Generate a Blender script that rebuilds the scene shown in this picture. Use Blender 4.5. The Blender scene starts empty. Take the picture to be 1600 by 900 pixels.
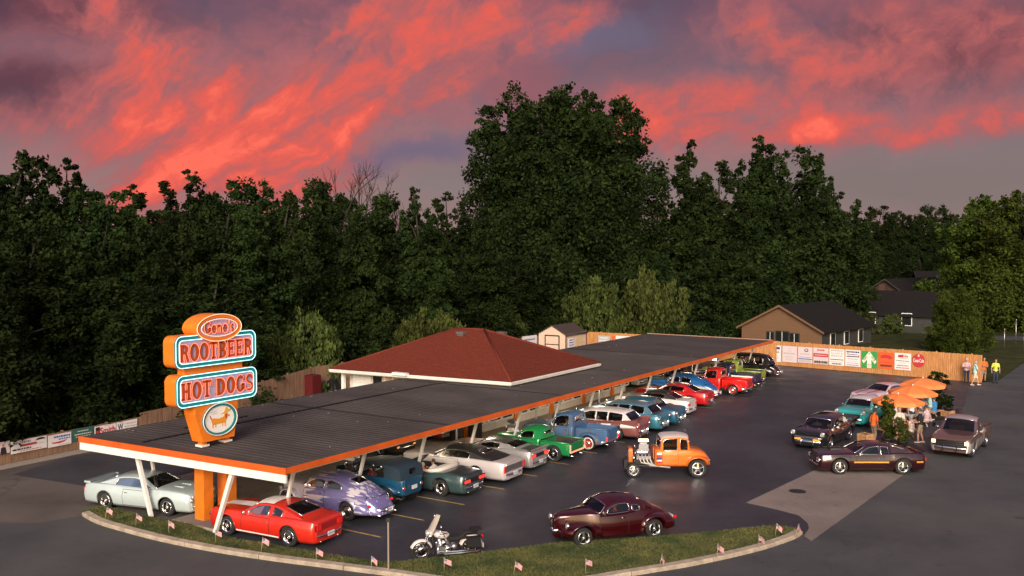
import bpy, bmesh, math, random
import numpy as np
from mathutils import Vector, Matrix, geometry
R = math.radians
S = bpy.context.scene
COL = S.collection
rng = random.Random(7)

# ---------------------------------------------------------------- camera
CAM_H = 10.0; FPX = 1500.0; PITCH = math.atan((450-383)/FPX)
cam = bpy.data.cameras.new('camera'); cam.sensor_width = 36; cam.lens = FPX/1600*36; cam.clip_end = 3000; cam.clip_start = .1
co = bpy.data.objects.new('camera', cam); COL.objects.link(co)
co.location = (0, 0, CAM_H); co.rotation_euler = (math.pi/2 - PITCH, 0, 0)
S.camera = co
S.view_settings.view_transform = 'Standard'; S.view_settings.look = 'None'
S.view_settings.exposure = 0.72; S.view_settings.gamma = 1
S.cycles.max_bounces = 5; S.cycles.transparent_max_bounces = 8
S.cycles.use_denoising = True

# ---------------------------------------------------------------- sky: dusk gradient and lit clouds, by direction
SUN_EL, SUN_AZ = 23.0, 186.0        # azimuth clockwise from +Y: low sun behind the camera, to the left
def build_world():
    w = bpy.data.worlds.new('World'); S.world = w; w.use_nodes = True
    nt = w.node_tree; N = nt.nodes; L = nt.links; N.clear()
    def nd(t, **k):
        n = N.new(t)
        for a, b in k.items(): setattr(n, a, b)
        return n
    def lk(a, b): L.new(a, b)
    def mth(op, a, b=None, c=None, clamp=False):
        n = nd('ShaderNodeMath', operation=op); n.use_clamp = clamp
        for i, x in enumerate((a, b, c)):
            if x is None: continue
            if isinstance(x, (int, float)): n.inputs[i].default_value = x
            else: lk(x, n.inputs[i])
        return n.outputs[0]
    tc = nd('ShaderNodeTexCoord'); sp = nd('ShaderNodeSeparateXYZ'); lk(tc.outputs['Generated'], sp.inputs[0])
    az = mth('ARCTAN2', sp.outputs[0], sp.outputs[1]); el = mth('ARCSINE', sp.outputs[2])
    A = mth('MULTIPLY', az, 57.2958); E = mth('MULTIPLY', el, 57.2958)
    cb = nd('ShaderNodeCombineXYZ'); lk(A, cb.inputs[0]); lk(E, cb.inputs[1])
    def noise(scale, det, rough, vec, dist=0.0):
        n = nd('ShaderNodeTexNoise'); n.inputs['Scale'].default_value = scale; n.inputs['Detail'].default_value = det
        n.inputs['Roughness'].default_value = rough; n.inputs['Distortion'].default_value = dist; lk(vec, n.inputs['Vector']); return n
    # warp
    wn = noise(.11, 5, .62, cb.outputs[0]); wv = nd('ShaderNodeVectorMath', operation='SUBTRACT'); lk(wn.outputs['Color'], wv.inputs[0]); wv.inputs[1].default_value = (.5, .5, .5)
    ws = nd('ShaderNodeVectorMath', operation='MULTIPLY_ADD'); lk(wv.outputs[0], ws.inputs[0]); ws.inputs[1].default_value = (12, 4.5, 0); lk(cb.outputs[0], ws.inputs[2])
    V = ws.outputs[0]
    def blob(cx, cy, rx, ry, rot):
        mp = nd('ShaderNodeMapping', vector_type='TEXTURE'); lk(V, mp.inputs[0])
        mp.inputs['Location'].default_value = (cx, cy, 0); mp.inputs['Rotation'].default_value = (0, 0, R(rot)); mp.inputs['Scale'].default_value = (rx, ry, 1)
        s = nd('ShaderNodeVectorMath', operation='LENGTH'); lk(mp.outputs[0], s.inputs[0])
        mr = nd('ShaderNodeMapRange', interpolation_type='SMOOTHERSTEP'); lk(s.outputs[1], mr.inputs[0])
        mr.inputs[1].default_value = 1.0; mr.inputs[2].default_value = 0.0
        return mr.outputs[0]
    # streaky detail
    mp = nd('ShaderNodeMapping'); lk(V, mp.inputs[0]); mp.inputs['Rotation'].default_value = (0, 0, R(-24)); mp.inputs['Scale'].default_value = (.07, .26, 1)
    wf = nd('ShaderNodeVectorMath', operation='MULTIPLY_ADD'); lk(wv.outputs[0], wf.inputs[0]); wf.inputs[1].default_value = (3.5, 2.2, 0); lk(cb.outputs[0], wf.inputs[2])
    sv = nd('ShaderNodeSeparateXYZ'); lk(wf.outputs[0], sv.inputs[0]); dx = mth('ADD', sv.outputs[0], 40.0); dy = mth('ADD', sv.outputs[1], 10)
    fv = nd('ShaderNodeCombineXYZ'); lk(mth('MULTIPLY', mth('ARCTAN2', dy, dx), 8.5), fv.inputs[0]); lk(mth('MULTIPLY', mth('SQRT', mth('ADD', mth('MULTIPLY', dx, dx), mth('MULTIPLY', dy, dy))), .075), fv.inputs[1])
    st = noise(1.7, 7, .6, fv.outputs[0], .25).outputs[0]
    mp2 = nd('ShaderNodeMapping'); lk(V, mp2.inputs[0]); mp2.inputs['Scale'].default_value = (.05, .12, 1)
    cl = noise(1.3, 6, .55, mp2.outputs[0], .4).outputs[0]
    def px(x, y): return (math.degrees(math.atan((x-800)/FPX)), math.degrees(math.atan((383-y)/math.hypot(FPX, x-800))))
    red = None
    for (x, y, rx, ry, rot, s) in ((760, 95, 8, 1.6, 24, .9), (330, 235, 7, 2.5, 30, .6), (470, 210, 10, 3.6, 38, 1.25), (600, 160, 7.5, 1.5, 28, .8), (380, 260, 8, 3.2, 5, .95), (720, 20, 5.5, 2.6, 20, 1.0), (540, 60, 5, 1.5, 45, .9),
                                   (255, 145, 6.5, 2.6, 25, .95), (180, 55, 3.2, 2.4, 70, .8), (80, 190, 7, 1.4, -5, .4), (1110, 185, 6.5, 1.9, -3, 1.2), (1010, 195, 4, 1.8, 0, .8), (1330, 197, 12, 1.0, 3, .85),
                                   (1560, 190, 6, .9, -3, .8), (1185, 50, 4.5, 2.0, -30, .7), (1480, 60, 9, 3.5, -10, .4), (1320, 130, 9, 2.2, 8, .5), (850, 80, 3.0, 1.0, 20, .5)):
        c = px(x, y); b = mth('MULTIPLY', blob(c[0], c[1], rx*1.45, ry*1.5, rot), s*.78)
        red = b if red is None else mth('ADD', red, b)
    # the same broken cloud field goes on all round the sky
    aab = mth('ABSOLUTE', A)
    out = nd('ShaderNodeMapRange', interpolation_type='SMOOTHSTEP'); lk(aab, out.inputs[0]); out.inputs[1].default_value = 26; out.inputs[2].default_value = 42
    up = nd('ShaderNodeMapRange', interpolation_type='SMOOTHSTEP'); lk(E, up.inputs[0]); up.inputs[1].default_value = 15; up.inputs[2].default_value = 26
    om = mth('MAXIMUM', out.outputs[0], up.outputs[0])
    cr = nd('ShaderNodeMapRange'); lk(cl, cr.inputs[0]); cr.inputs[1].default_value = .44; cr.inputs[2].default_value = .66
    red = mth('ADD', red, mth('MULTIPLY', mth('MULTIPLY', cr.outputs[0], om), .35))
    sr = nd('ShaderNodeMapRange'); lk(st, sr.inputs[0]); sr.inputs[1].default_value = .34; sr.inputs[2].default_value = .68; sr.inputs[3].default_value = .06; sr.inputs[4].default_value = 1.4
    st2 = noise(.5, 6, .62, V, .25).outputs[0]; sr2 = nd('ShaderNodeMapRange'); lk(st2, sr2.inputs[0]); sr2.inputs[1].default_value = .32; sr2.inputs[2].default_value = .68; sr2.inputs[3].default_value = .55; sr2.inputs[4].default_value = 1.15
    red1 = mth('DIVIDE', red, mth('ADD', mth('MULTIPLY', red, .55), .72))     # soft shoulder
    redm = mth('MULTIPLY', mth('MULTIPLY', red1, sr.outputs[0]), sr2.outputs[0], clamp=True)
    # base sky: violet grey above, warm grey at the horizon, slate gaps
    rp = nd('ShaderNodeValToRGB'); e = rp.color_ramp; 
    def lin(c): return tuple(((v/255+.055)/1.055)**2.4 if v > 10 else v/255/12.92 for v in c)+(1,)
    mr = nd('ShaderNodeMapRange'); lk(E, mr.inputs[0]); mr.inputs[1].default_value = 0; mr.inputs[2].default_value = 40; lk(mr.outputs[0], rp.inputs[0])
    e.elements[0].position = 0; e.elements[0].color = lin((156, 120, 118))
    e.elements[1].position = 1; e.elements[1].color = lin((92, 98, 132))
    for p, c in ((.09, (136, 120, 120)), (.2, (124, 104, 114)), (.34, (100, 80, 98)), (.6, (92, 90, 120))):
        x = e.elements.new(p); x.color = lin(c)
    def mix(f, a, b):
        m = nd('ShaderNodeMix', data_type='RGBA')
        (lk(f, m.inputs[0]) if not isinstance(f, float) else setattr(m.inputs[0], 'default_value', f))
        for i, x in ((6, a), (7, b)):
            if isinstance(x, tuple): m.inputs[i].default_value = x
            else: lk(x, m.inputs[i])
        return m.outputs[2]
    # mauve cloud body
    cm = nd('ShaderNodeMapRange', interpolation_type='SMOOTHSTEP'); lk(cl, cm.inputs[0]); cm.inputs[1].default_value = .42; cm.inputs[2].default_value = .62; cm.inputs[4].default_value = .85
    low = nd('ShaderNodeMapRange', interpolation_type='SMOOTHSTEP'); lk(E, low.inputs[0]); low.inputs[1].default_value = 4; low.inputs[2].default_value = 8
    base = mix(mth('MULTIPLY', cm.outputs[0], low.outputs[0]), rp.outputs[0], lin((150, 92, 100)))
    base = mix(mth('MULTIPLY', mth('ADD', blob(*px(110, 20), 11, 2.8, -3), mth('ADD', blob(*px(1450, 90), 13, 4, 0), blob(*px(30, 130), 8, 2.5, 0))), .75, clamp=True), base, lin((70, 46, 62)))
    base = mix(mth('MULTIPLY', mth('ADD', blob(*px(630, 105), 2.4, 1.3, 20), mth('ADD', blob(*px(900, 50), 6, 2.4, 0), blob(*px(640, 245), 5, 1.2, 10))), .65, clamp=True), base, lin((104, 98, 122)))
    base = mix(mth('MULTIPLY', blob(*px(1420, 280), 16, 3.0, 0), .9, clamp=True), base, lin((128, 114, 112)))
    pk = None
    for (x, y, rx, ry, rot, s) in ((500, 170, 17, 8.5, 25, .95), (1130, 190, 12, 4.0, 0, .8), (1340, 140, 15, 5.0, 5, .6), (250, 140, 11, 4.5, 15, .7), (740, 60, 9, 4, 15, .7), (1160, 50, 7, 4, 0, .6), (130, 230, 9, 3, 0, .5), (170, 60, 7, 4, 20, .6), (620, 30, 12, 5, 20, .7)):
        bb = mth('MULTIPLY', blob(*px(x, y), rx, ry, rot), s); pk = bb if pk is None else mth('MAXIMUM', pk, bb)
    pn = nd('ShaderNodeMapRange'); lk(st2, pn.inputs[0]); pn.inputs[1].default_value = .3; pn.inputs[2].default_value = .7; pn.inputs[3].default_value = .1; pn.inputs[4].default_value = 1.05
    base = mix(mth('MULTIPLY', pk, pn.outputs[0], clamp=True), base, lin((206, 112, 110)))
    base = mix(mth('MULTIPLY', mth('ADD', blob(*px(632, 110), 2.6, 1.5, 20), mth('ADD', blob(*px(905, 60), 6, 2.6, 0), blob(*px(660, 240), 6, 1.4, 10))), .7, clamp=True), base, lin((112, 102, 124)))
    cr2 = nd('ShaderNodeValToRGB'); lk(redm, cr2.inputs[0]); q = cr2.color_ramp
    q.elements[0].position = 0; q.elements[0].color = lin((158, 96, 100)); q.elements[1].position = 1; q.elements[1].color = lin((255, 112, 92))
    x = q.elements.new(.3); x.color = lin((180, 98, 98)); x = q.elements.new(.65); x.color = lin((226, 96, 84))
    fm = nd('ShaderNodeMapRange', interpolation_type='SMOOTHSTEP'); lk(redm, fm.inputs[0]); fm.inputs[1].default_value = 0.0; fm.inputs[2].default_value = .42
    clouds = mix(fm.outputs[0], base, cr2.outputs[0])
    # physical sky, as it is around a low sun
    sky = nd('ShaderNodeTexSky', sky_type='NISHITA'); sky.sun_disc = False; sky.sun_elevation = R(SUN_EL); sky.sun_rotation = R(SUN_AZ); sky.air_density = 1.5; sky.dust_density = 3
    b1 = nd('ShaderNodeBackground'); lk(clouds, b1.inputs[0]); b1.inputs[1].default_value = .64
    b2 = nd('ShaderNodeBackground'); lk(sky.outputs[0], b2.inputs[0]); b2.inputs[1].default_value = .12
    # cloud cover thins toward the sun behind the camera
    side = nd('ShaderNodeVectorMath', operation='DOT_PRODUCT'); lk(tc.outputs['Generated'], side.inputs[0])
    side.inputs[1].default_value = (math.sin(R(SUN_AZ)), math.cos(R(SUN_AZ)), 0)
    sm = nd('ShaderNodeMapRange', interpolation_type='SMOOTHSTEP'); lk(side.outputs['Value'], sm.inputs[0]); sm.inputs[1].default_value = -.15; sm.inputs[2].default_value = .9
    sm.inputs[3].default_value = 0.0; sm.inputs[4].default_value = .8
    ms = nd('ShaderNodeMixShader'); lk(sm.outputs[0], ms.inputs[0]); lk(b1.outputs[0], ms.inputs[1]); lk(b2.outputs[0], ms.inputs[2])
    o = nd('ShaderNodeOutputWorld'); lk(ms.outputs[0], o.inputs[0])
    w.cycles.sampling_method = 'MANUAL'; w.cycles.sample_map_resolution = 512
build_world()
sl = bpy.data.lights.new('sun', 'SUN'); sl.energy = 2.05; sl.angle = R(28); sl.color = (1, .87, .78)
so = bpy.data.objects.new('sun', sl); COL.objects.link(so); so.location = (0, -10, 40)
sd = Vector((math.sin(R(SUN_AZ))*math.cos(R(SUN_EL)), math.cos(R(SUN_AZ))*math.cos(R(SUN_EL)), math.sin(R(SUN_EL))))
so.rotation_euler = sd.to_track_quat('Z', 'Y').to_euler()

# ---------------------------------------------------------------- places
TH = R(32.9); UX, UY = math.sin(TH), math.cos(TH)      # u runs along the canopy, v across it
def UV(u, v, z=0.0): return Vector((UX*u - UY*v, UY*u + UX*v, z))
def G(px, py, z=0.0):                                   # ground point seen at a place in the photograph
    d = Vector(((px-800), FPX, -(py-450))); c, s = math.cos(PITCH), math.sin(PITCH)
    d = Vector((d.x, d.y*c + d.z*s, -d.y*s + d.z*c))
    t = (z-CAM_H)/d.z
    return Vector((d.x*t, d.y*t, z))
ANG_U = math.atan2(UY, UX); ANG_V = math.atan2(UX, -UY)

# ---------------------------------------------------------------- objects and materials
def link(o, parent=None):
    COL.objects.link(o)
    if parent is not None: o.parent = parent
    return o
def tag(o, label=None, cat=None, group=None, kind=None):
    if label: o['label'] = label
    if cat: o['category'] = cat
    if group: o['group'] = group
    if kind: o['kind'] = kind
    return o
def empty(name, loc=(0, 0, 0), rz=0.0, **k):
    o = bpy.data.objects.new(name, None); o.location = loc; o.rotation_euler = (0, 0, rz); o.empty_display_size = .3
    return tag(link(o), **k)
def mesh_from(name, verts, faces, mats=(), mi=None, smooth=False):
    m = bpy.data.meshes.new(name); m.from_pydata([tuple(v) for v in verts], [], faces)
    for x in mats: m.materials.append(x)
    if mi is not None: m.polygons.foreach_set('material_index', mi)
    if smooth: m.polygons.foreach_set('use_smooth', [True]*len(m.polygons))
    m.update(); return m
class MB:
    """collects simple solids and links them as one mesh object"""
    def __init__(s): s.v = []; s.f = []; s.m = []; s.sm = []
    def add(s, vs, fs, mi=0, smooth=False):
        b = len(s.v); s.v += [tuple(v) for v in vs]; s.f += [tuple(i+b for i in f) for f in fs]; s.m += [mi]*len(fs); s.sm += [smooth]*len(fs); return s
    def box(s, c, d, rz=0.0, mi=0, taper=1.0, M=None):
        cx, cy, cz = c; x, y, z = d[0]/2, d[1]/2, d[2]/2; ca, sa = math.cos(rz), math.sin(rz); vs = []
        for sz in (-1, 1):
            t = taper if sz > 0 else 1
            for sx, sy in ((-1, -1), (1, -1), (1, 1), (-1, 1)):
                a, b = sx*x*t, sy*y*t; p = Vector((cx+a*ca-b*sa, cy+a*sa+b*ca, cz+sz*z)); vs.append(M @ p if M else p)
        return s.add(vs, [(3, 2, 1, 0), (4, 5, 6, 7), (0, 1, 5, 4), (1, 2, 6, 5), (2, 3, 7, 6), (3, 0, 4, 7)], mi)
    def tube(s, pts, r, n=8, mi=0, cap=True, closed=False):
        pts = [Vector(p) for p in pts]; k = len(pts); rs = r if isinstance(r, (list, tuple)) else [r]*k; vs = []; pn = None
        for i, p in enumerate(pts):
            a = pts[i-1] if (i > 0 or closed) else p; b = pts[(i+1) % k] if (i < k-1 or closed) else p
            t = (b-a).normalized()
            if t.length < 1e-6: t = Vector((0, 0, 1))
            ref = pn if pn is not None and abs(pn.dot(t)) < .95 else (Vector((0, 0, 1)) if abs(t.z) < .9 else Vector((1, 0, 0)))
            nx = (ref - t*ref.dot(t)).normalized(); pn = nx; ny = t.cross(nx)
            for j in range(n):
                q = 2*math.pi*j/n; vs.append(p + (nx*math.cos(q)+ny*math.sin(q))*rs[i])
        fs = []
        for i in range(k if closed else k-1):
            i2 = (i+1) % k
            for j in range(n): fs.append((i*n+j, i*n+(j+1) % n, i2*n+(j+1) % n, i2*n+j))
        s.add(vs, fs, mi, True)
        if cap and not closed:
            b = len(s.v)-len(vs); s.f += [tuple(b+j for j in range(n))[::-1], tuple(b+(k-1)*n+j for j in range(n))]; s.m += [mi]*2; s.sm += [False]*2
        return s
    def lathe(s, prof, n=16, mi=0, M=None, smooth=True):
        """prof: (r, h) pairs round the local z axis"""
        vs = []; 
        for r, h in prof:
            for j in range(n):
                q = 2*math.pi*j/n; p = Vector((r*math.cos(q), r*math.sin(q), h)); vs.append(M @ p if M else p)
        fs = [(i*n+j, i*n+(j+1) % n, (i+1)*n+(j+1) % n, (i+1)*n+j) for i in range(len(prof)-1) for j in range(n)]
        return s.add(vs, fs, mi, smooth)
    def prism(s, poly, M, h, mi=0):
        """2-D polygon (list of xy) pushed along local z by h; M places it"""
        n = len(poly); vs = [M @ Vector((x, y, 0)) for x, y in poly] + [M @ Vector((x, y, h)) for x, y in poly]
        fs = [tuple(range(n))[::-1], tuple(range(n, 2*n))] + [(i, (i+1) % n, n+(i+1) % n, n+i) for i in range(n)]
        return s.add(vs, fs, mi)
    def grid(s, rows, mi=0, smooth=True, mf=None):
        b = len(s.v); m = len(rows[0])
        for r in rows: s.v += [tuple(p) for p in r]
        for i in range(len(rows)-1):
            for j in range(m-1):
                s.f.append((b+i*m+j, b+i*m+j+1, b+(i+1)*m+j+1, b+(i+1)*m+j)); s.m.append(mf(i, j) if mf else mi); s.sm.append(smooth)
        return s
    def mesh(s, name, mats):
        m = bpy.data.meshes.new(name); m.from_pydata(s.v, [], s.f)
        for x in (mats if isinstance(mats, (list, tuple)) else [mats]): m.materials.append(x)
        m.polygons.foreach_set('material_index', s.m); m.polygons.foreach_set('use_smooth', s.sm); m.update(); return m
    def build(s, name, mats, parent=None, **k):
        if not s.f: return None
        return tag(link(bpy.data.objects.new(name, s.mesh(name, mats)), parent), **k)
def sRGB(r, g, b):
    return tuple(((v/255+.055)/1.055)**2.4 if v > 10 else v/255/12.92 for v in (r, g, b))
_M = {}
def mat(name, col=(.5, .5, .5), rough=.5, metal=0.0, coat=0.0, var=0.0, scale=4.0, bump=0.0, emit=None, es=1.0, col2=None, detail=5, stretch=None, spec=.5, bscale=None, lo=.35, hi=.65, objvar=0.0):
    if name in _M: return _M[name]
    m = bpy.data.materials.new(name); m.use_nodes = True; nt = m.node_tree; N = nt.nodes; L = nt.links
    p = N['Principled BSDF']; p.inputs['Base Color'].default_value = (*col, 1); p.inputs['Roughness'].default_value = rough; p.inputs['Metallic'].default_value = metal
    p.inputs['Coat Weight'].default_value = coat; p.inputs['Coat Roughness'].default_value = .05; p.inputs['Specular IOR Level'].default_value = spec
    if emit: p.inputs['Emission Color'].default_value = (*emit, 1); p.inputs['Emission Strength'].default_value = es
    out = None
    if var or col2 or bump:
        tc = N.new('ShaderNodeTexCoord'); mp = N.new('ShaderNodeMapping'); L.new(tc.outputs['Object'], mp.inputs[0])
        if stretch: mp.inputs['Scale'].default_value = stretch
        nz = N.new('ShaderNodeTexNoise'); nz.inputs['Scale'].default_value = scale; nz.inputs['Detail'].default_value = detail; nz.inputs['Roughness'].default_value = .65; L.new(mp.outputs[0], nz.inputs['Vector'])
        if var or col2:
            mr = N.new('ShaderNodeMapRange'); mr.inputs[1].default_value = lo; mr.inputs[2].default_value = hi; L.new(nz.outputs[0], mr.inputs[0])
            mx = N.new('ShaderNodeMix'); mx.data_type = 'RGBA'; L.new(mr.outputs[0], mx.inputs[0])
            a = col if col2 else tuple(c*(1-var) for c in col); b = col2 if col2 else tuple(min(1, c*(1+var)) for c in col)
            mx.inputs[6].default_value = (*a, 1); mx.inputs[7].default_value = (*b, 1); L.new(mx.outputs[2], p.inputs['Base Color']); out = mx.outputs[2]
        if bump:
            bp = N.new('ShaderNodeBump'); bp.inputs['Strength'].default_value = bump; bp.inputs['Distance'].default_value = .02
            if bscale:
                n2 = N.new('ShaderNodeTexNoise'); n2.inputs['Scale'].default_value = bscale; n2.inputs['Detail'].default_value = 4; L.new(mp.outputs[0], n2.inputs['Vector']); L.new(n2.outputs[0], bp.inputs['Height'])
            else: L.new(nz.outputs[0], bp.inputs['Height'])
            L.new(bp.outputs[0], p.inputs['Normal'])
    if objvar:
        oi = N.new('ShaderNodeObjectInfo'); hs = N.new('ShaderNodeHueSaturation'); m2 = N.new('ShaderNodeMapRange'); L.new(oi.outputs['Random'], m2.inputs[0])
        m2.inputs[3].default_value = 1-objvar; m2.inputs[4].default_value = 1+objvar; L.new(m2.outputs[0], hs.inputs['Value'])
        if out: L.new(out, hs.inputs['Color'])
        else: hs.inputs['Color'].default_value = (*col, 1)
        L.new(hs.outputs[0], p.inputs['Base Color'])
    _M[name] = m; return m
def glass_mat(name, tint=(.25, .28, .28), gl=.12):
    if name in _M: return _M[name]
    m = bpy.data.materials.new(name); m.use_nodes = True; nt = m.node_tree; N = nt.nodes; L = nt.links; N.remove(N['Principled BSDF'])
    t = N.new('ShaderNodeBsdfTransparent'); t.inputs[0].default_value = (*tint, 1); g = N.new('ShaderNodeBsdfGlossy'); g.inputs['Roughness'].default_value = .03
    f = N.new('ShaderNodeFresnel'); f.inputs[0].default_value = 1.5; mx = N.new('ShaderNodeMixShader'); ad = N.new('ShaderNodeMath'); ad.operation = 'ADD'; ad.use_clamp = True
    L.new(f.outputs[0], ad.inputs[0]); ad.inputs[1].default_value = gl; L.new(ad.outputs[0], mx.inputs[0]); L.new(t.outputs[0], mx.inputs[1]); L.new(g.outputs[0], mx.inputs[2])
    L.new(mx.outputs[0], N['Material Output'].inputs[0]); _M[name] = m; return m
def text_mesh(txt, size, depth, ma, bold=0.0, name='lettering'):
    c = bpy.data.curves.new('t', 'FONT'); c.body = txt; c.size = size; c.extrude = depth/2; c.offset = bold; c.align_x = 'CENTER'; c.align_y = 'CENTER'; c.resolution_u = 3
    o = bpy.data.objects.new('t', c); COL.objects.link(o); dg = bpy.context.evaluated_depsgraph_get()
    me = bpy.data.meshes.new_from_object(o.evaluated_get(dg)); bpy.data.objects.remove(o); bpy.data.curves.remove(c)
    me.name = name; me.materials.clear(); me.materials.append(ma); return me
def frame_mat(o, x, y, z):           # columns of a placement matrix
    return Matrix(((x[0], y[0], z[0], o[0]), (x[1], y[1], z[1], o[1]), (x[2], y[2], z[2], o[2]), (0, 0, 0, 1)))
MT = dict(
  chrome=mat('chrome', (.8, .8, .82), .12, 1.0), black=mat('black_trim', (.012, .012, .013), .5), rubber=mat('tyre_rubber', (.014, .014, .015), .75, bump=.3, scale=60),
  steel=mat('brushed_steel', (.5, .5, .52), .35, .9, var=.1), vinyl=mat('black_vinyl', (.014, .013, .013), .6, bump=.3, scale=40), inter=mat('dark_upholstery', (.035, .03, .027), .7, var=.3),
  inter_red=mat('red_upholstery', (.25, .03, .03), .6), inter_white=mat('cream_upholstery', (.55, .5, .45), .6),
  white=mat('white_paint', (.78, .77, .74), .5, var=.07, scale=3, bump=.1), whitewall=mat('whitewall', (.7, .68, .64), .6),
  orange=mat('orange_paint', (.75, .19, .015), .42, var=.12, scale=2), orange_fascia=mat('orange_fascia_paint', (.60, .10, .012), .5, var=.15, scale=1.2),
  teal=mat('teal_paint', (.01, .2, .22), .4), tail=mat('tail_lamp_glass', (.5, .01, .01), .25, emit=(1, .03, .02), es=.12), tail_on=mat('lit_tail_lamp', (.8, .02, .02), .25, emit=(1, .04, .03), es=1.2),
  amber=mat('amber_lamp', (.8, .25, .03), .3, emit=(1, .3, .05), es=.6), head=mat('headlamp_glass', (.45, .45, .43), .15, .3), head_on=mat('lit_headlamp', (.9, .8, .6), .2, emit=(1, .75, .48), es=.8),
  glass=glass_mat('car_glass', (.42, .44, .44), .03), clear=glass_mat('clear_glass', (.75, .78, .78), .06), darkglass=glass_mat('tinted_glass', (.06, .07, .07), .1),
  skin=mat('skin', (.48, .25, .17), .5, var=.08, scale=20), hair=mat('brown_hair', (.05, .03, .02), .7), hair_grey=mat('grey_hair', (.35, .33, .31), .7),
)
# ================================================================ GROUND
def poly_sheet(name, pts, z, ma, **k):
    vv, _, tri, *_ = geometry.delaunay_2d_cdt([Vector((p[0], p[1])) for p in pts], [(i, (i+1) % len(pts)) for i in range(len(pts))], [], 1, 1e-4); ps = list(vv)
    fs = []
    for t in tri:
        a, b, c = (ps[i] for i in t); cr = (b.x-a.x)*(c.y-a.y)-(b.y-a.y)*(c.x-a.x); fs.append(tuple(t) if cr > 0 else tuple(t)[::-1])
    return tag(link(bpy.data.objects.new(name, mesh_from(name, [(p.x, p.y, z) for p in ps], fs, [ma]))), **k)
def GP(l, z=0.0): return [tuple(G(x, y, z)[:2]) for x, y in l]
def smooth_line(pts, k=5):
    out = []; n = len(pts)
    for i in range(n-1):
        p0, p1, p2, p3 = (Vector(pts[max(0, min(n-1, j))]) for j in (i-1, i, i+1, i+2))
        for q in range(k):
            t = q/k; out.append(.5*((2*p1)+(p2-p0)*t+(2*p0-5*p1+4*p2-p3)*t*t+(3*p1-p0-3*p2+p3)*t**3))
    out.append(Vector(pts[-1])); return out

def asphalt(name, c1, c2, rough, patch, pcol, bump=.35, spec=.2):
    if name in _M: return _M[name]
    m = bpy.data.materials.new(name); m.use_nodes = True; nt = m.node_tree; N = nt.nodes; L = nt.links; p = N['Principled BSDF']
    tc = N.new('ShaderNodeTexCoord')
    def nz(s, d=4, r=.6):
        n = N.new('ShaderNodeTexNoise'); n.inputs['Scale'].default_value = s; n.inputs['Detail'].default_value = d; n.inputs['Roughness'].default_value = r; L.new(tc.outputs['Object'], n.inputs['Vector']); return n.outputs[0]
    def ramp(src, a, b, lo=0.0, hi=1.0):
        r = N.new('ShaderNodeMapRange'); r.inputs[1].default_value = a; r.inputs[2].default_value = b; r.inputs[3].default_value = lo; r.inputs[4].default_value = hi; L.new(src, r.inputs[0]); return r.outputs[0]
    def mx(f, a, b, mode='MIX'):
        n = N.new('ShaderNodeMix'); n.data_type = 'RGBA'; n.blend_type = mode
        if isinstance(f, float): n.inputs[0].default_value = f
        else: L.new(f, n.inputs[0])
        for i, x in ((6, a), (7, b)):
            if isinstance(x, tuple): n.inputs[i].default_value = (*x, 1)
            else: L.new(x, n.inputs[i])
        return n.outputs[2]
    base = mx(ramp(nz(.35, 6), .35, .65), c1, c2)
    base = mx(ramp(nz(.09, 3), .50, .62, 0, patch), base, pcol)           # worn and repaired areas
    grain = ramp(nz(45, 2, .7), .3, .7, .75, 1.3)
    g = N.new('ShaderNodeCombineColor'); [L.new(grain, g.inputs[i]) for i in range(3)]
    base = mx(1.0, base, g.outputs[0], 'MULTIPLY')
    vo = N.new('ShaderNodeTexVoronoi'); vo.feature = 'DISTANCE_TO_EDGE'; vo.inputs['Scale'].default_value = .16
    wv = N.new('ShaderNodeVectorMath'); wv.operation = 'MULTIPLY_ADD'; n3 = N.new('ShaderNodeTexNoise'); n3.inputs['Scale'].default_value = .8; n3.inputs['Detail'].default_value = 6; L.new(tc.outputs['Object'], n3.inputs['Vector'])
    L.new(n3.outputs['Color'], wv.inputs[0]); wv.inputs[1].default_value = (2.2, 2.2, 0); L.new(tc.outputs['Object'], wv.inputs[2]); L.new(wv.outputs[0], vo.inputs['Vector'])
    base = mx(ramp(vo.outputs[0], .0, .004, .3, 0), base, (.012, .012, .012))
    base = mx(ramp(nz(1.1, 5, .7), .61, .70, 0, .6), base, (.02, .018, .018))    # oil spots
    p.inputs['Specular IOR Level'].default_value = spec; L.new(base, p.inputs['Base Color']); L.new(ramp(nz(.5, 4), .3, .7, rough-.12, rough+.12), p.inputs['Roughness'])
    b = N.new('ShaderNodeBump'); b.inputs['Strength'].default_value = bump; b.inputs['Distance'].default_value = .015; L.new(nz(70, 3, .7), b.inputs['Height']); L.new(b.outputs[0], p.inputs['Normal'])
    _M[name] = m; return m
MG = mat('lawn', (.022, .030, .010), .95, spec=.1, var=.0, col2=(.055, .058, .020), scale=.6, bump=.4, bscale=30)
poly_sheet('ground', [(-1500, -300), (1500, -300), (1500, 2500), (-1500, 2500)], -.03, MG, kind='structure')
A_new = asphalt('new_asphalt', (.030, .031, .038), (.044, .045, .055), .50, .45, (.066, .065, .071), spec=.4)
A_old = asphalt('old_asphalt', (.066, .058, .053), (.10, .086, .078), .75, .6, (.15, .125, .11))
A_road = asphalt('road_asphalt', (.056, .058, .063), (.080, .082, .087), .72, .4, (.10, .095, .09))
A_apr = asphalt('apron_concrete', (.17, .14, .125), (.24, .20, .18), .8, .4, (.20, .165, .15))
road = [(-70, 4)]+GP([(-500, 800), (-200, 790), (130, 800), (400, 850), (700, 880), (1100, 840), (1262, 815), (1300, 720), (1400, 690), (1440, 640), (1470, 600), (1540, 597), (1560, 595), (1598, 568)])+[(75, 100), (90, 95), (110, 40), (100, 4)]
poly_sheet('road', road, 0.0, A_road, kind='structure')
poly_sheet('side_street', [(44, 102), (110, 92), (112, 96), (46, 107)], -.012, A_road, kind='structure')
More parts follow.
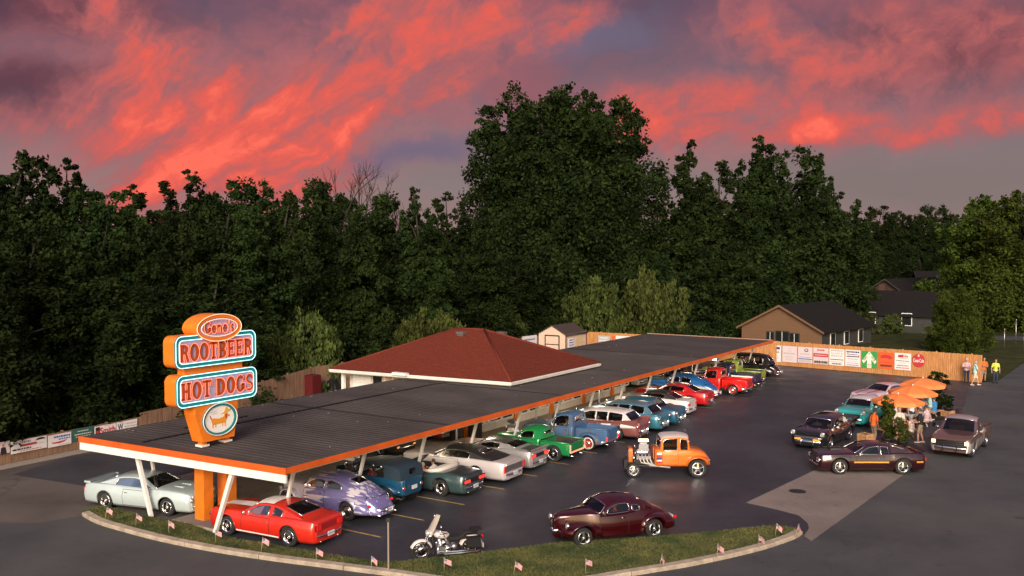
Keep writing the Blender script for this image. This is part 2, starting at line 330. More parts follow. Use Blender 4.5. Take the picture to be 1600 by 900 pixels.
isl_out = GP([(128, 806), (150, 818), (185, 829), (250, 846), (330, 862), (420, 876), (520, 889), (620, 902), (700, 913), (800, 919), (900, 914), (970, 903), (1020, 895), (1080, 885), (1150, 870), (1200, 857), (1240, 843), (1254, 835)])
isl_in = GP([(128, 803), (158, 796), (200, 804), (240, 813), (300, 824), (345, 842), (450, 860), (560, 878), (620, 882), (760, 867), (870, 853), (960, 847), (1060, 840), (1150, 831), (1210, 826), (1250, 831)])
isl_out = smooth_line(isl_out, 4); isl_in = smooth_line(isl_in, 3)
ko = [tuple(p) for p in isl_out]
old = GP([(-500, 800), (-120, 770)])+[(-34, 28)]
lot_old = [tuple(G(-300, 800)[:2])]+[tuple(p) for p in ko[:30]]+[tuple(UV(22, 27)[:2]), tuple(UV(62, 27.2)[:2]), tuple(UV(80, 27)[:2]), (22, 79.2), (7, 88), (-13, 63.2), (-19.3, 49.6), (-26.4, 37.4), (-36, 21)]
lot_old = [(-36, 21)]+GP([(-150, 812), (60, 818)])+[tuple(p) for p in ko[:34]]+[tuple(UV(22.4, 26.6)[:2]), tuple(UV(62, 27.2)[:2]), tuple(UV(79.3, 27)[:2]), (20.5, 80.3), (7, 87.8), (-12.9, 63), (-19.2, 49.5), (-26.3, 37.2)]
poly_sheet('parking_lot', lot_old, .004, A_old, kind='structure')
lot_new = [tuple(p) for p in ko[14:]]+GP([(1264, 826), (1262, 818), (1248, 806), (1215, 797), (1165, 786), (1290, 728), (1420, 722), (1470, 690), (1500, 650), (1520, 596)])+[(34.3, 69.3), (22.3, 79.2), tuple(UV(79.2, 27.1)[:2]), tuple(UV(27.2, 27.1)[:2])]
poly_sheet('parking_lot', lot_new, .008, A_new, kind='structure')
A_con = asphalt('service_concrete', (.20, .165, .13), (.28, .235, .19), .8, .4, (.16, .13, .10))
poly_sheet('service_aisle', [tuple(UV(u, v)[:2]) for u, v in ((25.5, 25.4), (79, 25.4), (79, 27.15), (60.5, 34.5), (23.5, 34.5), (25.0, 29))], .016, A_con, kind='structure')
lp2 = GP([(20, 742), (110, 712), (240, 700), (420, 690), (440, 720), (320, 742), (200, 770)])
poly_sheet('asphalt_patch', lp2, .008, A_new, kind='structure')
poly_sheet('driveway_apron', GP([(1165, 786), (1290, 727), (1330, 722), (1428, 730), (1380, 765), (1268, 846), (1256, 838), (1264, 826), (1262, 818), (1248, 806), (1215, 797)]), .012, A_apr, kind='structure')
# kerb with joints, one piece each
MK = mat('kerb_concrete', (.36, .30, .23), .85, var=.25, scale=3, bump=.4, bscale=25)
kroot = empty('kerb', kind='structure'); kroot['kind'] = 'structure'
acc = 0; seg = [isl_out[0]]
def kerb_piece(pts):
    rows = []
    for i, p in enumerate(pts):
        a = pts[max(0, i-1)]; b = pts[min(len(pts)-1, i+1)]; t = (b-a).normalized(); n = Vector((-t.y, t.x))
        q = lambda d, z: Vector((p.x+n.x*d, p.y+n.y*d, z))
        rows.append([q(-.0, 0), q(.0, .09), q(.03, .13), q(.27, .14), q(.3, .1), q(.3, 0)])
    m = MB(); m.grid([r[::-1] for r in rows]); m.sm = [False]*len(m.f)
    m.add(rows[0], [(0, 1, 2, 3, 4, 5)]); m.add(rows[-1], [(5, 4, 3, 2, 1, 0)]); m.build('kerb_stone', MK, kroot)
dense = smooth_line([tuple(p) for p in isl_out], 3); cur = [dense[0]]; acc = 0
for a, b in zip(dense, dense[1:]):
    d = (b-a).length; acc += d; cur.append(b)
    if acc > 3.0:
        e = cur[-1]-(cur[-1]-cur[-2]).normalized()*.025; kerb_piece(cur[:-1]+[e]); cur = [b]; acc = 0
if len(cur) > 1: kerb_piece(cur)
isl_poly = [tuple(p) for p in isl_out]+[tuple(p) for p in isl_in[::-1]]
ML = mat('verge_turf', (.035, .05, .014), .95, col2=(.11, .10, .035), scale=1.1, bump=.5, bscale=30)
isl_ins = [tuple(p+Vector((-(isl_out[min(i+1, len(isl_out)-1)]-isl_out[max(0, i-1)]).normalized().y, (isl_out[min(i+1, len(isl_out)-1)]-isl_out[max(0, i-1)]).normalized().x))*.28) for i, p in enumerate(isl_out)]
turf_poly = isl_ins+[tuple(p) for p in isl_in[::-1]]
poly_sheet('verge', turf_poly, .10, ML, kind='structure')
# grass blades
def in_poly(x, y, poly):
    c = False; j = len(poly)-1
    for i in range(len(poly)):
        a, b = poly[i], poly[j]
        if (a[1] > y) != (b[1] > y) and x < (b[0]-a[0])*(y-a[1])/(b[1]-a[1])+a[0]: c = not c
        j = i
    return c
nrng = np.random.default_rng(3)
def blades(name, poly, n, z, ma, h=(.05, .12), **k):
    xs = [p[0] for p in poly]; ys = [p[1] for p in poly]; P = np.column_stack([nrng.uniform(min(xs), max(xs), n*8), nrng.uniform(min(ys), max(ys), n*8)])
    c = np.zeros(len(P), bool); px_, py_ = P[:, 0], P[:, 1]; j = len(poly)-1
    for i in range(len(poly)):
        a, b = poly[i], poly[j]
        if abs(b[1]-a[1]) > 1e-9: c ^= ((a[1] > py_) != (b[1] > py_)) & (px_ < (b[0]-a[0])*(py_-a[1])/(b[1]-a[1])+a[0])
        j = i
    P = P[c][:n]; n = len(P); hh = nrng.uniform(*h, n)*(0.6+.8*nrng.random(n)**2); an = nrng.uniform(0, 6.283, n); w = .012+.01*nrng.random(n); le = nrng.normal(0, .04, (n, 2))
    V = np.zeros((n, 3, 3)); V[:, 0, 0] = P[:, 0]-np.cos(an)*w; V[:, 0, 1] = P[:, 1]-np.sin(an)*w; V[:, 1, 0] = P[:, 0]+np.cos(an)*w; V[:, 1, 1] = P[:, 1]+np.sin(an)*w
    V[:, 0, 2] = V[:, 1, 2] = z; V[:, 2, 0] = P[:, 0]+le[:, 0]; V[:, 2, 1] = P[:, 1]+le[:, 1]; V[:, 2, 2] = z+hh
    m = bpy.data.meshes.new(name); m.vertices.add(n*3); m.vertices.foreach_set('co', V.ravel()); m.loops.add(n*3); m.loops.foreach_set('vertex_index', np.arange(n*3)); m.polygons.add(n); m.polygons.foreach_set('loop_start', np.arange(n)*3); m.materials.append(ma); m.update(calc_edges=True)
    return tag(link(bpy.data.objects.new(name, m)), **k)
MGB = mat('grass_blade', (.032, .055, .012), .8, col2=(.13, .125, .035), scale=.8, detail=4)
blades('grass', turf_poly, 70000, .10, MGB, h=(.025, .065), kind='stuff', label='short dry green grass on the kerbed island by the road', cat='grass')
# parking lines
MYL = mat('worn_yellow_paint', (.42, .27, .08), .8, var=.4, scale=6)
MWL = mat('worn_white_paint', (.5, .47, .42), .8, var=.3, scale=6)
def line(u0, v0, u1, v1, w, ma, name='parking_line', z=.013):
    a, b = UV(u0, v0), UV(u1, v1); d = (b-a).normalized(); n = Vector((-d.y, d.x, 0))*w/2
    tag(link(bpy.data.objects.new(name, mesh_from(name, [(*(p)[:2], z) for p in (a-n, b-n, b+n, a+n)], [(0, 1, 2, 3)], [ma]))), kind='structure')
for u in (24.8, 27.2, 29.7, 32.5, 35.1, 37.8, 40.6, 43.6, 46.7, 49.6, 52.5, 55.8, 59, 62, 65, 68, 71):
    line(u, 21.4, u, 26.6, .09, MYL)
line(25.6, 27.05, 42, 27.05, .12, MYL, 'aisle_line', .022)
for u in (34, 36.9, 39.8): line(u, 28.9, u, 34.5, .09, MYL, z=.021)
# manhole and patches on the apron
b = MB(); b.lathe([(0, .02), (.3, .02), (.34, .016), (.34, .0)], 20, 0, Matrix.Translation(G(1246, 768, .005))); b.build('manhole_cover', mat('cast_iron', (.04, .035, .035), .6, .5, bump=.5, scale=30), label='round dark manhole cover in the paler driveway concrete', cat='manhole cover')
poly_sheet('concrete_island', [tuple(UV(u, v)[:2]) for u, v in ((22.1, 26.7), (24.9, 26.7), (25.3, 28.9), (22.1, 28.9))], .11, A_apr, kind='structure')
b = MB(); 
for (a, c) in ((UV(22.1, 26.7), UV(24.9, 26.7)), (UV(24.9, 26.7), UV(25.3, 28.9)), (UV(25.3, 28.9), UV(22.1, 28.9)), (UV(22.1, 28.9), UV(22.1, 26.7))):
    b.add([(a.x, a.y, 0), (c.x, c.y, 0), (c.x, c.y, .11), (a.x, a.y, .11)], [(0, 1, 2, 3)])
b.build('concrete_island_edge', MK, kind='structure')
poly_sheet('fence_strip', [(-27, 37.0), (-23.5, 43.6), (-19.7, 49.8), (-13.2, 63.3), (-12.5, 62.9), (-18.5, 49.2), (-22.4, 42.9), (-26, 36.4)], .008, mat('crushed_stone', (.28, .24, .2), .9, var=.3, scale=12, bump=.6), kind='structure')

# ================================================================ CANOPY
MR = mat('canopy_roof_felt', (.056, .048, .047), .88, col2=(.088, .076, .074), scale=.45, detail=8, stretch=(1, .5, 1), bump=.3, bscale=18, spec=.2)
MSO = mat('soffit_paint', (.62, .58, .52), .7, var=.1, scale=1)
CU0, CU1, CV0, CV1, CZ = 21.6, 71.9, 22.9, 33.3, 2.75
cano = empty('canopy', UV(CU0, 28), ANG_U, label='long flat dark roofed drive-in canopy with orange edge on slanted white posts', cat='canopy')
def loc(u, v, z=0.0): return Vector((u-CU0, v-28, z))      # local frame of the canopy: x along u, y along v
LN = CU1-CU0
def bx(c, u0, u1, v0, v1, z0, z1, mi=0): c.box(((u0+u1)/2-CU0, (v0+v1)/2-28, (z0+z1)/2), (u1-u0, v1-v0, z1-z0), mi=mi)
DU0, DU1 = .30, -.22           # the road end is cut a little askew
EA, EB = loc(CU0+DU0, CV0), loc(CU0+DU1, CV1)
def endbox(c, t0, t1, z0, z1, out0, out1):
    d = (EB-EA).normalized(); n = Vector((-d.y, d.x, 0)); n = n if n.x < 0 else -n; L_ = (EB-EA).length
    p = [EA+d*t0+n*out0, EA+d*(L_+t1)+n*out0, EA+d*(L_+t1)+n*out1, EA+d*t0+n*out1]
    c.add([(q.x, q.y, z) for z in (z0, z1) for q in p], [(3, 2, 1, 0), (4, 5, 6, 7), (0, 1, 5, 4), (1, 2, 6, 5), (2, 3, 7, 6), (3, 0, 4, 7)]); return c
c = MB(); q = [EA+Vector((.02, .02, 0)), loc(CU1, CV0+.02), loc(CU1, CV1-.02), EB+Vector((.02, -.02, 0))]; c.add([(p.x, p.y, z) for z in (2.56, 2.745) for p in q], [(3, 2, 1, 0), (4, 5, 6, 7), (0, 1, 5, 4), (1, 2, 6, 5), (2, 3, 7, 6), (3, 0, 4, 7)]); c.build('roof', MR, cano)
c = MB()
for k in range(118): u = CU0+.75+k*.305; bx(c, u, u+.035, CV0+.05, CV1-.05, 2.745, 2.758)
c.build('roof_rib', MR, cano, kind='stuff')
c = MB()
for k in range(70): s_ = rng.uniform(.02, .07); bx(c, *(lambda a: (a, a+s_*1.6))(CU0+rng.uniform(.3, 46)), *(lambda a: (a, a+s_))(CV1-.05-abs(rng.gauss(0, .25)) if k % 3 else rng.uniform(CV0+.2, CV1-.2)), 2.77, 2.785)
c.build('litter', mat('dry_leaf_litter', (.32, .26, .2), .8), cano, kind='stuff')
for k, u_ in enumerate((CU0+9.2, CU0+18.4, CU0+27.6, CU0+36.8)): c = MB(); bx(c, u_, u_+.06, CV0+.03, CV1-.03, 2.745, 2.78); c.build('roof_lap', MT['vinyl'], cano)
c = MB(); bx(c, CU0+.4, CU0+24, 30.35, 30.47, 2.775, 2.79); bx(c, CU0+3, CU0+6.2, 31.3, 31.42, 2.775, 2.785); c.build('roof_seam', MT['black'], cano)
c = endbox(MB(), -.04, .03, 2.56, 2.78, 0, .045); c.build('orange_fascia', MT['orange_fascia'], cano)
c = endbox(MB(), 0, .0, 2.28, 2.555, -.06, .02); c.build('white_end_board', MT['white'], cano)
c = MB(); bx(c, CU0+DU0+.01, CU1+.03, CV0-.04, CV0+.0, 2.58, 2.78); c.build('orange_fascia', MT['orange_fascia'], cano)
c = MB(); bx(c, CU0+DU1+.01, CU1+.03, CV1, CV1+.04, 2.50, 2.752); c.build('edge_board', MT['inter'], cano)
c = MB(); bx(c, CU1, CU1+.04, CV0, CV1, 2.50, 2.80); c.build('roof_edge_flashing', mat('flashing', (.4, .22, .16), .5), cano)
c = MB(); bx(c, CU0+.72, CU1-.05, CV0+.03, CV1-.03, 2.53, 2.558); c.build('soffit', MSO, cano)
c = MB()
for k in range(27): u = CU0+.9+k*1.83; bx(c, u, u+.1, CV0+1.2, CV1-1.2, 2.38, 2.53)
c.build('joist', MSO, cano, kind='stuff')
def post(u, v0, v1, w=.09, zt=2.53):
    c = MB(); a = loc(u, v0, .0); b = loc(u, v1, zt)
    vs = [a+Vector((sx*w/2, sy*w/2, 0)) for sx, sy in ((-1, -1), (1, -1), (1, 1), (-1, 1))]+[b+Vector((sx*w/2, sy*w*.7, 0)) for sx, sy in ((-1, -1), (1, -1), (1, 1), (-1, 1))]
    c.add(vs, [(3, 2, 1, 0), (4, 5, 6, 7), (0, 1, 5, 4), (1, 2, 6, 5), (2, 3, 7, 6), (3, 0, 4, 7)]); c.build('post', MT['white'], cano)
post(22.0, 26.5, 25.55, .125, 2.30); post(22.0, 29.95, 30.75, .125, 2.30)
for k in range(14):
    u = 23.4+k*3.66; post(u, 24.75, 24.0); post(u+.05, 31.4, 32.1)
    if k > 0 and k % 2 == 0:
        c = MB(); c.tube([loc(u-1.2, 27.0, 0), loc(u-1.2, 27.0, 2.33)], .045, 8); c.build('pipe_column', MT['white'], cano)
for u in (30.5, 38.0, 45.3, 49.8, 57.0, 64.0):      # boxes under the roof; strong glow and extra boxes added to brighten the front
    c = MB(); bx(c, u, u+1.1, 26.4, 26.8, 2.22, 2.33); c.build('fill_light_box', mat('fill_glow', (.7, .68, .62), .5, emit=(1, .82, .6), es=14), cano)

# ================================================================ DRIVE-IN BUILDING
MSH = mat('red_shingle', (.10, .022, .014), .9, col2=(.19, .042, .027), scale=9, stretch=(1, 1, 2.5), bump=.6, lo=.3, hi=.7, spec=.1)
bl = empty('drive_in_building', UV(40.5, 26.6), ANG_U, label='drive-in building with a red shingled hip roof rising through the canopy', cat='building')
def bx2(c, u0, u1, v0, v1, z0, z1, mi=0): c.box(((u0+u1)/2-40.5, (v0+v1)/2-26.6, (z0+z1)/2), (u1-u0, v1-v0, z1-z0), mi=mi)
ou = lambda u, v, z: Vector((u-40.5, v-26.6, z))
def W2L(p): d = p-UV(40.5, 26.6); return Vector((d.x*UX+d.y*UY, -d.x*UY+d.y*UX, p.z))
FL, FR, BR = Vector((-10.3, 54.1, 3.0)), Vector((-.07, 48.8, 3.0)), Vector((5.2, 56.8, 3.0)); BL = FL+BR-FR
RA, RB = Vector((-3.26, 55.9, 5.12)), Vector((-1.6, 55.0, 5.12))
q = [W2L(p) for p in (FL, FR, BR, BL, RA, RB)]
# courses of shingles stand proud of one another
def roof_face(a, b, c_, d, name):     # eave a-b, ridge d-c
    m = MB(); n = 26; up = (b-a).cross(d-a).normalized(); 
    for i in range(n):
        t0, t1 = i/n, (i+1)/n; l0, r0 = a.lerp(d, t0), b.lerp(c_, t0); l1, r1 = a.lerp(d, t1+.004), b.lerp(c_, t1+.004)
        k = max(2, int((r0-l0).length/.9)+1)
        for j in range(k):
            s0, s1 = j/k, (j+1)/k; hgt = .018+.006*((i*7+j*13) % 5)/5
            p = [l0.lerp(r0, s0)+up*hgt, l0.lerp(r0, s1)+up*hgt, l1.lerp(r1, s1)+up*.004, l1.lerp(r1, s0)+up*.004, l0.lerp(r0, s1), l0.lerp(r0, s0)]
            m.add(p, [(0, 1, 2, 3), (5, 4, 1, 0)])
    m.add([a, b, c_, d], [(0, 1, 2, 3)]); return m.build(name, MSH, roofo, kind='stuff')
c = MB(); c.add([p+Vector((0, 0, -.02)) for p in q[:4]], [(3, 2, 1, 0)]); roofo = c.build('roof', MSO, bl)
roof_face(q[0], q[1], q[5], q[4], 'shingle_course'); roof_face(q[1], q[2], q[5], q[5], 'shingle_course'); roof_face(q[2], q[3], q[4], q[5], 'shingle_course'); roof_face(q[3], q[0], q[4], q[4], 'shingle_course')
c = MB()
for a, b in ((q[0], q[4]), (q[1], q[5]), (q[2], q[5]), (q[3], q[4]), (q[4], q[5])): c.tube([a+Vector((0, 0, .03)), b+Vector((0, 0, .03))], .06, 6)
c.build('ridge_cap', MSH, roofo)
c = MB()
for (p, r_) in ((Vector((-2.9, 55.0, 4.84)), .3), (Vector((-.6, 55.6, 4.78)), .2)):
    l = W2L(p); c.box((l.x, l.y, l.z+.12), (.4, .5, .16)); c.box((l.x, l.y, l.z+.02), (.3, .4, .2))
c.build('roof_vent', mat('vent_metal', (.16, .14, .14), .5, .4), roofo)
def gutter(a, b, name='gutter'):
    d = (b-a).normalized(); n = Vector((d.y, -d.x, 0)); m = MB(); o = n*.02
    rows = [[p+n*x+Vector((0, 0, z)) for x, z in ((0, -.16), (.09, -.16), (.13, -.02), (.11, -.02), (.08, -.13), (0, -.13))] for p in (a, b)]
    m.grid(rows); m.sm = [False]*len(m.f); m.grid([[a+Vector((0, 0, -.01))+n*-.0, a+Vector((0, 0, -.2))], [b+Vector((0, 0, -.01)), b+Vector((0, 0, -.2))]]); m.build(name, MT['white'], bl)
gutter(q[0], q[1]); gutter(q[1], q[2]); gutter(q[3], q[0])
c = MB(); l = q[0].lerp(q[1], .42); c.box((l.x-.1, l.y, l.z+.03), (.3, .95, .14)); c.build('gutter_box', MT['white'], bl)
MWS = mat('painted_siding', (.66, .62, .56), .7, var=.08, scale=2, bump=.2)
MCR = mat('cream_siding', (.62, .45, .26), .7, var=.1, scale=2)
c = MB(); bx2(c, 40.98, 49.6, 29.07, 37.6, 0, 2.78); bx2(c, 49.6, 59, 29.0, 32.6, 0, 2.48); c.build('wall', MWS, bl)
# end wall seen above the canopy: post, garage door, boards
c = MB(); bx2(c, 40.93, 40.975, 35.9, 37.3, .1, 2.75, 0)
gd = c.build('garage_door', MWS, bl)
for k in range(5):
    c = MB(); bx2(c, 40.89, 40.925, 35.92, 37.28, .12+k*.52, .61+k*.52); c.build('panel', MT['white'], gd)
c = MB(); bx2(c, 40.3, 40.48, 37.45, 37.63, 0, 2.76); c.build('corner_post', MT['white'], bl)
c = MB(); bx2(c, 40.92, 40.975, 35.2, 35.8, 0.1, 2.7); c.build('doorway', MT['black'], bl)
c = MB(); bx2(c, 40.93, 40.975, 31.5, 35.1, .1, 2.76); cb = c.build('cream_wall_panel', MCR, bl)
for k in range(6):
    c = MB(); bx2(c, 40.88, 40.925, 31.9+k*.6, 31.98+k*.6, .1, 2.76); c.build('batten', MT['white'], cb)
# glazed service front under the canopy
MGW = mat('shop_glass', (.02, .02, .02), .06, spec=.8); warm = mat('warm_interior', (.3, .16, .08), .6, emit=(1, .45, .2), es=.35); MGL = mat('lit_shop_glass', (.12, .07, .04), .08, spec=.8, emit=(1, .5, .25), es=.12, col2=(.02, .015, .01), scale=1.3)
c = MB(); bx2(c, 41.2, 59, 28.93, 28.985, .0, .40); c.build('front_panel', MWS, bl)
u = 41.3; k = 0
while u < 58.6:
    if k % 4 == 3:
        c = MB(); bx2(c, u, u+.34, 28.8, 28.98, 0, 2.48); c.build('orange_pilaster', MT['orange'], bl); u += .42
    else:
        c = MB(); bx2(c, u, u+.09, 28.88, 28.985, .40, 2.3); bx2(c, u+1.05, u+1.14, 28.88, 28.985, .40, 2.3); bx2(c, u+.09, u+1.05, 28.88, 28.985, .40, .48); bx2(c, u+.09, u+1.05, 28.88, 28.985, 2.2, 2.3)
        f = c.build('window', MT['white'], bl); c = MB(); bx2(c, u+.09, u+1.05, 28.93, 28.96, .48, 2.2); c.build('pane', MGL if k % 3 == 0 else MGW, f)
        if k % 5 == 1: c = MB(); bx2(c, u+.2, u+.8, 28.91, 28.925, .55, .9); c.build('interior_glow', warm, f)  # panel with a warm glow put in for the lit interior
        u += 1.18
    k += 1
c = MB(); bx2(c, 40.3, 41.15, 28.90, 29.06, 0, 2.48); c.build('orange_wall', MT['orange'], bl)
for (uu, vv, hh) in ((40.1, 28.2, 1.0), (38.9, 28.5, .95)):
    t = MB(); t.lathe([(0, 0), (.32, 0), (.36, .1), (.36, hh*.9), (.39, hh*.92), (.39, hh), (.3, hh+.08), (0, hh+.12)], 14, 0, Matrix.Translation(UV(uu, vv, .005)))
    t.build('rubbish_bin', mat('dark_brown_plastic', (.03, .022, .02), .5), label='dark round rubbish bin by the orange wall, '+('nearer the glass front' if uu > 39.5 else 'farther from the glass front'), cat='bin', group='bins by the orange wall')

# ================================================================ ROADSIDE SIGN
SV = 27.6; sg = empty('roadside_sign', UV(23.1, SV+.32), ANG_U, label='tall orange roadside sign reading ROOTBEER HOT DOGS with neon tubing', cat='sign')
# sign frame: x along u, y along v (face toward -y)
SX = 23.1; 
def rrect(w, h, r, n=6):
    out = []
    for cx, cy, a0 in ((w/2-r, -h/2+r, -90), (w/2-r, h/2-r, 0), (-w/2+r, h/2-r, 90), (-w/2+r, -h/2+r, 180)):
        for k in range(n+1): a = R(a0+90*k/n); out.append((cx+r*math.cos(a), cy+r*math.sin(a)))
    return out
def ell(w, h, n=40): return [(w/2*math.cos(2*math.pi*k/n), h/2*math.sin(2*math.pi*k/n)) for k in range(n)]
FY = -.32
def FM(x, z, y=FY): return frame_mat(Vector((x, y, z)), Vector((1, 0, 0)), Vector((0, 0, 1)), Vector((0, -1, 0)))
def cabinet(name, poly_out, poly_rim, poly_in, x, z, depth=.62, rimM=None, faceM=None, tubeM=None, double=True):
    c = MB(); c.prism(poly_out, FM(x, z, FY+depth), depth-.03); cabo = c.build(name, MT['orange'], sg)
    n = len(poly_out); c = MB(); M0, M1 = FM(x, z, FY+.03), FM(x, z, FY-.02)
    v = [M0 @ Vector((*p, 0)) for p in poly_out]+[M1 @ Vector((*p, 0)) for p in poly_out]+[M1 @ Vector((*p, 0)) for p in poly_rim]+[M0 @ Vector((*p, 0)) for p in poly_rim]
    fs = [(k*n+i, k*n+(i+1) % n, (k+1)*n+(i+1) % n, (k+1)*n+i) for k in range(3) for i in range(n)]
    c.add(v, fs); c.build('rim', rimM, cabo)
    c = MB(); c.prism(poly_rim, FM(x, z, FY+.028), .01); c.build('face', faceM, cabo)
    if tubeM:
        for pl, rr in ((poly_in, .013), (poly_out, .013)):
            c = MB(); c.tube([FM(x, z, FY-.05) @ Vector((p[0]*(1 if pl is poly_in else .995), p[1]*(1 if pl is poly_in else .985), 0)) for p in pl], rr, 6, closed=True, cap=False); c.build('neon_tube', tubeM, cabo)
    return cabo
MTN = mat('teal_neon', (.5, .8, .8), .3, emit=(.45, .95, 1), es=1.1); MRN = mat('red_neon', (.9, .2, .1), .3, emit=(1, .2, .1), es=1.3); MYN = mat('warm_white_neon', (.9, .7, .5), .3, emit=(1, .5, .3), es=.55)
MFC = mat('sign_face', (.40, .34, .52), .6, var=.06, scale=2); MLT = mat('sign_letter', (.40, .07, .014), .45)
W_, H_ = 3.58, 1.12
ca = cabinet('upper_cabinet', rrect(W_, H_, .25), rrect(W_-.26, H_-.26, .17), rrect(W_-.3, H_-.3, .15), 0, 6.28, rimM=MT['teal'], faceM=MFC, tubeM=MTN)
cb_ = cabinet('lower_cabinet', rrect(W_, H_, .25), rrect(W_-.26, H_-.26, .17), rrect(W_-.3, H_-.3, .15), 0.03, 4.9, rimM=MT['teal'], faceM=MFC, tubeM=MTN)
ce = cabinet('oval_cabinet', ell(2.0, .98), ell(1.74, .74), ell(1.62, .62), 0.02, 7.05, .75, rimM=MT['orange'], faceM=MFC, tubeM=MYN)
ce.location.y = -.12
# slab letters
def arc(cx, cy, rx, ry, a0, a1, tx, ty, n=14):
    o = [(cx+rx*math.cos(R(a0+(a1-a0)*k/n)), cy+ry*math.sin(R(a0+(a1-a0)*k/n))) for k in range(n+1)]
    i = [(cx+(rx-tx)*math.cos(R(a0+(a1-a0)*k/n)), cy+(ry-ty)*math.sin(R(a0+(a1-a0)*k/n))) for k in range(n+1)]
    return [[o[k], o[k+1], i[k+1], i[k]] for k in range(n)]
def rc(x0, x1, y0, y1): return [[(x0, y0), (x1, y0), (x1, y1), (x0, y1)]]
STEM = rc(.1, .38, .0, 1.0); SER = rc(0, .46, 0, .1)+rc(0, .46, .9, 1)
LET = {
 'H': STEM+rc(.62, .9, 0, 1)+SER+rc(.54, 1, 0, .1)+rc(.54, 1, .9, 1)+rc(.38, .62, .44, .56),
 'T': rc(.36, .64, 0, 1)+rc(0, 1, .88, 1)+rc(0, .1, .68, .88)+rc(.9, 1, .68, .88)+rc(.22, .78, 0, .1),
 'E': STEM+rc(0, .95, .88, 1)+rc(0, .95, 0, .12)+rc(.38, .7, .45, .56)+rc(.84, .95, .7, .88)+rc(.84, .95, .12, .3)+rc(.66, .74, .36, .66),
 'R': STEM+SER+arc(.45, .73, .47, .27, 90, -90, .26, .11)+rc(.38, .46, .89, 1)+rc(.38, .46, .46, .57)+[[(.48, .5), (.74, .5), (1.02, 0), (.72, 0)]],
 'B': STEM+SER+arc(.45, .74, .44, .26, 90, -90, .25, .1)+arc(.45, .26, .5, .28, 90, -90, .27, .1)+rc(.38, .46, .9, 1)+rc(.38, .46, .44, .55)+rc(.38, .46, 0, .1),
 'D': STEM+SER+arc(.42, .5, .56, .5, 90, -90, .28, .1)+rc(.38, .43, .9, 1)+rc(.38, .43, 0, .1),
 'O': arc(.5, .5, .5, .52, 0, 360, .28, .11, 24),
 'G': arc(.5, .5, .5, .52, 45, 330, .28, .11, 22)+rc(.56, 1.0, .38, .48)+rc(.7, .96, .08, .48)+rc(.86, .96, .7, .98),
 'S': arc(.5, .74, .44, .28, 20, 250, .2, .13)+arc(.5, .27, .48, .29, 70, -160, .24, .13)+[[(.18, .6), (.42, .44), (.86, .42), (.62, .58)]]+rc(.84, .94, .68, .98)+rc(.03, .13, .04, .3),
 'e': arc(.5, .34, .5, .36, 0, 320, .26, .1, 18)+rc(.2, .96, .30, .38), 'n': rc(.05, .3, 0, .68)+rc(0, .4, 0, .08)+arc(.55, .4, .38, .3, 180, 0, .2, .1)+rc(.68, .93, 0, .42)+rc(.6, 1, 0, .08),
 "'": [[(.3, 1.05), (.75, 1.05), (.45, .72), (.3, .72)]], 's': arc(.5, .5, .4, .2, 20, 250, .18, .09)+arc(.5, .18, .44, .2, 70, -160, .2, .09)+[[(.2, .42), (.4, .3), (.82, .28), (.62, .4)]],
}
def word(txt, widths, x, z, h, parent, gap=.035, y=0.0, curve=0.0):
    tot = sum(widths)+gap*(len(txt)-1); cx = x-tot/2
    for ch, w in zip(txt, widths):
        if ch != ' ':
            c = MB(); o = MB(); dz = curve*((cx+w/2-x)/tot*2)**2
            for p in LET[ch]:
                pp = [(a*w, b*h) for a, b in p]
                area = sum(pp[i][0]*pp[(i+1) % 4][1]-pp[(i+1) % 4][0]*pp[i][1] for i in range(4))
                if area < 0: pp = pp[::-1]
                c.prism(pp, FM(cx, z-h/2+dz, FY+.018+y), .05)
            c.build('letter', MLT, parent)
            # neon outline standing off the letter
            for p in LET[ch]: pass
            xs = [a*w for q_ in LET[ch] for a, _ in q_]; 
            o.tube([FM(cx, z-h/2+dz, FY-.055+y) @ Vector((a*w, b*h, 0)) for a, b in OUT.get(ch, [(0, 0), (1, 0), (1, 1), (0, 1)])], .008, 5, closed=True, cap=False); o.build('neon_tube', MRN, parent)
        cx += w+gap
el_ = lambda cx, cy, rx, ry, a0, a1, n=14: [(cx+rx*math.cos(R(a0+(a1-a0)*k/n)), cy+ry*math.sin(R(a0+(a1-a0)*k/n))) for k in range(n+1)]
e_ = .03
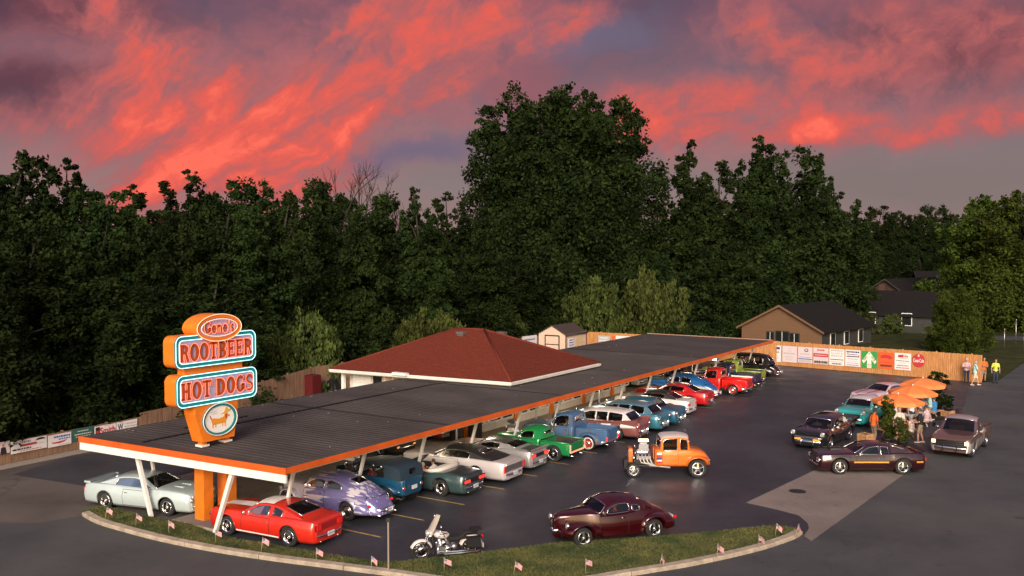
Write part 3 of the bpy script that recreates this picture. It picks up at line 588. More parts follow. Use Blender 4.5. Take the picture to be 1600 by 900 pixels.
OUT = {
 'H': [(-e_, -e_), (.48, -e_), (.42, .14), (.42, .42), (.58, .42), (.58, .14), (.52, -e_), (1+e_, -e_), (1+e_, .12), (.93, .12), (.93, .88), (1+e_, .88), (1+e_, 1+e_), (.52, 1+e_), (.58, .86), (.58, .6), (.42, .6), (.42, .86), (.48, 1+e_), (-e_, 1+e_), (-e_, .88), (.07, .88), (.07, .12), (-e_, .12)],
 'T': [(.2, -e_), (.8, -e_), (.8, .13), (.68, .13), (.68, .85), (.86, .85), (.86, .65), (1+e_, .65), (1+e_, 1+e_), (-e_, 1+e_), (-e_, .65), (.14, .65), (.14, .85), (.32, .85), (.32, .13), (.2, .13)],
 'E': [(-e_, -e_), (.98, -e_), (.98, .33), (.8, .33), (.8, .16), (.42, .16), (.42, .4), (.78, .33), (.78, .69), (.42, .6), (.42, .84), (.8, .84), (.8, .67), (.98, .67), (.98, 1+e_), (-e_, 1+e_), (.06, .9), (.06, .1)],
 'R': [(-e_, -e_), (.48, -e_), (.42, .14), (.42, .44), (.5, .44), (.7, -e_), (1.06, -e_), (.82, .48)]+el_(.45, .73, .5, .3, -40, 90, 8)+[(-e_, 1+e_), (.06, .9), (.06, .1)],
 'B': [(-e_, -e_), (.45, -e_)]+el_(.45, .26, .53, .3, -80, 55, 8)+el_(.45, .74, .48, .29, -30, 90, 8)+[(-e_, 1+e_), (.06, .9), (.06, .1)],
 'D': [(-e_, -e_), (.42, -e_)]+el_(.42, .5, .59, .53, -85, 85, 12)+[(-e_, 1+e_), (.06, .9), (.06, .1)],
 'O': el_(.5, .5, .53, .55, 0, 345, 23), 'G': el_(.5, .5, .53, .55, 45, 318, 18)+[(1.03, .1), (1.03, .52), (.52, .52), (.52, .4)],
 'S': el_(.5, .74, .48, .31, 0, 200, 10)+[(.2, .5), (.5, .42)]+el_(.5, .27, .2, .15, 60, -120, 4)+el_(.5, .27, .52, .32, -160, 50, 12),
 'e': el_(.5, .34, .53, .39, 0, 330, 16), 'n': [(0, 0), (.35, -.02), (.35, .4), (.62, .5), (.62, 0), (1, 0), (.98, .5), (.7, .73), (0, .72)], "'": [(.27, 1.08), (.8, 1.08), (.47, .69), (.27, .69)],
 's': el_(.5, .5, .43, .23, 0, 200, 8)+el_(.5, .18, .47, .23, -150, 60, 10)}
word('ROOTBEER', [.41, .40, .40, .38, .39, .36, .36, .42], 0, 6.24, .60, ca, .02)
word('HOT DOGS', [.44, .42, .40, .14, .43, .42, .42, .38], 0.03, 4.9, .60, cb_, .03)
word("Gene's", [.30, .23, .25, .23, .1, .2], 0.02, 7.08, .42, ce, .01)
for w_ in ce.children: pass
# posts, neck, tapered lower box with the oval
c = MB(); c.box((-.0, 0, 5.59), (2.6, .36, .34)); c.build('neck', MT['orange'], sg)
c = MB(); c.add([(-.95, -.3, 4.38), (.95, -.3, 4.38), (.95, .3, 4.38), (-.95, .3, 4.38), (-.62, -.3, 2.98), (.78, -.3, 2.98), (.78, .3, 2.98), (-.62, .3, 2.98), (-.95, -.3, 4.0), (.95, -.3, 4.0), (.95, .3, 4.0), (-.95, .3, 4.0)],
    [(0, 1, 2, 3)[::-1], (8, 9, 1, 0), (9, 10, 2, 1), (10, 11, 3, 2), (11, 8, 0, 3), (4, 5, 9, 8), (5, 6, 10, 9), (6, 7, 11, 10), (7, 4, 8, 11), (7, 6, 5, 4)]); c.build('tapered_box', MT['orange'], sg)
ov = cabinet('oval_panel', ell(1.55, 1.18), ell(1.34, .98), ell(1.44, 1.08), .1, 3.72, .12, rimM=MT['teal'], faceM=mat('white_face', (.85, .83, .8), .5), tubeM=None)
c = MB(); c.tube([FM(.1, 3.72, FY-.05) @ Vector((*p, 0)) for p in ell(1.53, 1.16)], .02, 6, closed=True, cap=False); c.build('white_edge', MT['white'], ov)
# sausage dog in a hat, printed on the oval
MDG = mat('sausage_brown', (.78, .30, .03), .6); MDD = mat('hat_yellow', (.75, .4, .06), .6); MDR = mat('dog_red', (.45, .06, .03), .6)
def flat(name, polys, ma, par, x, z, d=.012, y=0.0):
    c = MB()
    for p in polys:
        a = sum(p[i][0]*p[(i+1) % len(p)][1]-p[(i+1) % len(p)][0]*p[i][1] for i in range(len(p)))
        c.prism(p if a > 0 else p[::-1], FM(x, z, FY+.02-y), d)
    return c.build(name, ma, par)
dog = [(-.34, -.02), (-.36, .08), (-.28, .10), (.0, .06), (.2, .10), (.28, .2), (.36, .22), (.42, .16), (.5, .14), (.48, .08), (.38, .08), (.34, -.02), (.28, -.12), (-.28, -.14)]
flat('printed_dog', [dog, rc(-.3, -.26, -.26, -.1)[0], rc(-.18, -.14, -.24, -.1)[0], rc(.14, .18, -.24, -.1)[0], rc(.25, .29, -.26, -.1)[0]], MDG, ov, .08, 3.68, .012)
flat('printed_ear', [[(.28, .2), (.36, .16), (.36, .02), (.28, .04)], [(-.36, .06), (-.42, .2), (-.39, .21), (-.33, .08)]], MDR, ov, .08, 3.68, .012, .006)
flat('printed_hat', [[(.08, .22), (.55, .38), (.52, .3), (.3, .2)], [(.24, .28), (.3, .44), (.36, .43), (.42, .33)]], MDD, ov, .08, 3.68, .012, .006)
flat('printed_line', [[(-.36, .32), (-.1, .36), (-.1, .345), (-.36, .305)], [(-.28, .26), (-.06, .29), (-.06, .275), (-.28, .245)]], mat('print_grey', (.4, .4, .4), .6), ov, .08, 3.68)
for x in (-.42, .62):
    c = MB(); c.box((x, 0, 2.86), (.2, .24, .26)); c.box((x, 0, 2.82), (.34, .36, .07), mi=1); c.build('roof_collar', [MT['orange'], MT['white']], sg)
for x, w in ((-.3, .42), (.75, .46)):
    c = MB(); c.box((x, .1, 1.24), (w, .5, 2.5)); c.build('column', MT['orange'], sg)
c = MB(); c.box((.2, .1, .2), (.1, .16, .1)); c.build('flood_light', mat('lit_flood', (.8, .6, .4), .3, emit=(1, .55, .2), es=12), sg)

# ================================================================ FENCES AND BANNERS
MCE = mat('weathered_board', (.17, .095, .055), .85, col2=(.27, .16, .10), scale=2, stretch=(3, 3, .6), bump=.4, objvar=.0)
MCN = mat('new_cedar', (.36, .15, .045), .8, col2=(.56, .27, .10), scale=3, stretch=(4, 4, .5), bump=.4)
def fence(pts, ma, label, hs, pw=.145, z0=.0):
    a0 = Vector(pts[0]); ro = empty('wooden_fence', (a0.x, a0.y, 0), 0, label=label, cat='fence', group='board fences round the lot'); b = MB(); rl = MB(); k = 0
    for (p, q_, h0, h1) in zip(pts, pts[1:], hs, hs[1:]):
        p, q_ = Vector(p)-a0, Vector(q_)-a0; d = q_-p; L_ = d.length; d = d/L_; n = Vector((-d.y, d.x)); an = math.atan2(d.y, d.x); s = 0; i = 0
        while s < L_-.02:
            h = h0+(h1-h0)*s/L_+rng.uniform(-.012, .015); c_ = p+d*(s+pw/2)+n*rng.uniform(-.008, .008); b.box((c_.x, c_.y, z0+h/2+.02), (pw-.012, .02, h), an); s += pw; i += 1
            if i % 17 == 0:
                pc = p+d*s+n*.06; m = MB(); m.box((pc.x, pc.y, (h+.08)/2), (.1, .1, h+.08), an); m.build('post', ma, ro)
        for zz in (.25, .8):
            m_ = p+d*L_/2+n*.04; hh = (h0+h1)/2*zz; rl.box((m_.x, m_.y, hh), (L_, .04, .09), an)
    b.build('board', ma, ro, kind='stuff'); rl.build('rail', ma, ro); return ro
F0, F1, F2, F3, F4, F5, F6 = (-26.5, 37.5), (-22.9, 43.8), (-19.4, 49.8), (-13.1, 63.6), (6.0, 88.9), (22.3, 79.4), (34.1, 69.4)
fence([(-33, 26.3), F0, F1, F2], MCE, 'low weathered brown board fence with banners along the left of the lot', [.95, .98, 1.0, 1.02])
fence([F2, F3, (-9.5, 68.3)], MCE, 'tall brown board fence behind the canopy, between the hedge of trees and red roof', [1.1, 1.9, 1.95])
fence([(-9.5, 68.3), F4], MCE, 'brown board fence running behind the building toward the shed', [1.95, 1.95])
fence([F4, F5], MCN, 'new cedar board fence behind the far end of the canopy', [2.0, 2.0])
fence([F5, F6], MCN, 'new orange cedar board fence hung with a row of square banners', [2.0, 2.0])
def on_plane(px, py, a, b):            # where the line of sight meets the vertical plane through a-b
    d = G(px, py+0.0, 0) if py > 400 else None
    dv = Vector((px-800, FPX, -(py-450))); c, s = math.cos(PITCH), math.sin(PITCH); dv = Vector((dv.x, dv.y*c+dv.z*s, -dv.y*s+dv.z*c))
    n = Vector((b[1]-a[1], -(b[0]-a[0]))); t = (n.x*a[0]+n.y*a[1])/(n.x*dv.x+n.y*dv.y); return Vector((dv.x*t, dv.y*t, CAM_H+dv.z*t))
pr = {k: mat('print_'+k, v, .6) for k, v in dict(white=(.72, .68, .68), red=(.45, .03, .03), navy=(.03, .04, .16), blue=(.05, .13, .4), black=(.02, .02, .02), green=(.03, .28, .06), pale=(.62, .52, .55), orange=(.72, .10, .02), teal=(.03, .10, .09), grey=(.3, .3, .3), skin=(.5, .28, .2), cream=(.75, .72, .6)).items()}
def banner(a, b, x0, x1, yt, yb, bg, items, label, name='banner', disc=False, off=.05):
    """items: (kind, colour, cx, cz, w, h, [text]) in units of the banner's width and height"""
    A, B = Vector(a), Vector(b); d = (B-A).normalized(); n = Vector((d.y, -d.x)); 
    if n.dot(-A) < 0: n = -n
    p0 = on_plane(x0, yt, a, b); p1 = on_plane(x1, yt, a, b); pb = on_plane(x0, yb, a, b)
    w = (p1-p0).length if True else 0; w = Vector((p1.x-p0.x, p1.y-p0.y)).length; zt, zb = p0.z, pb.z; h = zt-zb; cx, cy = (p0.x+p1.x)/2+n.x*off, (p0.y+p1.y)/2+n.y*off
    X = Vector((d.x, d.y, 0)); Nn = Vector((n.x, n.y, 0)); Z = Vector((0, 0, 1))
    if X.cross(Z).dot(Nn) < 0: X = -X          # X to the right as seen
    O = Vector((cx, cy, (zt+zb)/2)); o = MB()
    if disc: o.prism(ell(w, h, 28), frame_mat(Vector(), X, Z, Nn), .015)
    else: o.prism([(-w/2, -h/2), (w/2, -h/2), (w/2, h/2), (-w/2, h/2)], frame_mat(Vector(), X, Z, Nn), .012)
    ro = o.build(name, pr[bg], None, label=label, cat='banner' if not disc else 'sign', group='banners on the fence'); ro.location = O
    for it in items:
        k, col, ix, iz, iw, ih = it[:6]; lo_ = X*(ix*w)+Z*(iz*h)
        F = frame_mat(lo_+Nn*(.016+.004*(it[7] if len(it) > 7 else 0)), X, Z, Nn)
        if k == 't':
            m = text_mesh(it[6], 1.0, .004, pr[col], .02); xs = [v.co.x for v in m.vertices]; ys = [v.co.y for v in m.vertices]
            if not xs: continue
            sx, sy = iw*w/(max(xs)-min(xs)), ih*h/(max(ys)-min(ys)); mx_, my_ = (max(xs)+min(xs))/2, (max(ys)+min(ys))/2
            rot = Matrix.Rotation(it[8] if len(it) > 8 else 0, 4, 'Z')
            m.transform(F @ rot @ Matrix.Diagonal((sx, sy, 1, 1)) @ Matrix.Translation((-mx_, -my_, 0))); link(bpy.data.objects.new('lettering', m), ro)
        else:
            q_ = MB()
            if k == 'r': q_.prism([(-iw*w/2, -ih*h/2), (iw*w/2, -ih*h/2), (iw*w/2, ih*h/2), (-iw*w/2, ih*h/2)], F, .003)
            elif k == 'e': q_.prism(ell(iw*w, ih*h, 20), F, .003)
            elif k == 'l':       # a row of small print: short bars, uneven like words
                x = -iw/2; 
                while x < iw/2-.01:
                    ww = min(rng.uniform(.04, .11), iw/2-x); q_.prism([((x)*w, -ih*h/2), ((x+ww)*w, -ih*h/2), ((x+ww)*w, ih*h/2), (x*w, ih*h/2)], F, .003); x += ww+.022
            elif k == 'p': q_.prism([(a_*w, c_*h) for a_, c_ in it[6]], F, .003)
            q_.build('print', pr[col], ro)
    return ro
RF = (F5, F6)
banner(*RF, 1152, 1172, 545, 557, 'red', [('t', 'white', 0, .1, .8, .5, 'BEST')], 'red banner with white lettering behind the lime truck')
banner(*RF, 1173, 1196, 538.5, 563, 'pale', [('p', 'navy', 0, .22, 1, 1, [(-.4, -.1), (-.3, .03), (0, .12), (.3, .03), (.4, -.1), (.28, -.02), (0, .06), (-.28, -.02)]), ('l', 'navy', 0, .12, .66, .1), ('r', 'red', .28, .38, .16, .1), ('r', 'red', 0, -.02, .6, .05)], 'pale banner with a navy arched roof logo, behind the black panel car')
banner(*RF, 1198, 1221, 538.5, 564, 'white', [('r', 'navy', 0, .34, .84, .14), ('t', 'black', 0, .12, .8, .15, 'RENT ALL'), ('l', 'grey', 0, -.1, .6, .04), ('l', 'grey', 0, -.25, .7, .05)], 'white banner with a dark bar above the words RENT ALL')
banner(*RF, 1223, 1246, 540, 565, 'pale', [('e', 'grey', 0, .28, .24, .26), ('e', 'pale', 0, .28, .19, .2, None, 1), ('l', 'grey', 0, .05, .8, .09), ('l', 'grey', 0, -.15, .66, .03), ('l', 'grey', 0, -.24, .6, .03), ('l', 'grey', 0, -.34, .5, .03)], 'pale banner with a thin grey ring above grey lettering')
banner(*RF, 1247.5, 1270, 541.5, 566, 'pale', [('e', 'navy', .08, .3, .28, .22), ('e', 'pale', .08, .31, .16, .12, None, 1), ('l', 'grey', 0, .06, .7, .07), ('l', 'blue', 0, -.14, .8, .03), ('r', 'blue', 0, -.25, .94, .06), ('l', 'grey', 0, -.38, .84, .14)], 'pale banner with a blue bell-like mark and a blue wave')
banner(*RF, 1271.5, 1295, 543, 568, 'pale', [('l', 'red', 0, .37, .5, .09), ('r', 'grey', 0, .25, .8, .02), ('r', 'red', 0, .06, .96, .22), ('l', 'pale', 0, .06, .8, .05, None, 1), ('r', 'grey', 0, -.12, .9, .02), ('l', 'grey', 0, -.2, .7, .03), ('l', 'black', 0, -.37, .9, .15)], 'white banner with a broad red band across the middle')
banner(*RF, 1296.5, 1320, 544.5, 570, 'white', [('l', 'grey', 0, .4, .84, .09), ('t', 'grey', 0, .24, .8, .11, 'GLASS &'), ('t', 'grey', 0, .08, .76, .11, 'MIRROR'), ('r', 'black', 0, -.14, .9, .04), ('l', 'grey', 0, -.28, .8, .04), ('l', 'black', 0, -.4, .66, .07)], 'white banner lettered GLASS & MIRROR over a black rule')
banner(*RF, 1321.5, 1345, 546, 571.5, 'white', [('l', 'navy', 0, .38, .84, .1), ('t', 'navy', -.05, .22, .7, .12, 'Plumbing'), ('r', 'navy', .0, .1, .84, .06), ('r', 'red', .4, .15, .06, .14, None, 1), ('l', 'red', 0, -.05, .7, .03), ('l', 'grey', 0, -.18, .7, .03), ('l', 'blue', 0, -.3, .84, .03), ('l', 'blue', 0, -.42, .8, .05)], 'white banner with dark blue lettering and a red mark at its right edge')
banner(*RF, 1347, 1371, 548, 574, 'green', [('p', 'cream', 0, 0, 1, 1, [(0, .5), (.47, -.08), (.36, -.24), (.14, .02), (.14, -.5), (-.14, -.5), (-.14, .02), (-.36, -.24), (-.47, -.08)]), ('t', 'black', -.25, .07, .34, .12, 'PORT', 1, R(50)), ('t', 'black', 0.0, .36, .1, .1, 'A', 1), ('t', 'black', .25, .07, .34, .12, 'PITUR', 1, R(-50)), ('l', 'red', 0, -.3, .2, .05, None, 1), ('l', 'grey', 0, -.42, .2, .06, None, 1)], 'green banner with a big white upward arrow')
banner(*RF, 1373.5, 1397.5, 549.5, 575, 'orange', [('p', 'red', 0, .2, 1, 1, [(-.4, 0), (-.3, .1), (-.1, .15), (.15, .14), (.35, .04), (.42, -.04), (.3, -.08), (.2, -.14), (.1, -.06), (-.2, -.06), (-.3, -.1)]), ('l', 'red', 0, -.12, .8, .04), ('l', 'black', 0, -.32, .76, .13)], 'orange-red banner with a dark red car drawing')
banner(*RF, 1398.5, 1424, 551, 577, 'white', [('e', 'grey', .03, .3, .6, .28), ('e', 'white', .03, .3, .5, .18, None, 1), ('r', 'red', -.12, .32, .34, .14, None, 2), ('l', 'red', .2, .32, .25, .08, None, 2), ('l', 'black', 0, .04, .8, .04), ('l', 'grey', 0, -.08, .4, .04), ('l', 'red', 0, -.24, .7, .06), ('l', 'red', 0, -.38, .8, .06)], 'white banner with a red and grey oval logo, last square one before the red disc')
dsc = banner(*RF, 1426, 1446, 552, 573, 'red', [('t', 'white', 0, .0, .86, .28, 'Coca-Cola'), ('r', 'white', 0, .36, .1, .16)], 'round red soft drink disc with white script on the cedar fence', 'drink_sign', True)
LF = (F0, F2)
banner(*LF, -12, 14, 693, 712, 'pale', [('e', 'skin', .1, .2, .16, .34), ('p', 'black', .1, -.1, 1, 1, [(-.2, -.4), (-.14, .1), (0, .16), (.14, .1), (.2, -.4)])], 'banner with a portrait in a dark jacket at the far left of the fence')
banner(*LF, 15.5, 72, 690.5, 710, 'white', [('t', 'black', -.2, .3, .5, .16, 'AND COUNTRY'), ('p', 'black', .3, .33, 1, 1, [(-.14, -.06), (-.05, .1), (.08, .12), (.18, -.04)]), ('r', 'red', -.02, .06, .46, .18), ('l', 'grey', .3, .0, .26, .06), ('l', 'black', -.2, -.22, .5, .12), ('l', 'red', .05, -.38, .6, .05)], 'long white banner with black and red lettering and a black roof shape')
banner(*LF, 73.5, 110, 681, 700, 'white', [('l', 'blue', .1, .28, .7, .16), ('l', 'blue', .2, .06, .5, .1), ('p', 'red', 0, -.16, 1, 1, [(-.36, .06), (-.3, -.06), (0, -.12), (.2, -.04), (.34, .12), (.1, .06), (-.2, .02)]), ('l', 'grey', .2, -.4, .5, .05)], 'white banner with a red long car silhouette and thin blue script')
banner(*LF, 111.5, 145, 671, 690, 'teal', [('l', 'cream', 0, .25, .5, .06), ('l', 'cream', 0, .0, .8, .06), ('l', 'cream', 0, -.2, .7, .05)], 'dark green banner with thin pale lettering')
banner(*LF, 146.5, 180, 667, 682.5, 'white', [('r', 'black', -.36, .0, .2, .8), ('r', 'red', -.36, -.1, .14, .3, None, 1), ('t', 'red', .1, -.02, .72, .66, 'Smith', 2), ('l', 'grey', .1, .42, .3, .06)], 'white banner reading Smith in large dark red letters')
banner(*LF, 181, 213, 660, 675.5, 'white', [('t', 'navy', -.32, 0, .26, .6, 'W'), ('l', 'grey', .18, .2, .5, .12), ('l', 'grey', .18, -.08, .6, .12)], 'white banner with a slanting dark W and two rows of grey print')
banner(F4, F5, 935, 953, 524, 541, 'grey', [('l', 'white', 0, .3, .7, .08), ('l', 'white', 0, .05, .8, .08), ('l', 'white', 0, -.2, .7, .08)], 'grey-green banner with white lines, just right of the shed')
banner(F4, F5, 955, 995, 524, 543, 'white', [('r', 'orange', -.4, 0, .18, 1.0), ('e', 'black', -.12, .0, .05, .16), ('e', 'black', -.02, .0, .05, .16)], 'long white banner with an orange end panel behind the canopy')
banner((-9.5, 68.3), F4, 815, 838, 526, 546, 'white', [('l', 'blue', 0, .2, .7, .12), ('l', 'grey', 0, -.1, .6, .08)], 'white banner left of the shed above the red roof')
# ================================================================ VEHICLES
class Crv:
    """monotone cubic through (x, y) points"""
    def __init__(s, pts):
        p = sorted(pts); s.x = [a for a, _ in p]; s.y = [b for _, b in p]; n = len(p); s.m = [0.0]*n
        d = [(s.y[i+1]-s.y[i])/max(1e-6, s.x[i+1]-s.x[i]) for i in range(n-1)]
        for i in range(n):
            if i == 0: s.m[i] = d[0] if n > 1 else 0
            elif i == n-1: s.m[i] = d[-1]
            else: s.m[i] = 0 if d[i-1]*d[i] <= 0 else 2*d[i-1]*d[i]/(d[i-1]+d[i])
    def __call__(s, x):
        if x <= s.x[0]: return s.y[0]
        if x >= s.x[-1]: return s.y[-1]
        i = max(j for j in range(len(s.x)-1) if s.x[j] <= x); h = s.x[i+1]-s.x[i]; t = (x-s.x[i])/h
        return (2*t**3-3*t*t+1)*s.y[i]+(t**3-2*t*t+t)*h*s.m[i]+(-2*t**3+3*t*t)*s.y[i+1]+(t**3-t*t)*h*s.m[i+1]

_W = {}
def wheel_meshes(r, w, style, ww=False):
    key = (round(r, 3), round(w, 3), style, ww)
    if key in _W: return _W[key]
    rr = r*(.66 if style != 'small' else .56); My = Matrix.Rotation(-math.pi/2, 4, 'X')   # lathe z -> +y
    t = MB(); hw = w/2
    t.lathe([(rr-.01, -hw*.9), (rr+.02, -hw), (r-.03, -hw), (r-.004, -hw*.8), (r, -hw*.5), (r, hw*.5), (r-.004, hw*.8), (r-.03, hw), ], 28, 0, My)
    t.lathe([(r-.03, hw), (rr+.05, hw+.004)] if ww else [(r-.03, hw), (rr+.05, hw+.003)], 28, 0, My)
    t.lathe([(rr+.05, hw+.003), (rr+.01, hw+.002), (rr-.01, hw*.9)], 28, 1 if ww else 0, My)
    tm = t.mesh('wheel', [MT['rubber'], MT['whitewall']])
    b = MB(); dish = .07 if style in ('spoke5', 'slot') else .03
    b.lathe([(rr+.004, hw-.005), (rr+.006, hw+.006), (rr-.02, hw+.004), (rr-.03, hw-dish)], 28, 0, My)
    if style in ('spoke5', 'slot'):
        b.lathe([(rr-.03, hw-dish), (rr-.05, -hw*.3), (0.0, -hw*.3)], 20, 1, My, False)
        n = 5
        for k in range(n):
            a = 2*math.pi*k/n; M = Matrix.Rotation(a, 4, 'Y')
            z0, z1 = rr*.16, rr-.02; wa, wb = (.045, .03) if style == 'spoke5' else (.06, .075)
            vs = [Vector((-wa, hw-.03, z0)), Vector((wa, hw-.03, z0)), Vector((wb, hw-.055, z1)), Vector((-wb, hw-.055, z1))]
            vs = [M @ v for v in vs] + [M @ (v-Vector((0, .05, 0))) for v in vs]
            b.add(vs, [(0, 1, 2, 3), (4, 7, 6, 5), (0, 4, 5, 1), (1, 5, 6, 2), (2, 6, 7, 3), (3, 7, 4, 0)], 0)
        b.lathe([(rr*.24, hw-.06), (rr*.24, hw-.025), (rr*.15, hw-.005), (0.0, hw)], 12, 0, My)
    elif style == 'cap':
        b.lathe([(rr-.03, hw-dish), (rr*.75, hw-dish-.01), (rr*.6, hw-.01), (rr*.3, hw+.02), (0, hw+.03)], 24, 0, My)
    else:     # painted steel wheel with a small chrome cap
        b.lathe([(rr-.03, hw-dish), (rr*.72, hw-.045), (rr*.45, hw-.03)], 24, 2, My); b.lathe([(rr*.45, hw-.03), (rr*.3, hw+.01), (0, hw+.02)], 16, 0, My)
    bm = b.mesh('rim', [MT['chrome'], MT['black'], MT['rimpaint']])
    _W[key] = (tm, bm); return tm, bm
MT['rimpaint'] = mat('wheel_paint', (.35, .03, .02), .4)

def add_wheel(root, x, y, r, w, style, ww=False, steer=0):
    tm, rm = wheel_meshes(r, w, style, ww)
    o = link(bpy.data.objects.new('wheel', tm), root); o.location = (x, y, r); o.rotation_euler = (0, 0, (0 if y > 0 else math.pi)+steer)
    link(bpy.data.objects.new('rim', rm), o); return o

def arch_z(x, base, arches):
    z = base
    for xa, zc, ra in arches:
        if abs(x-xa) < ra: z = max(z, zc+math.sqrt(ra*ra-(x-xa)**2))
    return z
def loft(x0, x1, W, ztop, zsh, sill, arches, zm=.45, tl=.1, tu=.08, n=3.0, openr=None, er=.14, ef=.16, efac=.80, nst=26, pf=None, mb=None, ytop=None):
    """outer skin of a vehicle body between x0 (rear) and x1 (front)"""
    xs = set([x0+(x1-x0)*i/nst for i in range(nst+1)])
    for e in (.0, .012, .035, .07, .11): xs.add(x0+e*er/.14); xs.add(x1-e*ef/.16)
    for xa, zc, ra in arches:
        xs = {x for x in xs if not (abs(x-xa) < ra+.03)}
        for q in (-1, -.97, -.88, -.7, -.45, -.15, .15, .45, .7, .88, .97, 1): xs.add(xa+q*ra*.9995)
        xs |= {xa-ra-.004, xa+ra+.004}
    xs = sorted(x for x in xs if x0-1e-6 <= x <= x1+1e-6); rows = []
    for x in xs:
        f = 1.0
        if x-x0 < er: d = (x-x0)/er; f = efac+(1-efac)*math.sqrt(max(0, 1-(1-d)**2))
        if x1-x < ef: d = (x1-x)/ef; f = min(f, efac+(1-efac)*math.sqrt(max(0, 1-(1-d)**2)))
        w = W(x)*f; zs = zsh(x); zt = ztop(x); zb = arch_z(x, sill, arches); zmid = sill+(zs-sill)*zm
        def sy(z):
            return w*(1-tl*((zmid-z)/(zmid-sill))**2) if z < zmid else w*(1-tu*((z-zmid)/max(.01, zs-zmid))**2)
        # end faces lean in a little
        half = [(max(0.0, sy(zb)-.06), zb+.01)]
        zs2 = max(zs, zb+.02)
        for k in range(8): z = zb+(zs2-zb)*k/7; half.append((sy(min(z, zs)), z))
        ys = half[-1][0]
        for k in range(1, 10):
            th = math.pi/2*k/9; half.append((ys*max(0.0, math.cos(th))**(2/n), zs2+(zt-zs)*math.sin(th)**(2/n)))
        half[-1] = (0.0, half[-1][1])
        rows.append([Vector((x, y, z)) for y, z in half]+[Vector((x, -y, z)) for y, z in half[-2::-1]])
    mb = mb or MB(); m = len(rows[0]); nh = (m+1)//2; b = len(mb.v)
    for r in rows: mb.v += [tuple(p) for p in r]
    for i in range(len(rows)-1):
        xc = (xs[i]+xs[i+1])/2
        for j in range(m-1):
            jj = j if j < nh-1 else m-2-j
            if openr and openr[0] < xc < openr[1] and jj >= 11: continue
            c = (rows[i][j]+rows[i+1][j+1])/2
            mb.f.append((b+i*m+j, b+(i+1)*m+j, b+(i+1)*m+j+1, b+i*m+j+1)[::-1]); mb.m.append(pf(c.x, c.y, c.z) if pf else 0); mb.sm.append(True)
    for i, rev in ((0, False), (len(rows)-1, True)):
        if openr and openr[0] < xs[i] < openr[1]: continue
        f = tuple(b+i*m+j for j in range(m)); mb.f.append(f[::-1] if rev else f); mb.m.append(0); mb.sm.append(False)
    return mb

def cdt_panel(outline, holes, fmap):
    """triangulated panel with holes; returns verts and faces after mapping"""
    pts = []; edges = []
    def ring(poly):
        b = len(pts); pts.extend(Vector(p) for p in poly); k = len(poly); edges.extend((b+i, b+(i+1) % k) for i in range(k))
    ring(outline)
    for h in holes: ring(h)
    v, e, f, *_ = geometry.delaunay_2d_cdt(pts, edges, [], 1 if not holes else 0, 1e-5)
    def inside(p, poly):
        c = False; j = len(poly)-1
        for i in range(len(poly)):
            a, b = poly[i], poly[j]
            if (a[1] > p.y) != (b[1] > p.y) and p.x < (b[0]-a[0])*(p.y-a[1])/(b[1]-a[1])+a[0]: c = not c
            j = i
        return c
    out = []
    for t in f:
        c = sum((v[i] for i in t), Vector((0, 0)))/len(t)
        if inside(c, outline) and not any(inside(c, h) for h in holes): out.append(tuple(t))
    return [fmap(p.x, p.y) for p in v], out

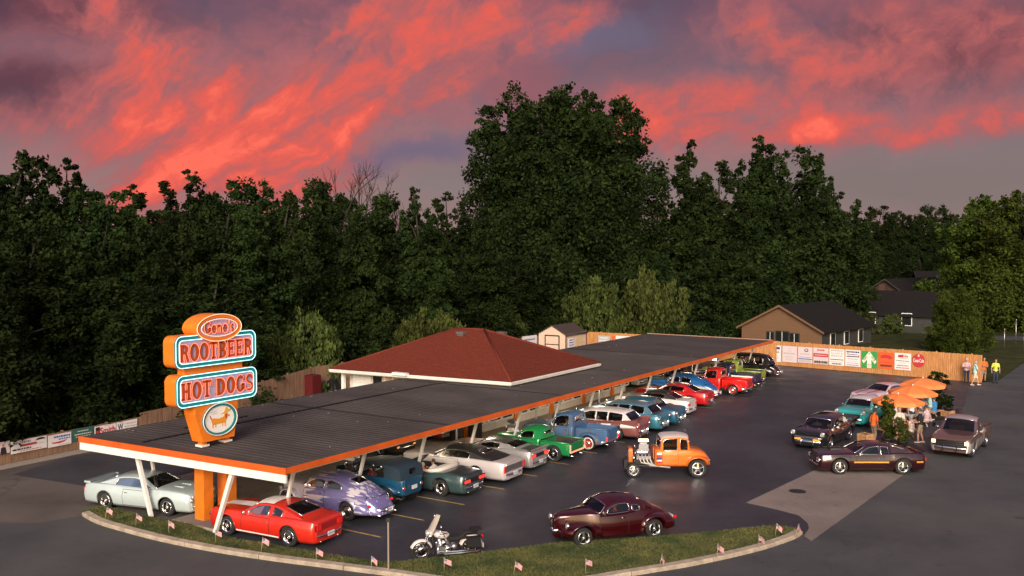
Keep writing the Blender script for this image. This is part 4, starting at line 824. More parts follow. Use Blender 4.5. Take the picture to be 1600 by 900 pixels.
def cabin(root, c, W, mats):
    """roof, pillars, glass. c: prof front to rear [(x,z)..], wb, wr half widths at belt and roof, wins [(xa,xb)..]"""
    P = c['prof']; wb, wr = c['wb'], c['wr']; zb = min(P[0][1], P[-1][1]); zr = max(z for _, z in P); crown = c.get('crown', .07); bow = c.get('bow', .10); rbow = c.get('rbow', .08)
    rc = Crv([(x, z) for x, z in P[1:-1]]) if len(P) > 3 else None
    path = []; nw, nr, nb = 5, 12, 6
    for i in range(nw): t = i/nw; path.append((P[0][0]+(P[1][0]-P[0][0])*t, P[0][1]+(P[1][1]-P[0][1])*t))
    for i in range(nr): x = P[1][0]+(P[-2][0]-P[1][0])*i/nr; path.append((x, rc(x) if rc else P[1][1]))
    for i in range(nb+1): t = i/nb; path.append((P[-2][0]+(P[-1][0]-P[-2][0])*t, P[-2][1]+(P[-1][1]-P[-2][1])*t - c.get('rsag', 0)*math.sin(math.pi*t)))
    tr = c.get('taper', .06); tf = c.get('ftaper', .04); xm = P[1][0]
    def w_at(x, z):
        k = min(1, max(0, (z-zb)/(zr-zb))); k = k**c.get('tpow', 1.0)
        f = 1.0
        if x < xm: f -= tr*((xm-x)/(xm-P[-1][0]))**2
        else: f -= tf*((x-xm)/max(.01, P[0][0]-xm))
        return (wb+(wr-wb)*k)*f
    hk = [min(1.0, max(0.0, (z-zb)/(zr-zb))) for _, z in path]
    rows = []; edge = []; nt = 14; pw = c.get('pw', 3.0)
    for i, (x, z) in enumerate(path):
        cr = crown*hk[i]**.5; ze = z-cr; we = w_at(x, ze); edge.append((x, ze)); row = []
        bw = bow*(1 if i <= nw else max(0, 1-(i-nw)/3)) if i < nw+3 else (-rbow*(min(1, (i-(nw+nr-3))/3)) if i > nw+nr-3 else 0)
        for j in range(-nt//2, nt//2+1):
            t = j/(nt/2); s = abs(t)**.8*(1 if t >= 0 else -1)
            row.append(Vector((x+bw*(1-t*t), we*s, ze+cr*(1-abs(s)**pw))))
        rows.append(row)
    g0, g1 = c.get('rg', (0, nb)); rgw = c.get('rgw', .86)
    is_ws = lambda i, j: i < nw-0 and 1 <= j < nt-1 and not c.get('nows')
    is_rg = lambda i, j: nw+nr+g0 <= i < nw+nr+g1 and abs((j+.5)/(nt/2)-1) < rgw
    body, gw, gr = MB(), MB(), MB(); b = 0
    pf = c.get('pf')
    for tgt, cond in ((body, lambda i, j: not is_ws(i, j) and not is_rg(i, j)), (gw, is_ws), (gr, is_rg)):
        used = {}
        for i in range(len(rows)-1):
            for j in range(nt):
                if not cond(i, j): continue
                q = [(i, j), (i, j+1), (i+1, j+1), (i+1, j)]; ids = []
                for k in q:
                    if k not in used: used[k] = len(tgt.v); tgt.v.append(tuple(rows[k[0]][k[1]]))
                    ids.append(used[k])
                mi = 0
                if tgt is body:
                    mi = 1 if nw <= i else 0
                    if i >= nw+nr and c.get('rearbody', True): mi = 0 if not c.get('allroof') else 1
                    if pf and pf(rows[i][j].y, rows[i][j].x): mi = 2
                tgt.f.append(tuple(ids)); tgt.m.append(mi); tgt.sm.append(True)
    EX = [p[0] for p in edge]; EZ = [p[1] for p in edge]
    exr, ezr = EX[::-1], EZ[::-1]
    mono = all(exr[i] < exr[i+1] for i in range(len(exr)-1))
    ez = lambda x: float(np.interp(x, exr, ezr))
    zlow = lambda x: c['belt'](x)-.03
    outline = [(x, max(z, zlow(x)+.001)) for x, z in edge]
    nbt = 12; lowp = [(EX[-1]+(EX[0]-EX[-1])*i/nbt) for i in range(nbt+1)]
    outline += [(x, zlow(x)-.01) for x in lowp]
    holes = []; mgn = c.get('margin', .045)
    for xa, xb in c['wins']:
        top = []; n = 12
        for i in range(n+1):
            x = xa+(xb-xa)*i/n; zt = min(ez(x), ez(x-.05), ez(x+.05))-mgn; zl = c['belt'](x)+c.get('wlow', .03)
            top.append((x, zt, zl))
        top = [t for t in top if t[1] > t[2]+.035]
        if len(top) < 2: continue
        if c.get('round'):
            xs_, xe_ = top[0][0], top[-1][0]; h2 = []
            for x, zt, zl in top:
                e = min(1, (min(x-xs_, xe_-x)+.02)/.13); k = math.sqrt(max(0, 1-(1-e)**2)); mid = (zt+zl)/2; h2.append((x, mid+(zt-mid)*(.35+.65*k), mid+(zl-mid)*(.35+.65*k)))
            top = h2
        holes.append([(x, zt) for x, zt, _ in top[::-1]]+[(x, zl) for x, _, zl in top])
    for sgn in (1, -1):
        vs, fs = cdt_panel(outline, holes, lambda x, z: Vector((x, sgn*w_at(x, z), z)))
        if sgn < 0: fs = [f[::-1] for f in fs]
        mi = 1 if c.get('allroof') else 0
        body.add(vs, fs, mi, False)
    body.build(c.get('rname', 'cabin'), mats, root)
    G_ = MT['glass'] if not c.get('dark') else MT['darkglass']
    gw.build('windshield', G_, root); gr.build('rear_window', G_, root)
    tr_ = MB()
    for h in holes:
        for sgn in (1, -1):
            ps = [Vector((x, sgn*(w_at(x, z)-.006), z)) for x, z in h]
            g = MB(); g.add(ps, [tuple(range(len(ps)))[::sgn]]); g.build('side_window', G_, root)
            if c.get('trim', True): tr_.tube([p+Vector((0, sgn*.01, 0)) for p in ps], .013, 4, closed=True, cap=False)
    if c.get('trim', True):
        e = c.get('trimw', .016)
        lp = [rows[0][j] for j in range(1, nt)]+[rows[i][nt-1] for i in range(1, nw+1)]+[rows[nw][j] for j in range(nt-2, 0, -1)]+[rows[i][1] for i in range(nw-1, 0, -1)]
        tr_.tube([p+Vector((.004, 0, .004)) for p in lp], e, 4, closed=True, cap=False)
        j0 = min(j for j in range(nt) if is_rg(nw+nr+g0, j)); j1 = nt-j0; i0, i1 = nw+nr+g0, nw+nr+g1
        if g1 > g0:
            lp = [rows[i1][j] for j in range(j0, j1+1)]+[rows[i][j1] for i in range(i1-1, i0, -1)]+[rows[i0][j] for j in range(j1, j0-1, -1)]+[rows[i][j0] for i in range(i0+1, i1)]
            tr_.tube([p+Vector((-.004, 0, .004)) for p in lp], e, 4, closed=True, cap=False)
        tr_.build('window_trim', MT['chrome'], root)
    return w_at

def fender(mb, side, xa, x0, x1, yin, yout, zpk, arch, zlow0, zlow1, mi=0, pk=None, sq=2.2):
    """bulging wing over a wheel; side +1/-1, peak height zpk at xa"""
    n = 22; rows = []; pk = xa if pk is None else pk
    xs = sorted(set([x0+(x1-x0)*i/n for i in range(n+1)]+[arch[0]+q*arch[2]*.9995 for q in (-1, -.9, -.6, 0, .6, .9, 1)]+[arch[0]-arch[2]-.004, arch[0]+arch[2]+.004])); xs = [x for x in xs if x0 <= x <= x1]
    for x in xs:
        if x >= pk: d = (x-pk)/(x1-pk); zl = zlow1
        else: d = (pk-x)/(pk-x0); zl = zlow0
        k = max(0.0, 1-d**sq)**(1/sq); zt = zl+(zpk-zl)*k; wo = yin+.02+(yout-yin-.02)*max(0, 1-d**3.2)**.5
        zb = min(arch_z(x, min(zlow0, zlow1)-.04 if False else zl-.06, [arch]), zt-.012); r = []
        r.append(Vector((x, side*(wo-.05), zb+.008)))
        zs = zb+(zt-zb)*.35
        for q in (0, .5, 1): r.append(Vector((x, side*wo*(1-.02*(1-q)), zb+(zs-zb)*q)))
        for q in range(1, 8):
            th = math.pi/2*q/7; r.append(Vector((x, side*(yin+(wo-yin)*math.cos(th)), zs+(zt-zs)*math.sin(th)**.9)))
        rows.append(r)
    b = len(mb.v); m = len(rows[0])
    for r in rows: mb.v += [tuple(p) for p in r]
    for i in range(len(rows)-1):
        for j in range(m-1):
            f = (b+i*m+j, b+i*m+j+1, b+(i+1)*m+j+1, b+(i+1)*m+j); mb.f.append(f if side > 0 else f[::-1]); mb.m.append(mi); mb.sm.append(True)
    for i in (0, len(rows)-1):
        mb.f.append(tuple(b+i*m+j for j in range(m))); mb.m.append(mi); mb.sm.append(False)
    return mb

def bumper(root, x, w, z, h=.11, curve=.22, front=True, overriders=True, ma=None, name='bumper'):
    b = MB(); rows = []; s = 1 if front else -1
    for i in range(-8, 9):
        t = i/8; y = w*min(1, abs(t)*1.04)*(1 if t > 0 else -1); xx = x-s*curve*abs(t)**3.5
        if abs(i) == 8: xx -= s*.1
        nx = s*(1-.5*abs(t)**4)
        rows.append([Vector((xx-.02*s, y*.99, z-h/2)), Vector((xx+.03*nx, y, z-h*.38)), Vector((xx+.05*nx, y*1.005, z)), Vector((xx+.03*nx, y, z+h*.38)), Vector((xx-.02*s, y*.99, z+h/2)), Vector((xx-.02*s, y*.99, z-h/2))])
    b.grid(rows)
    if overriders:
        for sy in (-1, 1): b.box((x+.05*s, sy*w*.38, z+.02), (.06, .06, h*1.7), taper=.7)
    b.build(name, ma or MT['chrome'], root)
def disc_x(mb, x, y, z, r, d, front=True, mi=0, n=14):
    M = Matrix.Translation((x, y, z)) @ Matrix.Rotation(math.pi/2 if front else -math.pi/2, 4, 'Y')
    mb.lathe([(r, -d), (r, 0), (r*.8, d*.3), (0, d*.45)], n, mi, M)
def lamp(root, name, x, y, z, r=.09, front=True, on=False, rim=True, w=None, h=None, ma=None):
    b = MB()
    ma = ma or ((MT['head_on'] if on else MT['head']) if front else (MT['tail_on'] if on else MT['tail']))
    s = 1 if front else -1
    if w: b.box((x+s*.008, y, z), (.04, w, h), mi=0)
    else:
        disc_x(b, x, y, z, r, .04, front)
        if rim: 
            M = Matrix.Translation((x, y, z)) @ Matrix.Rotation(math.pi/2 if front else -math.pi/2, 4, 'Y')
            b.lathe([(r*1.2, -.05), (r*1.2, .004), (r*1.02, .012), (r*1.0, -.01)], 14, 1, M)
    b.build(name, [ma, MT['chrome']], root)

def car(name, label, cat, c, pos, head, group=None):
    root = empty(name, pos, head, label=label, cat=cat, group=group)
    hwb = c['wb']/2; r = c.get('r', .33); tw = c.get('tw', .22); x0, x1 = -hwb-c['ro'], hwb+c['fo']
    paint = c['paint']; W = Crv(c['plan']); zt = Crv(c['top']); zs = Crv(c['sh']) ; sill = c.get('sill', .2)
    ar = c.get('ar', r*1.17); arches = [] if c.get('noarch') else [(hwb, r+.01, ar), (-hwb, r+.01, c.get('arr', ar))]
    bx0 = c.get('bx0', x0)
    cab = c.get('cab'); conv = c.get('conv')
    openr = None
    if cab: openr = (cab['prof'][-1][0]+.02, cab['prof'][0][0]-.02)
    if conv: openr = conv['open']
    mats = [paint, c.get('roof', paint), c.get('stripe', MT['white']), MT['chrome']]
    body = loft(bx0, c.get('bx1', x1), W, zt, zs, sill, arches, c.get('zm', .5), c.get('tl', .1), c.get('tu', .08), c.get('n', 3.0), openr, c.get('er', .14), c.get('ef', .16), c.get('efac', .82), pf=c.get('pf'))
    body.build('body', mats, root)
    # underbody and floor
    u = MB(); wmin = min(W(x) for x in (x0+.4, 0, x1-.4)); wi = wmin-tw-.06
    u.box(((x0+x1)/2, 0, sill+.12), (x1-x0-.3, 2*max(.3, wi), .16)); u.box((0, 0, sill+.1), (c['wb']-2*ar-.02, 2*wmin*.9, .14))
    for sx in (1, -1): u.box((sx*hwb, 0, r+.13), (ar*1.9, 2*(wi+.01), .4))
    u.tube([(hwb, -wmin*.9, r), (hwb, wmin*.9, r)], .04, 6); u.tube([(-hwb, -wmin*.9, r), (-hwb, wmin*.9, r)], .05, 6)
    u.build('underbody', MT['black'], root)
    tk = c.get('track', wmin-tw/2-.02)
    for sx in (1, -1):
        rr_, tt_ = (r, tw) if sx > 0 else (c.get('rr', r), c.get('trr', tw))
        for sy in (1, -1): add_wheel(root, sx*hwb, sy*(tk if sx > 0 else c.get('trackr', tk)), rr_, tt_, c.get('rim', 'spoke5'), c.get('ww', False), c.get('steer', 0) if sx > 0 else 0)
    if cab:
        cab.setdefault('belt', zs); cabin(root, cab, W, mats)
    if cab or conv:
        o0, o1 = openr; im = c.get('im', MT['inter']); ys = min(W(o0), W(o1))*.86; zb_ = min(zs(o0), zs(o1))
        i_ = MB()
        zf = sill+.12
        for sy in (1, -1): i_.box(((o0+o1)/2, sy*ys, (zf+zb_-.05)/2), (o1-o0-.06, .05, zb_-.05-zf))
        i_.box((o1-.16, 0, zb_-.08), (.26, 2*ys, .18)); i_.box(((o0+o1)/2, 0, zf+.06), (o1-o0-.1, 2*ys, .04)); i_.box((o0+.06, 0, (zf+zb_)/2), (.06, 2*ys, zb_-zf-.06))
        i_.build('interior', MT['inter'], root)
        sx_ = c.get('seats', [o1-1.05, o0+.55] if o1-o0 > 1.7 else [(o0+o1)/2-.15])
        for s in sx_:
            b = MB(); b.box((s, 0, zf+.2), (.5, 2*ys-.12, .22), taper=.95)
            M = Matrix.Translation((s-.27, 0, zb_-.17)) @ Matrix.Rotation(R(-12), 4, 'Y'); b.box((0, 0, 0), (.14, 2*ys-.12, .62), taper=.93, M=M); b.build('seat', im, root)
        b = MB(); M = Matrix.Translation((o1-.42, .36, zb_+.02)) @ Matrix.Rotation(R(-65), 4, 'Y')
        b.tube([M @ Vector((.18*math.cos(a), .18*math.sin(a), 0)) for a in [k*math.pi/7 for k in range(14)]], .014, 5, closed=True, cap=False); b.tube([M @ Vector((0, 0, 0)), (o1-.2, .36, zb_-.1)], .02, 5)
        b.build('steering_wheel', MT['black'], root)
    if conv:
        wx0, wz0, wx1, wz1, ww = conv['ws']; g = MB(); rows = []
        for i in range(5):
            t = i/4; rows.append([Vector((wx0+(wx1-wx0)*t+.1*(1-(j/4)**2), ww*(1-.12*t)*j/4, wz0+(wz1-wz0)*t)) for j in range(-4, 5)])
        g.grid(rows); g.build('windshield', MT['glass'], root)
        f = MB(); f.tube([rows[i][0] for i in range(5)]+[rows[4][j] for j in range(1, 9)]+[rows[i][8] for i in range(3, -1, -1)], .02, 6); f.build('windshield_frame', conv.get('fm', MT['chrome']), root)
        if conv.get('boot'):
            f = MB(); bx = conv['open'][0]; bz = zs(bx)+.04; yb = W(bx)*.9
            f.tube([(bx+.75, yb, bz), (bx+.3, yb, bz+.03), (bx+.03, yb*.85, bz+.05), (bx-.04, yb*.5, bz+.06), (bx-.05, 0, bz+.07), (bx-.04, -yb*.5, bz+.06), (bx+.03, -yb*.85, bz+.05), (bx+.3, -yb, bz+.03), (bx+.75, -yb, bz)], [.04, .07, .10, .11, .11, .11, .10, .07, .04], 10)
            f.build('folded_top', conv['boot'], root)
    # doors: proud skins with shut lines
    for d in c.get('doors', []):
        for sy in (1, -1):
            xa, xb = d[0], d[1]; rows = []; seam = []
            zbot, zfn = sill+.07, lambda x: zs(x)-.02
            zmid_f = lambda x: sill+(zs(x)-sill)*c.get('zm', .5)
            def sy_(x, z):
                w = W(x); zm_ = zmid_f(x); tl_, tu_ = c.get('tl', .1), c.get('tu', .08)
                return w*(1-tl_*((zm_-z)/(zm_-sill))**2) if z < zm_ else w*(1-tu_*((z-zm_)/max(.01, zs(x)-zm_))**2)
            pd = MB()
            for i in range(7):
                x = xa+(xb-xa)*i/6; rows.append([Vector((x, sy*(sy_(x, zbot+(zfn(x)-zbot)*k/6)+.006), zbot+(zfn(x)-zbot)*k/6)) for k in range(7)])
            pd.grid(rows if sy < 0 else rows[::-1])
            if c.get('pf'): pd.m = [c['pf'](*(Vector(pd.v[f[0]])+Vector(pd.v[f[2]]))/2) for f in pd.f]
            lp = [rows[i][0] for i in range(7)]+[rows[6][k] for k in range(1, 7)]+[rows[i][6] for i in range(5, -1, -1)]+[rows[0][k] for k in range(5, 0, -1)]
            pd.tube(lp, .008, 4, 3, closed=True, cap=False)
            do = pd.build('door', [paint, c.get('roof', paint), c.get('stripe', MT['white']), MT['black']], root)
            h = MB(); hz = zs(xa+.12)-.13; h.box((xa+.16, sy*(sy_(xa+.16, hz)+.02), hz), (.14, .03, .025)); h.build('handle', MT['chrome'], do)
            if c.get('mirror', True) and d is c['doors'][0]:
                h = MB(); mz = zs(xb-.1)+.07; my = sy_(xb, zs(xb)-.05)
                h.tube([(xb-.12, sy*my*.97, mz-.1), (xb-.12, sy*(my+.06), mz)], .012, 5); h.box((xb-.12, sy*(my+.09), mz+.01), (.05, .13, .09), taper=.8); h.build('mirror', MT['chrome'], root)
    # side trim strips
    for st in c.get('strips', []):
        xa, xb, za, zb2, hh, mt_ = st; b = MB()
        for sy in (1, -1):
            rows = []
            for i in range(15):
                x = xa+(xb-xa)*i/14; z = za+(zb2-za)*i/14
                if any(abs(x-a[0]) < a[2]+.02 and z < a[1]+math.sqrt(max(0, (a[2]+.02)**2-(x-a[0])**2)) for a in arches): 
                    if len(rows) > 1: MB().grid(rows).build('side_trim', mt_, root)
                    rows = []; continue
                zz = sill+(zs(x)-sill)*c.get('zm', .5); w = W(x)
                def yy(z): return sy*((w*(1-c.get('tl', .1)*((zz-z)/(zz-sill))**2) if z < zz else w*(1-c.get('tu', .08)*((z-zz)/max(.01, zs(x)-zz))**2))+.013)
                rows.append([Vector((x, yy(z-hh/2)-sy*.012, z-hh/2)), Vector((x, yy(z-hh/2), z-hh/2)), Vector((x, yy(z+hh/2), z+hh/2)), Vector((x, yy(z+hh/2)-sy*.012, z+hh/2))])
            if len(rows) > 1: MB().grid(rows).build('side_trim', mt_, root)
    # ends
    fz, rz = c.get('fz', .42), c.get('rz', .42); wf, wr_ = W(x1-.1)*.96, W(x0+.1)*.96
    if c.get('fb', True): bumper(root, x1+.05, wf, fz, c.get('fbh', .12), c.get('fbc', .2), True, c.get('over', False))
    if c.get('rb', True): bumper(root, x0-.05, wr_, rz, c.get('rbh', .12), c.get('fbc', .2), False, c.get('over', False))
    for l in c.get('tails', []):
        for sy in (1, -1):
            if l[0] == 'r': lamp(root, 'tail_light', x0-.01, sy*l[1], l[2], r=l[3], front=False, on=c.get('lit', False))
            else: lamp(root, 'tail_light', x0-.012, sy*l[1], l[2], w=l[3], h=l[4], front=False, on=c.get('lit', False))
    for l in c.get('heads', []):
        for sy in (1, -1): lamp(root, 'headlight', x1+.0+(l[3] if len(l) > 3 else 0), sy*l[0], l[1], r=l[2], on=c.get('hon', False))
    if c.get('grille'):
        w, z, h = c['grille']; b = MB(); b.box((x1-.0, 0, z), (.05, 2*w, h), mi=1)
        nb_ = c.get('gbars', 4)
        for k in range(nb_): b.box((x1+.03, 0, z-h/2+h*(k+.5)/nb_), (.02, 2*w-.02, h/nb_*.4), mi=0)
        for sy in (1, -1): b.box((x1+.03, sy*w, z), (.025, .025, h+.03), mi=0)
        b.build('grille', [MT['chrome'], MT['black']], root)
    if c.get('plate', True):
        b = MB(); b.box((x0-.085, 0, rz+.0), (.02, .32, .15)); b.build('licence_plate', MT['plate'], root)
    if c.get('panel'):       # rear panel between the lamps
        w, z, h, m_ = c['panel']; b = MB(); b.box((x0-.0, 0, z), (.018, 2*w, h)); b.build('rear_panel', m_, root)
    if c.get('exh', True):
        for sy in (1, -1): MB().tube([(x0+.4, sy*.45, sill+.03), (x0-.04, sy*.45, sill+.02)], .03, 8).build('exhaust_pipe', MT['chrome'], root)
    return root
MT['plate'] = mat('licence_plate', (.6, .62, .66), .4)
def paint(name, col, metal=.25, rough=.3, **k): return mat(name, col, rough, metal, 1.0, **k)
def ext(c, **k): d = dict(c); d.update(k); return d

# ---- family shapes, x forward from mid wheelbase
def muscle(**k):           # late sixties two door
    c = dict(wb=2.75, fo=.93, ro=1.05, r=.335, tw=.23, sill=.2,
        plan=[(-2.43, .80), (-1.9, .89), (-1.2, .92), (0, .90), (1.3, .905), (1.9, .88), (2.3, .82)],
        top=[(-2.43, .86), (-2.3, .92), (-1.6, .95), (-.9, .97), (.5, .96), (.8, .97), (1.6, .93), (2.2, .86), (2.31, .80)],
        sh=[(-2.43, .80), (-2.2, .87), (-1.3, .90), (-.5, .86), (.5, .85), (1.5, .84), (2.1, .80), (2.31, .74)],
        zm=.52, tl=.10, tu=.09, doors=[(-.55, .68)],
        cab=dict(prof=[(.78, .90), (.22, 1.27), (-.2, 1.325), (-.7, 1.30), (-1.0, 1.25), (-1.65, .92)], wb=.80, wr=.56, wins=[(-.92, .66)], rgw=.75, taper=.1),
        fz=.40, rz=.42, fbh=.09, rbh=.09, heads=[(.66, .62, .085)], grille=(.54, .62, .16), tails=[('b', .56, .66, .3, .12)])
    c.update(k); return c
def fastback(**k):
    c = muscle(wb=2.74, fo=.9, ro=1.02,
        top=[(-2.39, .84), (-2.3, .93), (-2.1, .96), (-1.4, .98), (.5, .96), (.85, .96), (1.6, .93), (2.1, .88), (2.27, .80)],
        sh=[(-2.39, .80), (-2.3, .87), (-1.3, .90), (-.5, .85), (.5, .85), (1.5, .85), (2.1, .82), (2.27, .74)],
        cab=dict(prof=[(.72, .90), (.16, 1.25), (-.2, 1.305), (-.6, 1.30), (-.9, 1.25), (-1.98, .93)], wb=.80, wr=.55, wins=[(-.42, .62), (-.98, -.6)], rg=(0, 4), rgw=.72, taper=.12, wlow=.04))
    c.update(k); return c
def fifties(**k):          # 1955-57 sedan / hardtop
    c = dict(wb=2.92, fo=.85, ro=1.15, r=.35, tw=.19, sill=.24, rim='cap',
        plan=[(-2.6, .80), (-2.2, .90), (-1.4, .93), (0, .92), (1.4, .93), (2.0, .90), (2.3, .84)],
        top=[(-2.6, .72), (-2.5, .90), (-2.0, 1.0), (-1.4, 1.04), (-.9, 1.03), (.8, 1.02), (1.0, 1.05), (1.8, 1.0), (2.2, .93), (2.31, .82)],
        sh=[(-2.6, .95), (-2.4, 1.0), (-1.8, .98), (-.6, .93), (.6, .94), (1.5, .97), (2.2, .97), (2.31, .92)],
        zm=.55, tl=.12, tu=.14, doors=[(-.45, .75)],
        cab=dict(prof=[(.95, .98), (.5, 1.36), (.1, 1.46), (-.6, 1.47), (-1.05, 1.42), (-1.5, 1.02)], wb=.80, wr=.62, wins=[(-1.25, .82)], crown=.1, rgw=.84, bow=.16, rbow=.16, taper=.08),
        fz=.46, rz=.48, fbh=.17, rbh=.17, fbc=.25, over=True, heads=[(.72, .86, .10, .02)], grille=(.55, .66, .2), tails=[('r', .76, .78, .06)])
    c.update(k); return c
def forties(**k):          # fat fender coupe / sedan
    c = dict(wb=2.9, fo=.75, ro=1.2, r=.35, tw=.2, sill=.26, rim='cap', noarch=False,
        plan=[(-2.6, .35), (-2.3, .56), (-1.6, .72), (-.8, .80), (0, .82), (.7, .76), (1.3, .60), (1.9, .42), (2.2, .30)],
        top=[(-2.6, .50), (-2.4, .78), (-2.0, 1.0), (-1.4, 1.16), (-.8, 1.14), (.7, 1.08), (1.0, 1.10), (1.6, 1.06), (2.05, .98), (2.2, .84)],
        sh=[(-2.6, .45), (-2.4, .60), (-1.8, .78), (-1.2, .93), (-.5, .98), (.6, .98), (1.4, .94), (2.05, .84), (2.2, .70)],
        zm=.35, tl=.08, tu=.12, n=2.3, ar=.40, doors=[(-.35, .68)], efac=.7, track=.72,
        cab=dict(prof=[(.78, 1.02), (.45, 1.42), (.1, 1.56), (-.5, 1.58), (-1.0, 1.47), (-1.9, .98)], wb=.76, wr=.56, wins=[(-.2, .6), (-.95, -.32)], crown=.17, pw=2.2, rg=(1, 3), rgw=.5, taper=.22, bow=.12, rbow=.2, round=True, rsag=-.06, wlow=.04, margin=.05),
        fz=.45, rz=.45, fbh=.11, rbh=.11, fbc=.16, over=True, heads=[], tails=[])
    c.update(k); return c
def fat_fenders(root, c, paint_, lights=True, hon=False):
    hwb = c['wb']/2; r = c['r']; 
    for sy in (1, -1):
        f = fender(MB(), sy, hwb, hwb-.95, hwb+.64, .26, .90, c.get('ffz', .83), (hwb, r, .41), .34, .42, pk=hwb+.02); f.build('fender', c.get('fpaint', paint_), root)
        f = fender(MB(), sy, -hwb, -hwb-.95, -hwb+.62, .52, .92, c.get('frz', .86), (-hwb, r, .40), .36, .34, pk=-hwb+.08); f.build('fender', paint_, root)
        b = MB(); b.box((-.1, sy*.83, .31), (c['wb']-1.2, .2, .05)); b.build('running_board', paint_, root)
        if lights: lamp(root, 'headlight', hwb+.56, sy*.66, .74, r=.09, on=hon)
        b = MB(); b.lathe([(.0, .0)], 3) if False else disc_x(b, -hwb-.93, sy*.66, .62, .05, .06, False); b.build('tail_light', MT['tail'], root)
def pickup(**k):           # separate cab and bed
    c = dict(wb=2.95, fo=.78, ro=.9, r=.36, tw=.22, sill=.3, rim='steel', er=.02,
        plan=[(-.62, .84), (0, .86), (.8, .86), (1.4, .86), (2.0, .84), (2.26, .80)],
        top=[(-.62, 1.12), (.4, 1.10), (.75, 1.12), (1.5, 1.08), (2.1, 1.02), (2.26, .94)],
        sh=[(-.62, 1.04), (.4, 1.03), (1.4, 1.0), (2.1, .94), (2.26, .86)],
        bx0=-.62, zm=.5, tl=.06, tu=.06, doors=[(-.42, .58)],
        cab=dict(prof=[(.62, 1.06), (.36, 1.62), (.0, 1.73), (-.4, 1.73), (-.56, 1.66), (-.60, 1.06)], wb=.78, wr=.66, wins=[(-.36, .52)], crown=.1, bow=.1, rbow=.02, taper=.01, rg=(1, 4), rgw=.55, margin=.06, wlow=.03),
        fz=.5, rz=.5, rb=False, fbh=.15, heads=[(.66, .8, .1)], grille=(.5, .78, .26), plate=False, seats=[-.12])
    c.update(k); return c
def add_bed(root, c, paint_, step=False, w=.84, zt=1.02, inner=None, x0=None, x1=-.68, tg='tailgate', lit=False, arr=True, rail=True):
    hwb = c['wb']/2; r = c['r']; x0 = -hwb-c['ro'] if x0 is None else x0; wi = w if not step else .62
    m = MB(); ar = [(-hwb, r, .42)] if not step and arr else []
    cw = Crv([(x0, wi), (x1, wi)]); ct = Crv([(x0, zt), (x1, zt)])
    loft(x0, x1, cw, ct, ct, .42 if step else c['sill']+.06, ar, .5, .05, .03, 3, (x0-.1, x1+.1), .02, .02, .97, 10, mb=m)
    m.box((x1-.02, 0, (zt+.5)/2), (.04, 2*wi-.06, zt-.5)); m.build('bed', paint_, root)
    t = MB(); t.box((x0-.0, 0, (zt+.5)/2+.01), (.05, 2*wi-.1, zt-.52)); t.box((x0-.03, 0, (zt+.5)/2+.01), (.02, 2*wi-.34, (zt-.52)*.6)); t.build(tg, paint_, root)
    i = MB(); i.box(((x0+x1)/2, 0, .56), (x1-x0-.08, 2*wi-.1, .04))
    for sy in (1, -1): i.box(((x0+x1)/2, sy*(wi-.055), (zt+.55)/2), (x1-x0-.08, .03, zt-.56))
    i.build('bed_liner', inner or MT['inter'], root)
    if rail:
        for sy in (1, -1):
            b = MB(); b.tube([(x0, sy*(wi-.03), zt), (x1, sy*(wi-.03), zt)], .035, 8); b.build('bed_rail', paint_, root)
    if step:
        for sy in (1, -1):
            f = fender(MB(), sy, -hwb, -hwb-.62, -hwb+.62, wi-.02, .93, .86, (-hwb, r, .41), .38, .38, sq=2.6); f.build('fender', paint_, root)
    for sy in (1, -1): lamp(root, 'tail_light', x0-.03, sy*(w-.12 if not step else .66), .62 if step else .74, w=.09, h=.16, front=False, on=lit)
# ================================================================ THE CARS
def mid_wheels(front, rear, half=.8):
    a, b = G(*front), G(*rear); d = (a-b).normalized(); n = Vector((-d.y, d.x, 0)); n = n if n.y > 0 else -n
    return (a+b)/2+n*half, math.atan2(d.y, d.x)
HV = ANG_V+R(2)
def row_pos(u, vr, c): return UV(u, vr+c['ro']+c['wb']/2)
rr = lambda a: a
GR = 'cars parked in the row along the canopy'; GF = 'cars out on the open lot'; GU = 'cars under the canopy'
CARS = {}
def reg(k, root, c): CARS[k] = (root, c); return root

# red fastback with white bonnet stripes
P = paint('red_paint', (.62, .025, .012), .1); 
def two_stripe(y0=.06, y1=.3): return lambda x, y, z: 2 if (z > .84 and y0 < abs(y) < y1) else 0
c = fastback(paint=P, rim='spoke5', pf=lambda x, y, z: 2 if (x > .7 and z > .8 and .04 < abs(y) < .3) else 0, strips=[(-.95, .95, .26, .26, .05, MT['white'])], tails=[('b', .62, .70, .06, .17), ('b', .54, .70, .06, .17), ('b', .46, .70, .06, .17)], panel=(.74, .70, .2, paint('red_panel', (.4, .02, .02))))
c['cab']['pf'] = lambda y, x: abs(y) < .5 and x > -.45; c['cab']['pw'] = 3
p, h = mid_wheels((357, 836), (452, 854)); reg('mustang', car('parked_car', 'bright red fastback with white bonnet stripes, nearest the orange sign columns', 'car', c, p, h, GR), c)
r_ = CARS['mustang'][0]; b = MB()
for sy in (1, -1): b.box((-1.0, sy*.86, .62), (.08, .05, .3)); 
b.build('side_scoop', MT['black'], r_)

